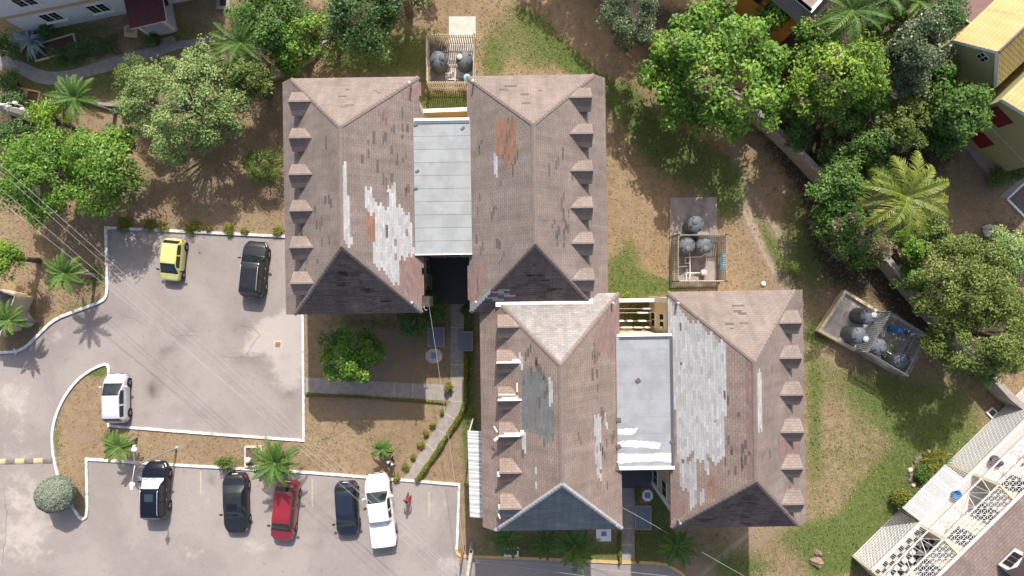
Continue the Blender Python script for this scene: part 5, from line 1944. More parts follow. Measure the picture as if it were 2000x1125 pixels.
tree("broad_tree", 1902, 560, 108, 7.6, 'olive', "big olive green tree right of the tilted tank pen", leafL=.22, leafW=.12, cr=.75, lobes=.18, dens=1.0, tips=.14, base_tint=.5)
tree("broad_tree", 1945, 652, 108, 7.8, 'olive', "big leafy tree at the right edge below the olive green tree", leafL=.22, leafW=.12, cr=.75, lobes=.2, dens=1.0, tips=.15, base_tint=.45)
tree("leafy_tree", 1790, 478, 40, 3.4, 'bright', "bright green low tree below the coconut palm", leafL=.26, leafW=.14, cr=.55, lobes=.3, tips=.1)
tree("leafy_tree", 1975, 495, 50, 6.0, 'pale', "pale leafy tree at the right edge beside the white rock", leafL=.22, leafW=.12, cr=.6, lobes=.3, tips=.15)
shrub("low_shrub", 1950, 345, 22, 1.0, 'olive', "low shaded planting at the foot of the olive house wall", lobes=.4)
shrub("low_shrub", 1990, 338, 22, 1.0, 'olive', "low shaded planting beside the tiled yard at the right edge", lobes=.4)
shrub("low_shrub", 1222, 578, 8, .5, 'lime', "small lime green weed at the yard wall between the lower wings", leafL=.18)
shrub("low_shrub", 1766, 975, 22, 1.0, 'hedge', "yellow green round bush left of the striped awning", leafL=.2, leafW=.13, tips=.2, lobes=.2)
shrub("low_shrub", 1802, 925, 18, .6, 'mid', "low green ground plant in the stone bed above the striped awning", leafL=.2, leafW=.1)
shrub("thin_shrub", 1552, 520, 22, 1.3, 'olive', "wispy dry shrub at the end of the dirt tracks", leafL=.12, leafW=.04, dens=.5, lobes=.4)
# spider plants and agave: rosettes of long blades


def rosette(name, px, py, r, n, ln, w, kind, label, cat, up=.7):
    rng = np.random.default_rng(int(px + py))
    c = P(px, py, .4)
    t = thing(name, (c.x, c.y, 0), 0, label, cat)
    v, tint = [], []
    for i in range(n):
        a = rng.uniform(0, 6.283)
        o = np.array([rng.normal() * r, rng.normal() * r, .1])
        el = rng.uniform(.15, 1.25) * up
        l_ = ln * rng.uniform(.7, 1.15)
        pts = [o]
        for k in range(5):
            e = el - .9 * (k / 5) ** 1.5
            pts.append(pts[-1] + np.array([math.cos(a) * math.cos(e), math.sin(a) * math.cos(e), math.sin(e)]) * l_ / 5)
        side = np.array([-math.sin(a), math.cos(a), 0])
        ws = [.7, 1, 1, .85, .55, .05]
        tt = rng.uniform(.1, .9)
        for k in range(5):
            a0, a1 = side * w * ws[k] / 2, side * w * ws[k + 1] / 2
            lift = np.array([0, 0, w * .18])
            v += [pts[k] - a0 + lift, pts[k], pts[k + 1], pts[k + 1] - a1 + lift, pts[k], pts[k] + a0 + lift, pts[k + 1] + a1 + lift, pts[k + 1]]
            tint += [tt, tt]
    quad_mesh("leaves", np.array(v), np.array(tint), LEAF[kind], t)
    return t


rosette("agave", 54, 80, .14, 60, 1.45, .24, 'agave', "large blue grey agave with broad pointed leaves at the house corner", "agave")
rosette("spider_plant", 1822, 902, .35, 90, 1.0, .06, 'hedge', "spiky yellow green spider plants in the stone bed above the striped awning", "plant", .8)
rosette("spider_plant", 1845, 896, .2, 40, .9, .05, 'hedge', "small clump of spiky leaves touching the townhouse grille", "plant", .8)

# fallen leaves under the big trees
rng = np.random.default_rng(3)
n = 900
px = np.concatenate([rng.normal(1360, 120, 350), rng.normal(1500, 60, 200), rng.normal(1250, 60, 150), rng.normal(560, 300, 200)])
py = np.concatenate([rng.normal(330, 70, 350), rng.normal(420, 70, 200), rng.normal(150, 60, 150), rng.normal(400, 40, 200)])
ok = ~((px > 545) & (px < 1195) & (py > 140) & (py < 620))
px, py = px[ok], py[ok]
pos = np.stack([(px - 1000) * H / F, (562.5 - py) * H / F, np.full(len(px), .03)], -1)
nr = rng.normal(size=(len(px), 3)) * .3 + np.array([0, 0, 1])
nr /= np.linalg.norm(nr, axis=1, keepdims=True)
o = leaf_mesh("fallen_leaves", pos, nr, rng.uniform(.08, .2, len(px)), rng.uniform(.05, .1, len(px)), rng.random(len(px)), LEAF['brown'], None, rng)
tag(o, "scattered dry fallen leaves on the ground", "leaves", None, "stuff")


# grass and weeds standing on the lawns: far too many to count
def in_lot(px, py, poly):
    n = len(px)
    out = np.zeros(n, bool)
    j = len(poly) - 1
    for i in range(len(poly)):
        xi, yi = poly[i]
        xj, yj = poly[j]
        c_ = ((yi > py) != (yj > py)) & (px < (xj - xi) * (py - yi) / ((yj - yi) if yj != yi else 1e-9) + xi)
        out ^= c_
        j = i
    return out


def mask_pts(px, py, blobs):
    out = np.zeros(len(px))
    for bx, by, rx, ry, rot, am in blobs:
        if am == 0:
            continue
        tt = math.radians(rot)
        dx, dy = px - bx, py - by
        u = (dx * math.cos(tt) + dy * math.sin(tt)) / rx
        v = (-dx * math.sin(tt) + dy * math.cos(tt)) / ry
        out += am * np.exp(-0.7 * (u * u + v * v))
    return out


rng = np.random.default_rng(21)
n = 150000
px, py = rng.uniform(-30, 2030, n), rng.uniform(-30, 1150, n)
bad = in_lot(px, py, LOT)
for poly in ([(597, 733), (880, 748), (880, 590), (906, 590), (906, 785), (812, 943), (784, 943), (866, 800), (880, 785), (597, 770)], [(1210, 940), (1242, 940), (1242, 1100), (1210, 1100)],
             [(1305, 384), (1402, 384), (1404, 562), (1307, 562)], [(634, 220), (842, 220), (842, 585), (634, 585)], [(916, 210), (1142, 210), (1142, 560), (916, 560)], [(975, 600), (1190, 600), (1190, 955), (975, 955)],
             [(1275, 600), (1470, 600), (1470, 955), (1275, 955)], [(834, 480), (920, 480), (920, 595), (834, 595)], [(875, 30), (930, 30), (930, 155), (875, 155)], [(826, 85), (928, 85), (928, 178), (826, 178)],
             [(1600, 640), (1650, 565), (1780, 650), (1740, 715)], [(q_[0], q_[1]) for q_ in up + lo[::-1]]):
    bad |= in_lot(px, py, poly)
g = mask_pts(px, py, GREEN)
bs = mask_pts(px, py, BARE)
keep = ~bad & (rng.random(n) < np.clip(.55 + g - .8 * bs, .04, 1))
px, py, g = px[keep], py[keep], g[keep]
isg = rng.random(len(px)) < np.clip(g * 1.1 - .12, .03, .95)
for sel, nm, mm, lab in ((isg, "green_grass", leaf_mat("blade_green", (0.045, 0.08, 0.015), (0.10, 0.155, 0.035), (0.20, 0.24, 0.07), rough=.8, translucent=.15), "short green grass growing in patches over the lawns"),
                         (~isg, "dry_grass", leaf_mat("blade_straw", (0.21, 0.148, 0.09), (0.30, 0.22, 0.13), (0.42, 0.335, 0.21), rough=.9, translucent=.1), "short dry straw coloured grass over the lawns")):
    k = int(sel.sum())
    pos = np.stack([(px[sel] - 1000) * H / F, (562.5 - py[sel]) * H / F, rng.uniform(.02, .07, k)], -1)
    nr = rng.normal(size=(k, 3)) * .55 + np.array([0, 0, 1.0])
    nr /= np.linalg.norm(nr, axis=1, keepdims=True)
    o = leaf_mesh(nm, pos, nr, rng.uniform(.08, .24, k), rng.uniform(.025, .07, k), rng.random(k), mm, None, rng)
    tag(o, lab, "grass", None, "stuff")


# ------------------------------------------------------------------ vehicles
PAINT = lambda nm, c, mt=0.0, r=0.25: mat(nm, c, r, 0.05, 1.5, metal=mt, spec=0.5, coat=0.6)
TYRE = mat("tyre_rubber", (0.018, 0.018, 0.018), 0.85, 0.2, 10)
RIM = mat("alloy_rim", (0.42, 0.43, 0.45), 0.3, 0.05, 8, metal=0.8)
LAMPG = mat("headlight_lens", (0.60, 0.62, 0.62), 0.12, 0.08, 8, spec=0.6)
LAMPR = mat("tail_light_lens", (0.32, 0.02, 0.02), 0.15, 0.1, 8, spec=0.6)
GLASS = mat("car_glass", (0.014, 0.020, 0.022), 0.05, 0.2, 2, spec=0.7)
GLASSG = mat("tinted_green_glass", (0.012, 0.019, 0.020), 0.06, 0.3, 2, spec=0.7)
SHADE = mat("sunshade_silver", (0.36, 0.43, 0.41), 0.3, 0.25, 3, spec=0.5)
CHROME = mat("chrome_trim", (0.7, 0.71, 0.72), 0.2, 0.05, 8, metal=0.7)
PLATE = mat("number_plate", (0.7, 0.7, 0.68), 0.5, 0.05, 8)


def lerp_tab(tab, t):
    for (t0, v0), (t1, v1) in zip(tab[:-1], tab[1:]):
        if t <= t1:
            k = 0 if t1 == t0 else (t - t0) / (t1 - t0)
            k = k * k * (3 - 2 * k) * .5 + k * .5
            return v0 + (v1 - v0) * k
    return tab[-1][1]


PROFILES = {
    # top line (fraction of length from the nose -> fraction of height), windscreen span, roof end, rear window span, belt line, cabin narrowing
    'hatch': dict(top=[(0, .44), (.03, .52), (.09, .58), (.165, .655), (.385, .965), (.46, 1.0), (.80, .985), (.87, .955), (.955, .70), (.985, .62), (1, .50)], ws=(.17, .40), rw=(.875, .955), sg=(.32, .86),
                  belt=[(0, .42), (.2, .60), (.5, .62), (.9, .66), (1, .48)]),
    'suv': dict(top=[(0, .42), (.025, .52), (.09, .60), (.25, .655), (.40, .965), (.48, 1.0), (.82, .985), (.90, .95), (.965, .72), (.985, .66), (1, .46)], ws=(.245, .405), rw=(.905, .965), sg=(.36, .89),
                belt=[(0, .40), (.2, .60), (.5, .62), (.9, .66), (1, .45)]),
    'sedan': dict(top=[(0, .40), (.03, .50), (.10, .585), (.26, .665), (.43, .975), (.50, 1.0), (.66, .985), (.72, .95), (.84, .73), (.95, .72), (.985, .68), (1, .46)], ws=(.265, .435), rw=(.715, .835), sg=(.38, .74),
                  belt=[(0, .38), (.2, .61), (.5, .64), (.85, .68), (1, .45)]),
    'wagon': dict(top=[(0, .42), (.03, .50), (.09, .56), (.18, .63), (.36, .965), (.44, 1.0), (.84, .99), (.885, .965), (.945, .72), (.985, .64), (1, .46)], ws=(.185, .355), rw=(.885, .945), sg=(.30, .87),
                  belt=[(0, .40), (.2, .60), (.5, .63), (.9, .66), (1, .45)]),
    'pickup': dict(top=[(0, .42), (.02, .54), (.08, .60), (.22, .645), (.345, .965), (.40, 1.0), (.575, .985), (.60, .96), (.625, .66), (.64, .615), (.97, .60), (.985, .58), (1, .46)], ws=(.225, .345), rw=(.60, .624), sg=(.32, .585),
                   belt=[(0, .40), (.2, .58), (.62, .60), (.95, .585), (1, .45)]),
}


def make_car(label, cx, cy, head, length, width, height, prof, paint, glass=GLASS, wb=None, cat="car", wheel_r=.31, rail=None, sunroof=None, name="parked_car", plate_rear=True, front_glass=None, roof_paint=None, plastic=False):
    """head: direction of the nose in degrees, 90 = up in the photo"""
    c = P(cx, cy)
    root = thing(name, tuple(c), math.radians(head), label, cat)
    pr = PROFILES[prof]
    N = 64
    zb = .19 if prof in ('suv', 'pickup') else .16
    ts = [i / N for i in range(N + 1)]
    secs = []
    for t in ts:
        x = length * (.5 - t)
        zt = lerp_tab(pr['top'], t) * height
        zbelt = min(lerp_tab(pr['belt'], t) * height, zt - .03)
        e = min(t, 1 - t)
        w = width / 2 * (1 - (.36 if t < .5 else .26) * max(0, 1 - e / (.17 if t < .5 else .12)) ** 2.4)
        cab = max(0.0, min(1.0, (zt - zbelt - .08) / (height * .26)))
        wt = w * (.93 - .17 * cab)
        zlow = zb + .05 * max(0, 1 - e / .05)
        half = [(w * .80, zlow), (w * .955, zlow + .06), (w, zlow + (zbelt - zlow) * .45), (w * .985, zlow + (zbelt - zlow) * .8), (w * .95, zbelt),
                (w * .95 + (wt - w * .95) * .16, zbelt + (zt - zbelt) * .12), (w * .95 + (wt - w * .95) * .86, zbelt + (zt - zbelt) * .84),
                (wt * .955, zt - (.022 if cab > .3 else .012)), (wt * .80, zt + .004), (wt * .45, zt + .022), (0, zt + .03)]
        full = [(y, z) for y, z in half] + [(-y, z) for y, z in half[:-1][::-1]]
        secs.append([Vector((x, y, z)) for y, z in full])
    K = len(secs[0])
    groups = {}
    for i in range(N):
        tm = (ts[i] + ts[i + 1]) / 2
        for k in range(K - 1):
            kk = min(k, K - 2 - k)
            right = k < (K - 1) / 2
            g = 'body'
            if kk >= 7 and pr['ws'][0] < tm < pr['ws'][1]:
                g = 'windscreen'
            elif kk >= 7 and pr['rw'][0] < tm < pr['rw'][1]:
                g = 'rear_window'
            elif kk == 5 and pr['sg'][0] < tm < pr['sg'][1]:
                mid = (pr['sg'][0] * .46 + pr['sg'][1] * .54)
                if abs(tm - mid) > .012:
                    g = ('side_window', 'f' if tm < mid else 'r', right)
            elif kk in (3, 4) and tm < .085 and tm > .01:
                g = ('headlight', right)
            elif kk in (3, 4) and tm > .945 and tm < .99:
                g = ('tail_light', right)
            elif kk == 0:
                g = 'sill'
            groups.setdefault(g, []).append((i, k))
    body_mb = None
    for g, fl in groups.items():
        mb = MB()
        idx = {}

        def vid(i, k):
            if (i, k) not in idx:
                idx[(i, k)] = len(mb.v)
                mb.v.append(tuple(secs[i][k]))
            return idx[(i, k)]
        for i, k in fl:
            mb.f.append([vid(i, k), vid(i + 1, k), vid(i + 1, k + 1), vid(i, k + 1)])
            mb.m.append(0)
            mb.uv.append(None)
        if g == 'body':
            mb.add(secs[0], [list(range(K))[::-1]], 0)
            mb.add(secs[N], [list(range(K))], 0)
            # dark arches round each wheel, under-body and grille
            wbv = wb or length * .58
            for sx in (1, -1):
                for sy in (1, -1):
                    mb.lathe([(0, 0), (wheel_r + .055, 0), (wheel_r + .07, -.03 * sy)], (sx * wbv / 2 + length * .0, sy * (width / 2 + .004), wheel_r), 22, 1, 'y')
            mb.box((length * .5 - .03, 0, height * .27), (.09, width * .52, height * .13), 0, 1)
            mb.box((0, 0, zb + .03), (length * .9, width * .78, .06), 0, 1)
            body_mb = mb.build("body", [paint, M['dark']], root, smooth=True)
        else:
            nm = g if isinstance(g, str) else g[0]
            mm = {'windscreen': front_glass or glass, 'rear_window': glass, 'side_window': GLASS, 'headlight': LAMPG, 'tail_light': LAMPR, 'sill': M['dark']}[nm]
            mb.build(nm, mm, root, smooth=True)
    wbv = wb or length * .58
    for sx in (1, -1):
        for sy in (1, -1):
            o = (sx * wbv / 2, sy * (width / 2 - .075), wheel_r)
            mb = MB()
            prf = [(wheel_r * .62, -.085), (wheel_r * .93, -.09), (wheel_r, -.06), (wheel_r, .06), (wheel_r * .93, .09), (wheel_r * .62, .085)]
            mb.lathe(prf, o, 24, 0, 'y')
            wh = mb.build("wheel", TYRE, root, smooth=True)
            rb = MB()
            yo = sy * .085
            rb.lathe([(.0, yo), (.06, yo), (.07, yo * .8), (.075, yo * .6)], o, 14, 0, 'y')
            rb.lathe([(wheel_r * .55, yo * .9), (wheel_r * .64, yo * 1.0), (wheel_r * .64, yo * .5)], o, 24, 0, 'y')
            for s in range(5):
                a = s * 2 * math.pi / 5 + .3
                p0 = Vector((o[0] + math.cos(a) * .05, o[1] + yo * .9, o[2] + math.sin(a) * .05))
                p1 = Vector((o[0] + math.cos(a) * wheel_r * .6, o[1] + yo * .9, o[2] + math.sin(a) * wheel_r * .6))
                rb.tube([p0, p1], [.04, .032], 6)
            rb.build("rim", RIM, wh, smooth=True)
    # mirrors, wipers, plates, handles
    tx = length * (.5 - pr['ws'][0] - .07)
    zm = lerp_tab(pr['belt'], pr['ws'][0] + .07) * height + .07
    for sy in (1, -1):
        mb = MB()
        y0 = sy * (width / 2 - .05)
        mb.tube([(tx, y0, zm - .02), (tx - .01, y0 + sy * .09, zm)], .02, 6)
        mb.box((tx - .01, y0 + sy * .17, zm + .02), (.1, .2, .13), sy * .25)
        mb.build("wing_mirror", paint if not plastic else M['dark'], root, bevel=.03)
    zp = height * .42
    if plate_rear:
        mb = MB()
        mb.box((-length * .5 - .005, 0, zp + .08), (.03, .4, .11))
        mb.build("number_plate", PLATE, root)
    mb = MB()
    mb.box((length * .5 + .012, 0, height * .26), (.03, .4, .1))
    mb.build("number_plate", PLATE, root)
    for sy in (1, -1):
        for f_ in (.47, .64) if prof != 'pickup' else (.40, .52):
            mb = MB()
            mb.box((length * (.5 - f_), sy * (width / 2 - .012), height * .53), (.14, .035, .03))
            mb.build("door_handle", paint if rail is None else CHROME, root)
    mb = MB()
    for dx in (-.18, .28):
        x1 = length * (.5 - pr['ws'][0]) - .03
        zz = lerp_tab(pr['top'], pr['ws'][0]) * height + .05
        mb.tube([(x1, dx, zz), (x1 - .10, dx + .28, zz + .075)], .012, 5)
    mb.build("wiper", M['dark'], root)
    if rail:
        for sy in (1, -1):
            mb = MB()
            ys = sy * width / 2 * .70
            x0, x1 = length * (.5 - .44), length * (.5 - .86)
            zr = height
            mb.tube([(x0, ys, zr - .005), (x0 - .08, ys, zr + .05), ((x0 + x1) / 2, ys, zr + .06), (x1 + .08, ys, zr + .035), (x1, ys, zr - .03)], .026, 8)
            mb.build("roof_rail", rail, root, smooth=True)
    if sunroof:
        mb = MB()
        mb.box((length * (.5 - sunroof[0]), 0, height + .028), (sunroof[1], sunroof[2], .02))
        mb.build("sunroof", sunroof[3] if len(sunroof) > 3 else mat("sunroof_glass", (0.03, 0.05, 0.055), 0.12, 0.1, 3, spec=.6), root, bevel=.008)
    mb = MB()
    mb.tube([(-length * .36, 0, height * .98), (-length * .40, 0, height + .16)], .008, 5)
    mb.build("antenna", M['dark'], root)
    return root


YEL = PAINT("yellow_car_paint", (0.62, 0.585, 0.20))
BLK = mat("black_car_paint", (0.008, 0.009, 0.012), .3, .05, 1.5, spec=.35, coat=.15)
BLKD = mat("dusty_black_paint", (0.018, 0.02, 0.026), .42, .2, 2.5, spec=.3, coat=.1)
NAVY = mat("dark_blue_paint", (0.015, 0.020, 0.040), .35, .12, 2, spec=.35, coat=.2)
NAVY2 = mat("black_blue_paint", (0.006, 0.008, 0.017), .3, .1, 2, spec=.35, coat=.2)
SILV = PAINT("white_silver_paint", (0.56, 0.57, 0.61), 0.1, .3)
WHT = PAINT("white_car_paint", (0.80, 0.80, 0.79), 0.0, .3)
RED = PAINT("red_car_paint", (0.24, 0.018, 0.03), 0.0, .3)

make_car("small yellow hatchback in the upper car park", 346, 508, -96, 3.05, 1.46, 1.42, 'hatch', YEL, wb=2.06, wheel_r=.28, plastic=True)
make_car("black crossover with chrome roof rails beside the upper roof", 503, 526.5, 84.6, 4.05, 1.74, 1.58, 'suv', BLKD, glass=GLASSG, wb=2.38, wheel_r=.34, rail=CHROME, plastic=True)
make_car("white silver hatchback beside the parking island", 237, 775.5, 91, 3.5, 1.60, 1.48, 'hatch', SILV, glass=GLASSG, wb=2.2, wheel_r=.29)
c_ = make_car("black crossover with silver sunshade and sunroof near the lamp post", 313.5, 953, 89.5, 4.15, 1.74, 1.62, 'suv', NAVY2, glass=GLASSG, wb=2.32, wheel_r=.34, rail=CHROME, front_glass=SHADE, sunroof=(.56, .55, .62), plastic=True)
make_car("black sedan with closed sunroof below the round kerb bush", 468, 978, -88.5, 4.3, 1.70, 1.40, 'sedan', BLKD, glass=GLASSG, wb=2.45, wheel_r=.3, sunroof=(.50, .42, .75, BLK), plastic=True)
make_car("red wagon partly under the bushy bright palm", 563, 992, -96.2, 4.3, 1.66, 1.62, 'wagon', RED, glass=GLASSG, wb=2.45, wheel_r=.31, plastic=True)
make_car("dark blue hatchback between red wagon and white pickup", 682, 988, -87, 3.85, 1.62, 1.50, 'hatch', NAVY, wb=2.35, wheel_r=.3, plastic=True)
pk = make_car("white pickup truck with covered bed", 747, 991, 97.3, 5.3, 1.82, 1.72, 'pickup', WHT, glass=GLASS, wb=3.08, wheel_r=.36, cat="pickup truck", name="pickup_truck")
mb = MB()
for y in (-.82, .82):
    mb.box((-1.62, y, 1.072), (1.72, .07, .05))
mb.box((-2.5, 0, 1.06), (.07, 1.5, .05))
mb.build("bed_rail", WHT, pk, bevel=.015)
mb = MB()
mb.box((-1.62, 0, 1.066), (1.66, 1.55, .02))
mb.build("bed_cover", mat("bed_cover_white", (0.72, 0.72, 0.73), 0.6, 0.06, 3), pk, bevel=.008)


# ------------------------------------------------------------------ people
def skin_body(name, verts, edges, radii, m, parent, root_i=0, sub=2, mats=None):
    me = bpy.data.meshes.new(name)
    me.from_pydata([tuple(v) for v in verts], edges, [])
    o = bpy.data.objects.new(name, me)
    COL.objects.link(o)
    o.parent = parent
    me.materials.append(m)
    sk = o.modifiers.new("skin", 'SKIN')
    sk.use_smooth_shade = True
    me.skin_vertices  # created with the modifier
    lay = me.skin_vertices[0].data
    for i, r in enumerate(radii):
        lay[i].radius = r if isinstance(r, tuple) else (r, r)
        lay[i].use_root = (i == root_i)
    sb = o.modifiers.new("subd", 'SUBSURF')
    sb.levels = sb.render_levels = sub
    return o


def person(label, px, py, facing, h, shirt, trousers, hair, skinm, stride=.18, hem=.55):
    c = P(px, py)
    root = thing("person", tuple(c), math.radians(facing), label, "person")
    s = h / 1.72
    V = lambda x, y, z: (x * s, y * s, z * s)
    # x forward, y left
    vs, rd, ed = [], [], []

    def v(p, r, par=None):
        vs.append(V(*p))
        rd.append((r[0] * s, r[1] * s) if isinstance(r, tuple) else (r * s, r * s))
        if par is not None:
            ed.append((par, len(vs) - 1))
        return len(vs) - 1
    pel = v((0, 0, .93), (.15, .10))
    wai = v((0, 0, 1.08), (.125, .09), pel)
    che = v((.01, 0, 1.28), (.15, .10), wai)
    shc = v((0, 0, 1.42), (.10, .075), che)
    nek = v((.01, 0, 1.50), .055, shc)
    hd1 = v((.025, 0, 1.575), (.068, .075), nek)
    hd2 = v((.02, 0, 1.66), (.074, .088), hd1)
    hd3 = v((.01, 0, 1.71), (.05, .06), hd2)
    for sy, st in ((1, stride), (-1, -stride)):
        sh = v((0, sy * .18, 1.40), .058, shc)
        el = v((-st * .5 - .02, sy * .25, 1.13), .042, sh)
        wr = v((-st * .9 + .10, sy * .24, .90), .030, el)
        pa = v((-st * .9 + .12, sy * .235, .83), (.032, .022), wr)
        for f_, (dx, dz) in enumerate(((.045, -.075), (.02, -.09), (-.005, -.085), (-.028, -.07))):
            a = v((-st * .9 + .12 + dx * .55, sy * .232, .83 + dz * .55), .0095, pa)
            v((-st * .9 + .12 + dx * .7, sy * .222, .83 + dz), .008, a)
        a = v((-st * .9 + .165, sy * .21, .83), .010, pa)
        v((-st * .9 + .18, sy * .195, .79), .009, a)
        hp = v((0, sy * .09, .86), .088, pel)
        kn = v((st * .55 + .03, sy * .10, .49), .058, hp)
        an = v((st * 1.0 - .05, sy * .10, .10), .038, kn)
        v((st * 1.0 + .10, sy * .115, .035), (.035, .03), an)
    body = skin_body("body", vs, ed, rd, skinm, root, 0, 2)
    # shirt with sleeves
    vs, rd, ed = [], [], []
    a0 = v((0, 0, 1.0), (.165, .118))
    a1 = v((.005, 0, 1.15), (.15, .112), a0)
    a2 = v((.01, 0, 1.29), (.168, .118), a1)
    a3 = v((0, 0, 1.41), (.12, .092), a2)
    for sy, st in ((1, stride), (-1, -stride)):
        b0 = v((0, sy * .185, 1.395), .074, a3)
        v((-st * .35, sy * .235, 1.20), .062, b0)
    skin_body("shirt", vs, ed, rd, shirt, root, 1, 2)
    vs, rd, ed = [], [], []
    a0 = v((0, 0, 1.0), (.158, .11))
    a1 = v((0, 0, .90), (.165, .115), a0)
    for sy, st in ((1, stride), (-1, -stride)):
        b0 = v((0.01, sy * .09, .80), .098, a1)
        b1 = v((st * .55 + .03, sy * .10, .49), .076, b0)
        if hem < .5:
            v((st * 1.0 - .05, sy * .10, .12), .062, b1)
    skin_body("trousers", vs, ed, rd, trousers, root, 1, 2)
    mb = MB()
    pr = []
    mb.lathe([(0, .125), (.04, .12), (.075, .095), (.092, .05), (.094, 0), (.088, -.05)], (0, 0, 0), 16)
    mb.v = [((p[0] * 1.06 - .005) * s, p[1] * .92 * s, (p[2] + 1.645) * s) for p in mb.v]
    mb.build("hair", hair, root, smooth=True)
    # face: eyes, nose, mouth, ears
    fb = MB()
    for sy in (-1, 1):
        fb.lathe([(0, -.008), (.011, 0), (0, .008)], (.098 * s, sy * .032 * s, 1.615 * s), 8)
        fb.box((.015 * s, sy * .088 * s, 1.60 * s), (.03 * s, .02 * s, .055 * s))
    fb.box((.112 * s, 0, 1.585 * s), (.03 * s, .022 * s, .04 * s))
    fb.box((.098 * s, 0, 1.545 * s), (.014 * s, .045 * s, .012 * s))
    fb.build("face_features", mat("face_dark", (.10, .05, .035), .6), root)
    for sy, st in ((1, stride), (-1, -stride)):
        mb = MB()
        mb.box(((st + .04) * s, sy * .108 * s, .04 * s), (.27 * s, .095 * s, .075 * s))
        mb.build("shoe", M['dark'], root, bevel=.02)
    return root


SKIN = mat("brown_skin", (0.15, 0.075, 0.045), 0.55, 0.08, 8)
HAIR = mat("black_hair", (0.012, 0.010, 0.010), 0.6, 0.2, 20)
person("person in red shirt and red trousers walking on the asphalt", 800, 967, -95, 1.72, mat("red_cloth", (0.30, 0.012, 0.035), 0.85, 0.12, 12), mat("dark_red_cloth", (0.24, 0.012, 0.03), 0.85, 0.12, 12), HAIR, SKIN, hem=.3, stride=.09)
person("person in white shirt and dark trousers on the lawn above the pickup", 768, 896, -120, 1.7, mat("white_cloth", (0.72, 0.70, 0.70), 0.85, 0.06, 12), mat("black_cloth", (0.03, 0.025, 0.03), 0.85, 0.12, 12), HAIR, SKIN, hem=.3, stride=.1)


# ------------------------------------------------------------------ water tanks and their pens
def tank(px, py, h, base_z, label, r=0.59, lid=(0.24, 0.0), lidm=None, top_h=None, group=None):
    """ribbed plastic water tank; px, py, h locate the centre of its domed top"""
    c = P(px, py, h)
    root = thing("water_tank", (c.x, c.y, base_z), 0, label, "water tank", group)
    hh = h - base_z
    mb = MB()
    prof = [(0, 0), (r * .97, 0), (r, .04)]
    n = 7
    bh = hh - .28
    for k in range(n):
        z = .04 + (bh - .04) * k / n
        dz = (bh - .04) / n
        prof += [(r, z + dz * .2), (r * .975, z + dz * .35), (r * .975, z + dz * .75), (r, z + dz * .95)]
    prof += [(r * .985, bh + .02), (r * .9, bh + .08), (r * .6, bh + .19), (r * .3, bh + .245), (.02, bh + .25)]
    mb.lathe(prof, (0, 0, 0), 40)
    body = mb.build("body", M['tank'], root, smooth=True)
    rb = MB()
    for k in range(4):
        a = k * math.pi / 2 + .5
        d = Vector((math.cos(a), math.sin(a), 0))
        rb.tube([d * r * .92 + Vector((0, 0, bh + .06)), d * r * .78 + Vector((0, 0, bh + .14)), d * r * .62 + Vector((0, 0, bh + .2))], .03, 6)
    rb.build("lifting_rib", M['dark'], root)
    lb = MB()
    lx, ly = lid[0], lid[1]
    lb.lathe([(.2, bh + .1), (.2, bh + .29), (.17, bh + .315), (.05, bh + .33), (0, bh + .33)], (lx, ly, 0), 24)
    lb.build("lid", lidm or M['tank'], root, smooth=True)
    return root


def slat_run(mb, a, b, z0, z1, pitch=.17, w=.10, t=.025, rails=(0.25, 0.8), post=True):
    """a run of vertical slats on two rails between ground points"""
    a, b = Vector((a[0], a[1], 0)), Vector((b[0], b[1], 0))
    d = b - a
    ln = d.length
    d.normalize()
    rz = math.atan2(d.y, d.x)
    nrm = Vector((-d.y, d.x, 0))
    n = int(ln / pitch)
    for i in range(n + 1):
        p = a + d * (i * ln / n)
        mb.box((p.x, p.y, (z0 + z1) / 2 + random.uniform(-.02, .02)), (w, t, z1 - z0), rz, 0)
    for f_ in rails:
        z = z0 + (z1 - z0) * f_
        p = (a + b) / 2 - nrm * (t + .012)
        mb.box((p.x, p.y, z), (ln, .04, .07), rz, 1)
    p = (a + b) / 2
    for e in (a, b):
        mb.box((e.x, e.y, (z0 + z1) / 2 + .02), (.09, .09, z1 - z0 + .04), rz, 1)


def pen(name, corners, z0, h, mats, label, skip=(), pitch=.17, w=.10):
    c = sum((Vector(p) for p in corners), Vector((0, 0, 0))) / len(corners)
    root = thing(name, (c.x, c.y, 0), 0, label, "fence")
    n = len(corners)
    for i in range(n):
        if i in skip:
            continue
        mb = MB()
        a, b = Vector(corners[i]) - c, Vector(corners[(i + 1) % n]) - c
        slat_run(mb, a, b, z0, z0 + h, pitch, w)
        mb.build("slat_panel", mats, root)
    return root


# upper pen
q = [P(832, 67, 2.2), P(926, 67, 2.2), P(924, 159.5, 2.2), P(833, 159.5, 2.2)]
pen("tank_pen", [(p.x, p.y, 0) for p in q], 0, 2.2, [M['slatw'], M['slat']], "white slatted tank pen between lawn and upper apartments", pitch=.155, w=.085)
mb = MB()
mb.prism([(q[0].x + .06, q[0].y - .06), (q[1].x - .06, q[1].y - .06), (q[2].x - .06, q[2].y + .06), (q[3].x + .06, q[3].y + .06)], 0, .03)
structure("pen_floor", mb, M['conc_dark'])
mb = MB()
mb.prism([P(*p) for p in rect(874, 118, 892, 157)], .02, .10)
tag(mb.build("plinth", M['concrete']), "narrow concrete plinth between the two tanks of the upper pen", "plinth")
tank(855, 113, 1.75, .05, "black water tank on the left in the upper slatted pen", lid=(.28, .05))
tank(906, 112, 1.75, .05, "black water tank with pale lid on the right in the upper slatted pen", lid=(-.30, .06), lidm=M['conc_light'])


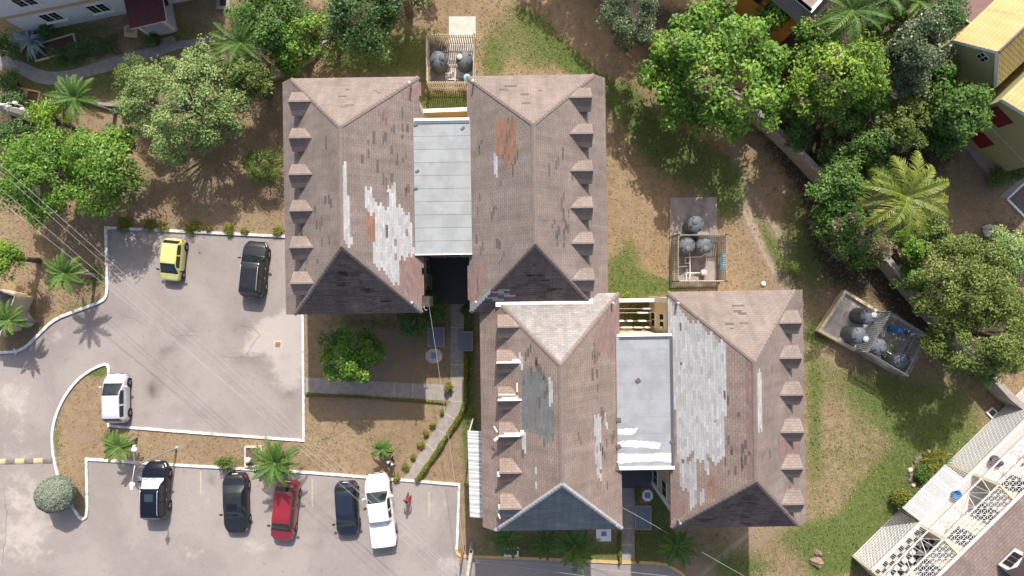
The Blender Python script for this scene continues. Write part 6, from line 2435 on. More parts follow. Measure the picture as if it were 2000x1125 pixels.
def pressure_tank(px, py, h, r, label, m, z0=0):
    c = P(px, py, h)
    root = thing("pressure_tank", (c.x, c.y, z0), 0, label, "pressure tank")
    mb = MB()
    mb.lathe([(0, .1), (r * .6, .12), (r * .95, .22), (r, .3), (r, h - z0 - .2), (r * .93, h - z0 - .1), (r * .6, h - z0 - .02), (0, h - z0)], (0, 0, 0), 28)
    mb.build("vessel", m, root, smooth=True)
    mb = MB()
    mb.lathe([(r * .8, 0), (r * .8, .14)], (0, 0, 0), 24)
    mb.build("stand", M['dark'], root)
    mb = MB()
    mb.lathe([(.03, h - z0 - .02), (.03, h - z0 + .06), (0, h - z0 + .06)], (0, 0, 0), 10)
    mb.build("valve", M['metal'], root)
    return root


pressure_tank(912, 150, 1.3, .27, "pale blue pressure tank in the corner of the upper pen beside the roof", M['bluel'])


def pipes(label, runs, r=.035, h=.35, m=None):
    pts0 = P(*runs[0][0])
    root = thing("water_pipes", tuple(pts0), 0, label, "pipes")
    mb = MB()
    for run in runs:
        pts = []
        for p in run:
            hh = p[2] if len(p) > 2 else h
            pts.append(toL(root, P(p[0], p[1], hh)))
        for a, b in zip(pts[:-1], pts[1:]):
            mb.tube([a, b], r, 8)
        for p in pts:
            mb.lathe([(0, -r * 1.35), (r * 1.3, -r * .8), (r * 1.3, r * .8), (0, r * 1.35)], tuple(p), 8)
    mb.build("pipe", m or M['pipe'], root, smooth=True)
    return root


pipes("white pipework between the two tanks of the upper pen", [[(869, 120, 1.2), (877, 127), (893, 127)], [(881, 127), (881, 143), (871, 143), (871, 152)], [(889, 127), (889, 157)], [(878, 155), (894, 155), (894, 157, .1)], [(885, 127), (885, 140)]], .035)
# weathered debris in the upper pen
mb = MB()
for i in range(7):
    a = P(846 + i * 4 + random.uniform(-2, 2), 74 + random.uniform(0, 4), .2)
    mb.tube([a, a + Vector((random.uniform(-.3, .3), -.5 - random.random() * .4, .5 + random.random() * .6))], .03, 5)
tag(mb.build("scrap_pile", M['rust']), "rusty scrap rods behind the left tank of the upper pen", "scrap")

# middle pen
mb = MB()
mb.prism([P(*p) for p in [(1307, 386), (1399, 385), (1402, 560), (1309, 562)]], 0, .12)
tag(mb.build("concrete_base", M['conc_dark']), "dark stained concrete base under the middle tank pen", "base")
W_, E_, N_, S_ = P(1312.5, 0).x, P(1402.5, 0).x, P(0, 458, 2).y, P(0, 549, 2).y
pen("tank_pen", [(W_, N_, 0), (E_, N_, 0), (E_, S_, 0), (W_, S_, 0)], .1, 1.9, [M['slat'], M['slat']], "tan slatted tank pen on the lawn right of the upper block, blue drum outside", pitch=.15, w=.10)
tank(1361.5, 437, 1.95, .12, "lone black water tank outside the slatted pen on the stained base", lid=(-.12, .14))
tank(1343.8, 478.5, 1.85, .12, "left black water tank inside the middle slatted pen", lid=(.02, -.25), r=.6)
tank(1378.7, 478.5, 1.85, .12, "right black water tank inside the middle slatted pen", lid=(.02, -.25), r=.61)
pressure_tank(1376, 532, .75, .22, "small white round pressure tank on the floor of the middle pen", M['pipe'], .12)
c = P(1411, 511, 1.1)
t = thing("blue_drum", (c.x + .1, c.y, 0), 0, "long pale blue drum on a rack outside the right side of the middle pen", "drum")
mb = MB()
mb.lathe([(0, -.62), (.12, -.6), (.2, -.54), (.21, -.3), (.225, -.28), (.21, -.26), (.21, .26), (.225, .28), (.21, .3), (.2, .54), (.12, .6), (0, .62)], (0, 0, .95), 24, 0, 'y')
mb.build("drum", M['bluel'], t, smooth=True)
mb = MB()
for y in (-.4, .4):
    for x in (-.2, .2):
        mb.box((x, y, .37), (.05, .05, .74))
    mb.box((0, y, .73), (.5, .06, .05))
mb.build("rack", M['rust'], t)
pipes("white pipework on the floor of the middle pen", [[(1347, 494, .5), (1348, 538)], [(1338, 503), (1370, 501), (1382, 494, .8)], [(1338, 503), (1338, 514), (1347, 514)], [(1348, 533), (1372, 533)], [(1340, 533), (1340, 551)], [(1340, 533), (1348, 533)],
                                                        [(1328, 521), (1341, 520)], [(1348, 533), (1346, 545)]])
mb = MB()
mb.prism([P(*p) for p in rect(1378, 504, 1393, 547)], .12, .16)
mb.prism([P(*p) for p in [(1345, 530), (1368, 547), (1328, 547)]], .12, .15)
tag(mb.build("pen_walkway", M['concrete']), "pale worn strip of concrete inside the middle pen", "walkway")

# tilted pen at the right
A_, B_, Cc, D_, E2, F_ = P(1652, 569.5, .6), P(1602, 646, .6), P(1740, 609.5, 2.4), P(1815.5, 656, 2.4), P(1775, 734.5, 2.4), P(1697, 688, 2.4)
A_, B_, Cc, D_, E2, F_ = [Vector((p.x, p.y, 0)) for p in (A_, B_, Cc, D_, E2, F_)]
cen = (A_ + B_ + D_ + E2) / 4
root = thing("tank_platform", tuple(cen), 0, "raised concrete tank platform with pale parapet, tilted on the right lawn", "platform")
mb = MB()
mb.prism([p - cen for p in (A_, B_, E2, D_)], 0, .35)
mb.build("floor", mat("platform_concrete", (0.20, 0.18, 0.17), .9, .2, .9, col2=(0.52, 0.47, 0.43), bump=.2), root)
mb = MB()
mb.strip([p - cen for p in (Cc, A_, B_, F_)], .2, 0, .6)
mb.build("parapet", M['cream'], root)
pen("tank_pen", [Cc, D_, E2, F_], .35, 2.05, [M['slatg'], M['slat']], "grey slatted tank pen with four sides on the tilted platform", pitch=.14, w=.09)
LIDP = mat("pale_lid", (0.42, 0.42, 0.42), .6, .1)
tank(1700, 618.5, 2.25, .36, "black water tank with pale lid at the upper end of the tilted platform", lid=(.27, .12), lidm=LIDP)
tank(1682.5, 656, 2.25, .36, "black water tank with pale lid at the lower end of the tilted platform", lid=(.33, -.22), lidm=LIDP)
tank(1721.5, 678.5, 2.0, .36, "black water tank in the left corner inside the tilted pen", lid=(.1, -.1))
tank(1766, 705, 2.25, .36, "black water tank in the far right corner inside the tilted pen", lid=(-.05, .08))
pressure_tank(1761, 645, 1.9, .24, "blue upright pressure tank inside the tilted pen", M['bluet'], .36)
c = P(1777, 648, .7)
t = thing("water_pump", (c.x, c.y, .36), .5, "small blue water pump beside the blue pressure tank in the tilted pen", "pump")
mb = MB()
mb.lathe([(0, -.25), (.1, -.24), (.12, -.18), (.12, .1), (.08, .14), (.08, .22), (0, .23)], (0, 0, .2), 16, 0, 'x')
mb.build("motor", M['bluet'], t, smooth=True)
mb = MB()
mb.box((0, 0, .04), (.4, .2, .08))
mb.build("foot", M['dark'], t)
pipes("white zigzag pipework on the floor of the tilted pen", [[(1735, 672, 1.0), (1739, 661), (1747, 665), (1750, 655)], [(1722, 648), (1723, 661)], [(1733, 687, 1.9), (1740, 691, 1.9)]], .03, .6)
mb = MB()
p = P(1643, 663, .4)
mb.box((p.x, p.y, .45), (.42, .2, .18), -.5)
tag(mb.build("white_jerrycan", M['pipe'], bevel=.03), "small white container lying on the tilted platform by the parapet", "container")
# creeper on the slats of the tilted pen
hedge("green creeper climbing the slatted divider of the tilted pen", [(1699, 692), (1712, 668), (1718, 655)], .35, 2.5, kind='olive', name="creeper", dens=40)
hedge("green creeper in the right corner of the tilted pen", [(1778, 650), (1795, 655)], .6, 1.6, kind='dark', name="creeper", dens=60)

# ------------------------------------------------------------------ boundary wall at the right, low walls at the left
pts = [(1150, -30), (1192, 14), (1230, 52), (1262, 74), (1310, 112), (1400, 180), (1483, 245), (1540, 300), (1604, 368), (1680, 470), (1740, 545), (1810, 625), (1885, 705), (1945, 770), (2010, 822), (2120, 900)]
wall_thing("boundary_wall", [(P(*p).x, P(*p).y) for p in pts], .35, 1.7, M['concrete'], "long weathered concrete boundary wall behind the trees on the right", "wall", M['concrete'])
mb = MB()
for i in range(3):
    pass
pts = [(1490, 228), (1550, 282), (1612, 352)]
hedge("mossy green strip growing behind the boundary wall", pts, .9, .35, kind='dark', name="moss_strip", dens=120)
wall_thing("garden_wall", [(P(*p).x, P(*p).y) for p in [(150, 190), (210, 207), (330, 215), (440, 190), (517, 163), (560, 146), (612, 116), (660, 60), (690, -20)]], .2, .5, M['concrete'],
           "low grey garden wall curving under the trees behind the upper block", "wall")
# stone bed
t = thing("stone_bed", tuple(P(1795, 915)), 0, "irregular brown and white stones edging the spider plants", "stones")
mb = MB()
rr = random.Random(5)
for i in range(26):
    f_ = i / 25
    x, y = 1812 - 34 * math.sin(f_ * 2.2) + rr.uniform(-3, 3), 880 + 66 * f_ + rr.uniform(-3, 3)
    p = PL(t, x, y)
    r_ = rr.uniform(.08, .2)
    mb.lathe([(0, -.05), (r_, 0), (r_ * .9, r_ * .6), (r_ * .4, r_ * .9), (0, r_ * .95)], (p.x, p.y, 0), 7, rr.choice((0, 0, 1)))
mb.build("stones", [mat("brown_stone", (.20, .15, .12), .9, .3, 6), M['conc_light']], t)


def rock(px, py, r, label, m):
    rg = np.random.default_rng(int(px))
    p = P(px, py)
    mb = MB()
    ph = rg.uniform(0, 6, 6)
    vs = []
    for i in range(7):
        el = i / 6 * math.pi / 2
        for k in range(14):
            a = k / 14 * 6.283
            q = r * (1 + .18 * math.sin(2 * a + ph[0]) + .14 * math.sin(3 * a + ph[1] + el * 2) + .1 * math.sin(5 * a + ph[2]))
            vs.append((p.x + math.cos(a) * math.cos(el) * q, p.y + math.sin(a) * math.cos(el) * q * .85, math.sin(el) * q * .6))
    fs = [[i * 14 + k, i * 14 + (k + 1) % 14, (i + 1) * 14 + (k + 1) % 14, (i + 1) * 14 + k] for i in range(6) for k in range(14)]
    mb.add(vs, fs)
    o = mb.build("rock", m)
    tag(o, label, "rock")


rock(1930, 450, .5, "pale grey rock on the shaded yard at the right edge", M['conc_light'])
rock(45, 620, .8, "white crumbled rubble heap beside the small dark palm", M['conc_light'])
rock(1597, 1080, .3, "small brown stone on the lawn below the lower apartments", mat("brown_stone", (.20, .15, .12)))
rock(1595, 1098, .5, "tan ant mound on the lawn at the bottom edge", mat("mound", (.26, .18, .13), .95, .2, 8, bump=.5))
# white bowl on the tracks
mb = MB()
p = P(1490, 554)
mb.lathe([(0, .04), (.14, .05), (.17, .12), (.16, .16), (.08, .2), (0, .21)], (p.x, p.y, 0), 18)
tag(mb.build("white_bowl", M['white'], smooth=True), "white upturned bowl on the dirt track above the lower roof", "bowl")

# ------------------------------------------------------------------ street lamp, poles and wires
b0 = P(345, 875)
t = thing("street_lamp", tuple(b0), 0, "grey street lamp with two arms beside the black crossover", "street lamp")
jt = P(263, 910, 5.6)
top = jt - b0
mb = MB()
mb.tube([(0, 0, 0), (0, 0, .5), (top.x * .5, top.y * .5, 2.8), (top.x, top.y, 5.6)], [.08, .07, .055, .045], 12)
mb.lathe([(.16, 0), (.16, .04), (.09, .06)], (0, 0, 0), 16)
mb.build("pole", M['metal'], t, smooth=True)
for px, py in ((262, 878), (258, 947)):
    e = P(px, py, 5.9) - b0
    am = MB()
    mid = top.lerp(e, .6) + Vector((.03, 0, .1))
    am.tube([top, mid, e], .035, 8)
    arm = am.build("arm", M['metal'], t, smooth=True)
    hb = MB()
    d = (e - top)
    d.z = 0
    d.normalize()
    a = math.atan2(d.y, d.x)
    hb.lathe([(0, .14), (.08, .13), (.17, .04), (.19, -.03), (.15, -.1), (.06, -.14), (0, -.15)], (e.x, e.y, e.z), 18)
    hb.box((e.x + d.x * .12, e.y + d.y * .12, e.z + .02), (.34, .16, .14), a)
    hb.build("lamp_head", M['white'], arm, smooth=False, bevel=.02)
# power pole at the bottom
b0 = P(923, 1061)
t = thing("power_pole", tuple(b0), 0, "tall two tone power pole rising at the lane corner", "power pole")
mb = MB()
mb.tube([(0, 0, 0), (0, 0, 1.9)], [.17, .16], 14)
mb.build("base_sleeve", M['metal'], t, smooth=True)
mb = MB()
mb.tube([(0, 0, 1.9), (0, 0, 8.4)], [.145, .11], 14)
mb.build("shaft", M['conc_light'], t, smooth=True)
mb = MB()
mb.box((0, .18, 2.05), (.16, .1, .3))
mb.build("meter_box", M['dark'], t)
mb = MB()
for z, w in ((7.5, 1.3), (6.6, .5)):
    mb.box((0, .13, z), (w, .1, .1))
mb.build("cross_arm", M['rust'], t)
mb = MB()
for x in (-.55, 0, .55):
    mb.lathe([(.03, 7.55), (.06, 7.6), (.05, 7.66), (.06, 7.7), (0, 7.75)], (x, .13, 0), 10)
mb.build("insulator", M['pipe'], t)
b1 = P(906, 1066)
mb = MB()
mb.tube([(b1.x, b1.y, 0), (b1.x - .02, b1.y, 1.5), (b1.x, b1.y, 3.6)], [.09, .085, .07], 10)
tag(mb.build("rusty_post", M['rust'], smooth=True), "rusty steel post standing beside the two tone power pole", "post")
PT = Vector((b0.x, b0.y, 0))

WIRE = mat("wire_grey", (0.34, 0.34, 0.345), 0.5, 0.05, 8)


def wire(label, a, b, sag=.3, r=.009, group=None, name="power_line", curl=False):
    mb = MB()
    n = 14
    pts = []
    for i in range(n + 1):
        f_ = i / n
        p = a.lerp(b, f_)
        p.z -= 4 * sag * f_ * (1 - f_)
        pts.append(p)
    mb.tube(pts, r, 6)
    o = mb.build(name, WIRE)
    tag(o, label, "wire", group)


PTz = lambda dx, z: Vector((PT.x + dx, PT.y + .13, z))
G = "power lines across the car park"
wire("upper thin power line crossing the car park in front of the yellow car", P(-300, 58, 7.6), PTz(.55, 7.7), .35, group=G)
wire("second power line running close beside the upper one across the car park", P(-300, 72, 7.4), PTz(0, 7.7), .35, .008, group=G)
wire("third power line crossing the asphalt between yellow car and white hatchback", P(-300, 112, 7.4), PTz(-.55, 7.7), .45, group=G)
wire("lowest power line from the left edge passing over the island palm", P(-300, 155, 7.0), PTz(-.1, 6.7), .55, .009, group=G)
wire("sagging service cable from the upper block to the power pole", P(838, 597, 5.9), PTz(.1, 6.9), .5, .012, name="service_cable")
wire("white cable over the lane from the power pole to the right", PTz(.2, 7.2) + Vector((.2, 0, -3.8)), P(1330, 1128, 5.0), .25, .012, name="service_cable")
wire("second cable over the lane below the white cable", PTz(.2, 6.9) + Vector((.2, -.2, -3.6)), P(1300, 1150, 4.8), .25, .012, name="service_cable")
wire("cable from the lower roof corner over the blue grey cover to the right", P(1200, 983, 7.2), P(1305, 1042, 6.6), .12, .012, name="service_cable")
wire("cable running over the dark lawn to the bottom right edge", P(1370, 1078, 6.0), P(1640, 1235, 5.5), .2, .012, name="service_cable")
# concrete pole leaning into the frame at the left
b0 = P(96, 240)
t = thing("utility_pole", tuple(b0), .15, "massive grey concrete utility pole with insulators at the left edge", "utility pole")
mb = MB()
tp = toL(t, P(-10, 206, 5.4))
vs = []
for z, w in ((0, .62), (5.4, .36)):
    f_ = z / 5.4
    for x, y in ((-1, -1), (1, -1), (1, 1), (-1, 1)):
        vs.append((tp.x * f_ + x * w / 2, tp.y * f_ + y * w / 2, z))
mb.add(vs, [[3, 2, 1, 0], [4, 5, 6, 7], [0, 1, 5, 4], [1, 2, 6, 5], [2, 3, 7, 6], [3, 0, 4, 7]])
mb.build("shaft", M['conc_light'], t, bevel=.04)
mb = MB()
for (x, y, h) in ((30, 201, 4.6), (44, 213, 4.3), (16, 208, 4.9), (2, 205, 5.2), (58, 222, 3.6)):
    p = toL(t, P(x, y, h))
    mb.lathe([(.05, -.1), (.12, -.05), (.07, 0), (.12, .05), (.07, .1), (.1, .15), (0, .2)], tuple(p), 12)
mb.build("insulator", M['pipe'], t)
mb = MB()
for a, b2 in (((58, 221, 3.9), (30, 203, 4.8)), ((30, 203, 4.8), (2, 207, 5.2)), ((10, 214, 4.9), (50, 216, 4.4)), ((-10, 212, 5), (20, 203, 5)), ((22, 206, 5), (14, 222, 4.4))):
    p, q2 = toL(t, P(*a)), toL(t, P(*b2))
    mb.tube([p, p.lerp(q2, .5) + Vector((.1, .12, .1)), q2], .025, 6)
mb.build("jumper_cable", M['pipe'], t)


# ------------------------------------------------------------------ neighbouring houses
def gable_house(name, loc, rz, w, ln, eave, rise, wallm, roofm_l, roofm_r, label, over=.18, trim=None):
    """gable end on the local -x side, ridge along +x; roofs as tiled sheets with thickness"""
    root = thing(name, loc, rz, label, "house")
    mb = MB()
    hw = w / 2
    g0 = [(0, -hw, 0), (0, -hw, eave), (0, 0, eave + rise), (0, hw, eave), (0, hw, 0)]
    g1 = [(ln, y, z) for _, y, z in g0]
    mb.face(g0, 0)
    mb.face(g1[::-1], 0)
    mb.face([g0[0], g1[0], g1[1], g0[1]], 0)
    mb.face([g0[4], g0[3], g1[3], g1[4]], 0)
    wall = mb.build("wall", wallm, root)
    sl = math.hypot(hw, rise)
    ex = over
    for s, rm in ((-1, roofm_r), (1, roofm_l)):
        mb = MB()
        k = 1 + ex / hw
        e0, e1 = Vector((-ex, s * hw * k, eave + rise - rise * k + .06)), Vector((ln + ex, s * hw * k, eave + rise - rise * k + .06))
        r0, r1 = Vector((-ex, 0, eave + rise + .06)), Vector((ln + ex, 0, eave + rise + .06))
        L_ = ln + 2 * ex
        mb.face([r0, r1, e1, e0], 0, [(0, sl * k), (L_, sl * k), (L_, 0), (0, 0)])
        t = Vector((0, 0, -.05))
        mb.face([r0 + t, e0 + t, e1 + t, r1 + t], 1)
        for a, b in ((e0, e1), (r0, e0), (e1, r1)):
            mb.face([a, b, b + t, a + t], 1)
        mb.build("roof", [rm, M['white']], root)
    tb = MB()
    for s in (-1, 1):
        k = 1 + ex / hw
        a, b = Vector((-ex - .03, 0, eave + rise - .02)), Vector((-ex - .03, s * hw * k, eave + rise - rise * k - .02))
        d = (b - a)
        n_ = Vector((0, 0, -.22))
        tb.face([a, b, b + n_, a + n_])
        tb.face([a + Vector((.06, 0, 0)), b + Vector((.06, 0, 0)), b + Vector((.06, 0, 0)) + n_, a + Vector((.06, 0, 0)) + n_])
        tb.face([a + n_, b + n_, b + n_ + Vector((.06, 0, 0)), a + n_ + Vector((.06, 0, 0))])
        tb.face([a, b, b + Vector((.06, 0, 0)), a + Vector((.06, 0, 0))])
    tb.build("barge_board", M['white'], root)
    rb = MB()
    rb.tube([(-over, 0, eave + rise + .05), (ln + over, 0, eave + rise + .05)], .07, 8)
    rb.build("ridge_cap", mat("ridge_purple", (.16, .11, .12), .8, .1), root)
    return root, wall


YT = shingle_mat("yellow_roof_tiles", (0.50, 0.41, 0.20), (0.47, 0.38, 0.18), (0.34, 0.26, 0.13), bw=6.0, rh=.26, weather=.08, ms=.02)
YD = shingle_mat("yellow_diamond_tiles", (0.50, 0.42, 0.10), (0.44, 0.36, 0.09), (0.28, 0.16, 0.12), bw=.3, rh=.26, weather=.1, ms=.04)
OLIVE = mat("olive_wall", (0.40, 0.36, 0.17), .85, .05, 2, bump=.05)
a, b, c = P(1870.5, 77, 6), P(1950, 161, 6), P(1954, 97, 8)
mid = (a + b) / 2
rz = math.atan2((a - b).y, (a - b).x) - math.pi / 2
rootY, wallY = gable_house("yellow_house", (mid.x, mid.y, 0), rz, (a - b).length, 9, 6, 2.0, OLIVE, YT, YD, "yellow tiled two storey house with olive gable wall at the top right", trim=True)
# little four-pane gable window, found on the gable plane
o_, n_ = Vector((-.01, 0, 0)), Vector((-1, 0, 0))
p = ray_plane(rootY, 1920.5, 111, o_, n_)
wb = MB()
wb.box((-.03, p.y, p.z), (.05, .62, .62))
f_ = wb.build("window_frame", M['white'], wallY)
wb = MB()
for y in (-.15, .15):
    for z in (-.15, .15):
        wb.box((-.06, p.y + y, p.z + z), (.03, .24, .24))
wb.build("window_pane", M['glass'], wallY)
# lower maroon porch roof beside it
t = thing("porch_roof", tuple(P(1912, 25, 0)), 0, "maroon lower roof in shade beside the yellow tiled house", "porch roof")
mb = MB()
q = [PL(t, x, y, 5.0) for x, y in ((1866, 25), (1904, 48), (1958, 0), (1975, -30), (1915, -25))]
mb.prism([(p.x, p.y) for p in q], 4.85, 5.0)
mb.build("roof_sheet", mat("dusty_maroon", (.21, .13, .125), .9, .1, 3), t)
mb = MB()
mb.prism([(p.x * .9 + .1, p.y * .9) for p in q], 0, 4.84)
mb.build("wall", OLIVE, t)
mb = MB()
p, p2 = q[0], q[1]
mb.tube([(p.x, p.y, 4.93), (p2.x, p2.y, 4.93)], .07, 8)
mb.build("gutter", M['white'], t)
# second yellow house: olive gable wall with red shutters
a, b = P(1964, 193, 6), P(1947, 339, 0)
b = Vector((b.x, b.y, 6))
mid = (a + b) / 2
rz = math.atan2((a - b).y, (a - b).x) - math.pi / 2
rootO, wallO = gable_house("olive_house", (mid.x, mid.y, 0), rz, (a - b).length, 9, 6, 1.1, OLIVE, YT, YT, "olive walled two storey house with red shutters at the right edge")
RS = mat("red_shutter", (.20, .02, .025), .7, .15, 6)
for quad in ([(1947, 208), (1973, 232), (1951, 248), (1937, 234)], [(1912, 251), (1936, 276), (1916, 289), (1898, 269)]):
    mb = MB()
    q = [ray_plane(rootO, x, y, Vector((-.0, 0, 0)), Vector((-1, 0, 0))) for x, y in quad]
    ys, zs = [p.y for p in q], sorted(p.z for p in q)
    y0, y1 = min(ys), max(ys)
    z0, z1 = (zs[0] + zs[1]) / 2, (zs[2] + zs[3]) / 2
    for k in range(8):
        z = z0 + (z1 - z0) * (k + .5) / 8
        mb.box((-.06 - .01 * (k % 2), (y0 + y1) / 2, z), (.05, y1 - y0, (z1 - z0) / 8 - .01))
    mb.box((-.025, (y0 + y1) / 2, (z0 + z1) / 2), (.04, y1 - y0 + .06, z1 - z0 + .06))
    mb.build("shutter", RS, wallO)
mb = MB()
mb.box((-.03, 0, 3.1), (.06, (a - b).length, .07))
mb.build("floor_band", M['conc_light'], wallO)
mb = MB()
mb.prism([P(*p) for p in [(1845, 240), (1865, 235), (1952, 336), (1946, 356), (1932, 348)]], 0, .12)
tag(mb.build("house_apron", M['concrete']), "concrete apron along the foot of the olive house wall", "apron")
t = thing("tiled_yard", tuple(P(2030, 420)), 0, "dark paved yard with white border at the right edge", "yard")
mb = MB()
q = [PL(t, *p) for p in [(1966, 389), (2002, 352), (2090, 440), (2010, 437)]]
q = [PL(t, *p) for p in [(1966, 389), (2012, 346), (2100, 420), (2040, 465)]]
mb.prism([(p.x, p.y) for p in q], 0, .06)
mb.build("paving", mat("dark_paving", (.13, .10, .11), .8, .15, 3), t)
mb = MB()
mb.strip(q + [q[0]], .13, 0, .12)
mb.build("border", M['white'], t)
mb = MB()
mb.prism([P(*p) for p in [(1950, 385), (2000, 342), (2012, 346), (1966, 389)]], 0, .04)
structure("yard_path", mb, M['concrete'])

# grey mansard building with orange wall, top edge
c0 = P(1576, 59, 5.2)
t = thing("mansard_building", (c0.x, c0.y, 0), 0, "brown slatted mansard building with orange wall at the top edge", "building")
dl, dr = Vector((-.77, .64, 0)), Vector((.66, .75, 0))
low = [Vector((0, 0, 5.2)), dl * 7 + Vector((0, 0, 5.2)), dl * 7 + dr * 7 + Vector((0, 0, 5.2)), dr * 7 + Vector((0, 0, 5.2))]
cc = (low[0] + low[2]) / 2
ins = []
for p in low:
    d = cc - p
    d.z = 0
    ins.append(p + d.normalized() * .95 + Vector((0, 0, .8)))
mb = MB()
for i in range(4):
    j = (i + 1) % 4
    n = 44
    for k in range(n):
        f0, f1 = k / n, (k + .72) / n
        f2 = (k + 1) / n
        A, B = low[i].lerp(low[j], f0), low[i].lerp(low[j], f1)
        Cq, Dq = ins[i].lerp(ins[j], f1), ins[i].lerp(ins[j], f0)
        mb.face([A, B, Cq, Dq], 0)
        A2_, B2_ = low[i].lerp(low[j], f1), low[i].lerp(low[j], f2)
        C2_, D2_ = ins[i].lerp(ins[j], f2), ins[i].lerp(ins[j], f1)
        off = (cc - (A2_ + B2_) / 2)
        off.z = 0
        off = off.normalized() * .04
        mb.face([A2_ + off, B2_ + off, C2_ + off, D2_ + off], 1)
mb.build("mansard", [mat("grey_brown_siding", (.24, .205, .195), .85, .12, 6), mat("siding_gap", (.09, .075, .075), .9)], t)
mb = MB()
mb.face(ins)
deck = mb.build("roof_deck", mat("brown_deck", (.28, .21, .19), .9, .12, 3), t)
mb = MB()
mb.strip([Vector((p.x, p.y)) for p in ins + [ins[0], ins[1]]], .22, 5.95, 6.08)
i0, i1 = ins[0] + dr * 1.3, ins[1] + dr * 1.3
mb.strip([(i0.x, i0.y), (i1.x, i1.y)], .12, 5.95, 6.06)
mb.build("parapet_trim", M['white'], deck)
mb = MB()
w = [cc + (p - cc) * .86 for p in low]
mb.prism([(p.x, p.y) for p in w], 0, 5.15)
wl = mb.build("wall", mat("orange_wall", (.42, .20, .05), .85, .1, 2), t)
mb = MB()
d = (w[1] - w[0]).normalized()
nn = Vector((-.64, -.77, 0))
for k, z in ((.30, 3.7), (.30, 1.2), (.62, 3.7)):
    mb = MB()
    p = w[0].lerp(w[1], k) + nn * .03
    mb.box((p.x, p.y, z), (1.5, .06, 1.3), math.atan2(d.y, d.x))
    mb.build("window", M['glass'], wl)

# white house, top left
ca = P(52, 66.5)
t = thing("white_house", (ca.x, ca.y, 0), math.atan(.205), "white two storey house with tan bands at the top left", "house")
LH, DH, HH = 15.0, 8.0, 6.2
mb = MB()
mb.box((LH / 2, DH / 2, HH / 2), (LH, DH, HH))
wl = mb.build("wall", mat("white_wall", (.66, .68, .73), .85, .05, 2, bump=.05), t)
mb = MB()
mb.box((LH / 2, -.02, 2.75), (LH + .06, .08, .3))
mb.box((-.02, DH / 2, 2.75), (.08, DH, .3))
mb.box((.09, -.03, HH / 2), (.3, .1, HH))
mb.box((-.04, .1, HH / 2), (.1, .3, HH))
mb.box((LH - .09, -.03, HH / 2), (.3, .1, HH))
mb.build("tan_band", M['tan'], wl)
for px_, py_, zc in ((100, 32, 1.45), (192, 15, 1.45), (48, 2, 4.1), (175, -20, 4.1)):
    q = ray_plane(t, px_, py_, Vector((0, 0, 0)), Vector((0, -1, 0)))
    mb = MB()
    mb.box((q.x, -.03, q.z), (1.42, .06, 1.2))
    mb.build("window_frame", M['white'], wl)
    mb = MB()
    for k in (-.33, .33):
        for zz in (-.36, 0, .36):
            for xx in (-.14, .14):
                mb.box((q.x + k + xx, -.06, q.z + zz), (.25, .03, .32))
    mb.build("window_pane", M['glass'], wl)
    mb = MB()
    mb.box((q.x, -.09, q.z - .66), (1.6, .18, .07))
    mb.build("window_sill", M['white'], wl)
mb = MB()
ov = .3
ev, rg = HH, HH + 2.4
q = [(-ov, -ov, ev), (LH + ov, -ov, ev), (LH + ov, DH + ov, ev), (-ov, DH + ov, ev)]
r0, r1 = (DH / 2, DH / 2, rg), (LH - DH / 2, DH / 2, rg)
mb.face([q[0], q[1], r1, r0]); mb.face([q[1], q[2], r1]); mb.face([q[2], q[3], r0, r1]); mb.face([q[3], q[0], r0]); mb.face(q[::-1])
mb.build("roof", M['maroon'], t)
# porch of the white house
t2 = thing("porch", tuple(P(310, 50)), 0, "maroon porch roof on white posts in front of the white house", "porch")
mb = MB()
q = [PL(t2, *p) for p in ((237, -22, 3.3), (254, 56.5, 2.75), (325, 40, 2.75), (312, -38, 3.3))]
mb.face(q[::-1], 0)
mb.face([p - Vector((0, 0, .1)) for p in q], 1)
for a, b in zip(q, q[1:] + q[:1]):
    mb.face([a, b, b - Vector((0, 0, .12)), a - Vector((0, 0, .12))], 1)
mb.build("porch_roof", [M['maroon'], M['white']], t2)
mb = MB()
fl = [PL(t2, *p) for p in ((268, 30), (296, 73), (340, 64), (347, 59), (338, 12), (335, 0), (272, 5))]
mb.prism([(p.x, p.y) for p in fl], 0, .25)
mb.build("porch_floor", mat("porch_tile", (.52, .48, .47), .6, .06, 4), t2)
mb = MB()
for x, y in ((297, 71), (343, 60)):
    p = PL(t2, x, y)
    mb.box((p.x, p.y, 1.35), (.16, .16, 2.7), .2)
mb.build("post", M['white'], t2)
mb = MB()
p = PL(t2, 327, 24)
mb.box((p.x + .1, p.y + .3, 1.2), (.5, .9, .04))
mb.box((p.x + .12, p.y + .5, .85), (.4, .45, .7))
mb.build("doorway", M['dark'], t2)
# hut at the left edge
t = thing("hut", tuple(P(2, 610)), 0, "small hut with black roof and white trim at the left edge", "hut")
mb = MB()
q = [PL(t, x, y, 2.6) for x, y in ((-40, 560), (0, 567), (30, 578), (14, 617), (0, 655), (-40, 650))]
mb.prism([(p.x, p.y) for p in q], 2.45, 2.6)
mb.build("roof", mat("hut_roof_black", (.035, .033, .036), .8, .2, 4), t)
mb = MB()
mb.strip([(p.x, p.y) for p in (q[0], q[1], q[2], q[3], q[4], q[5])], .08, 2.5, 2.66)
mb.build("trim", M['conc_light'], t)
mb = MB()
mb.prism([(p.x * .9 - .2, p.y * .9) for p in q], 0, 2.44)
mb.build("wall", M['cream'], t)

# ------------------------------------------------------------------ townhouses with white grilles, bottom right
b0 = P(1665, 1085)
b1 = P(1925, 830)
du = (b1 - b0).normalized()
t = thing("townhouse_row", tuple(b0), math.atan2(du.y, du.x), "brown roofed townhouse row with white lattice grilles at the bottom right", "townhouse")
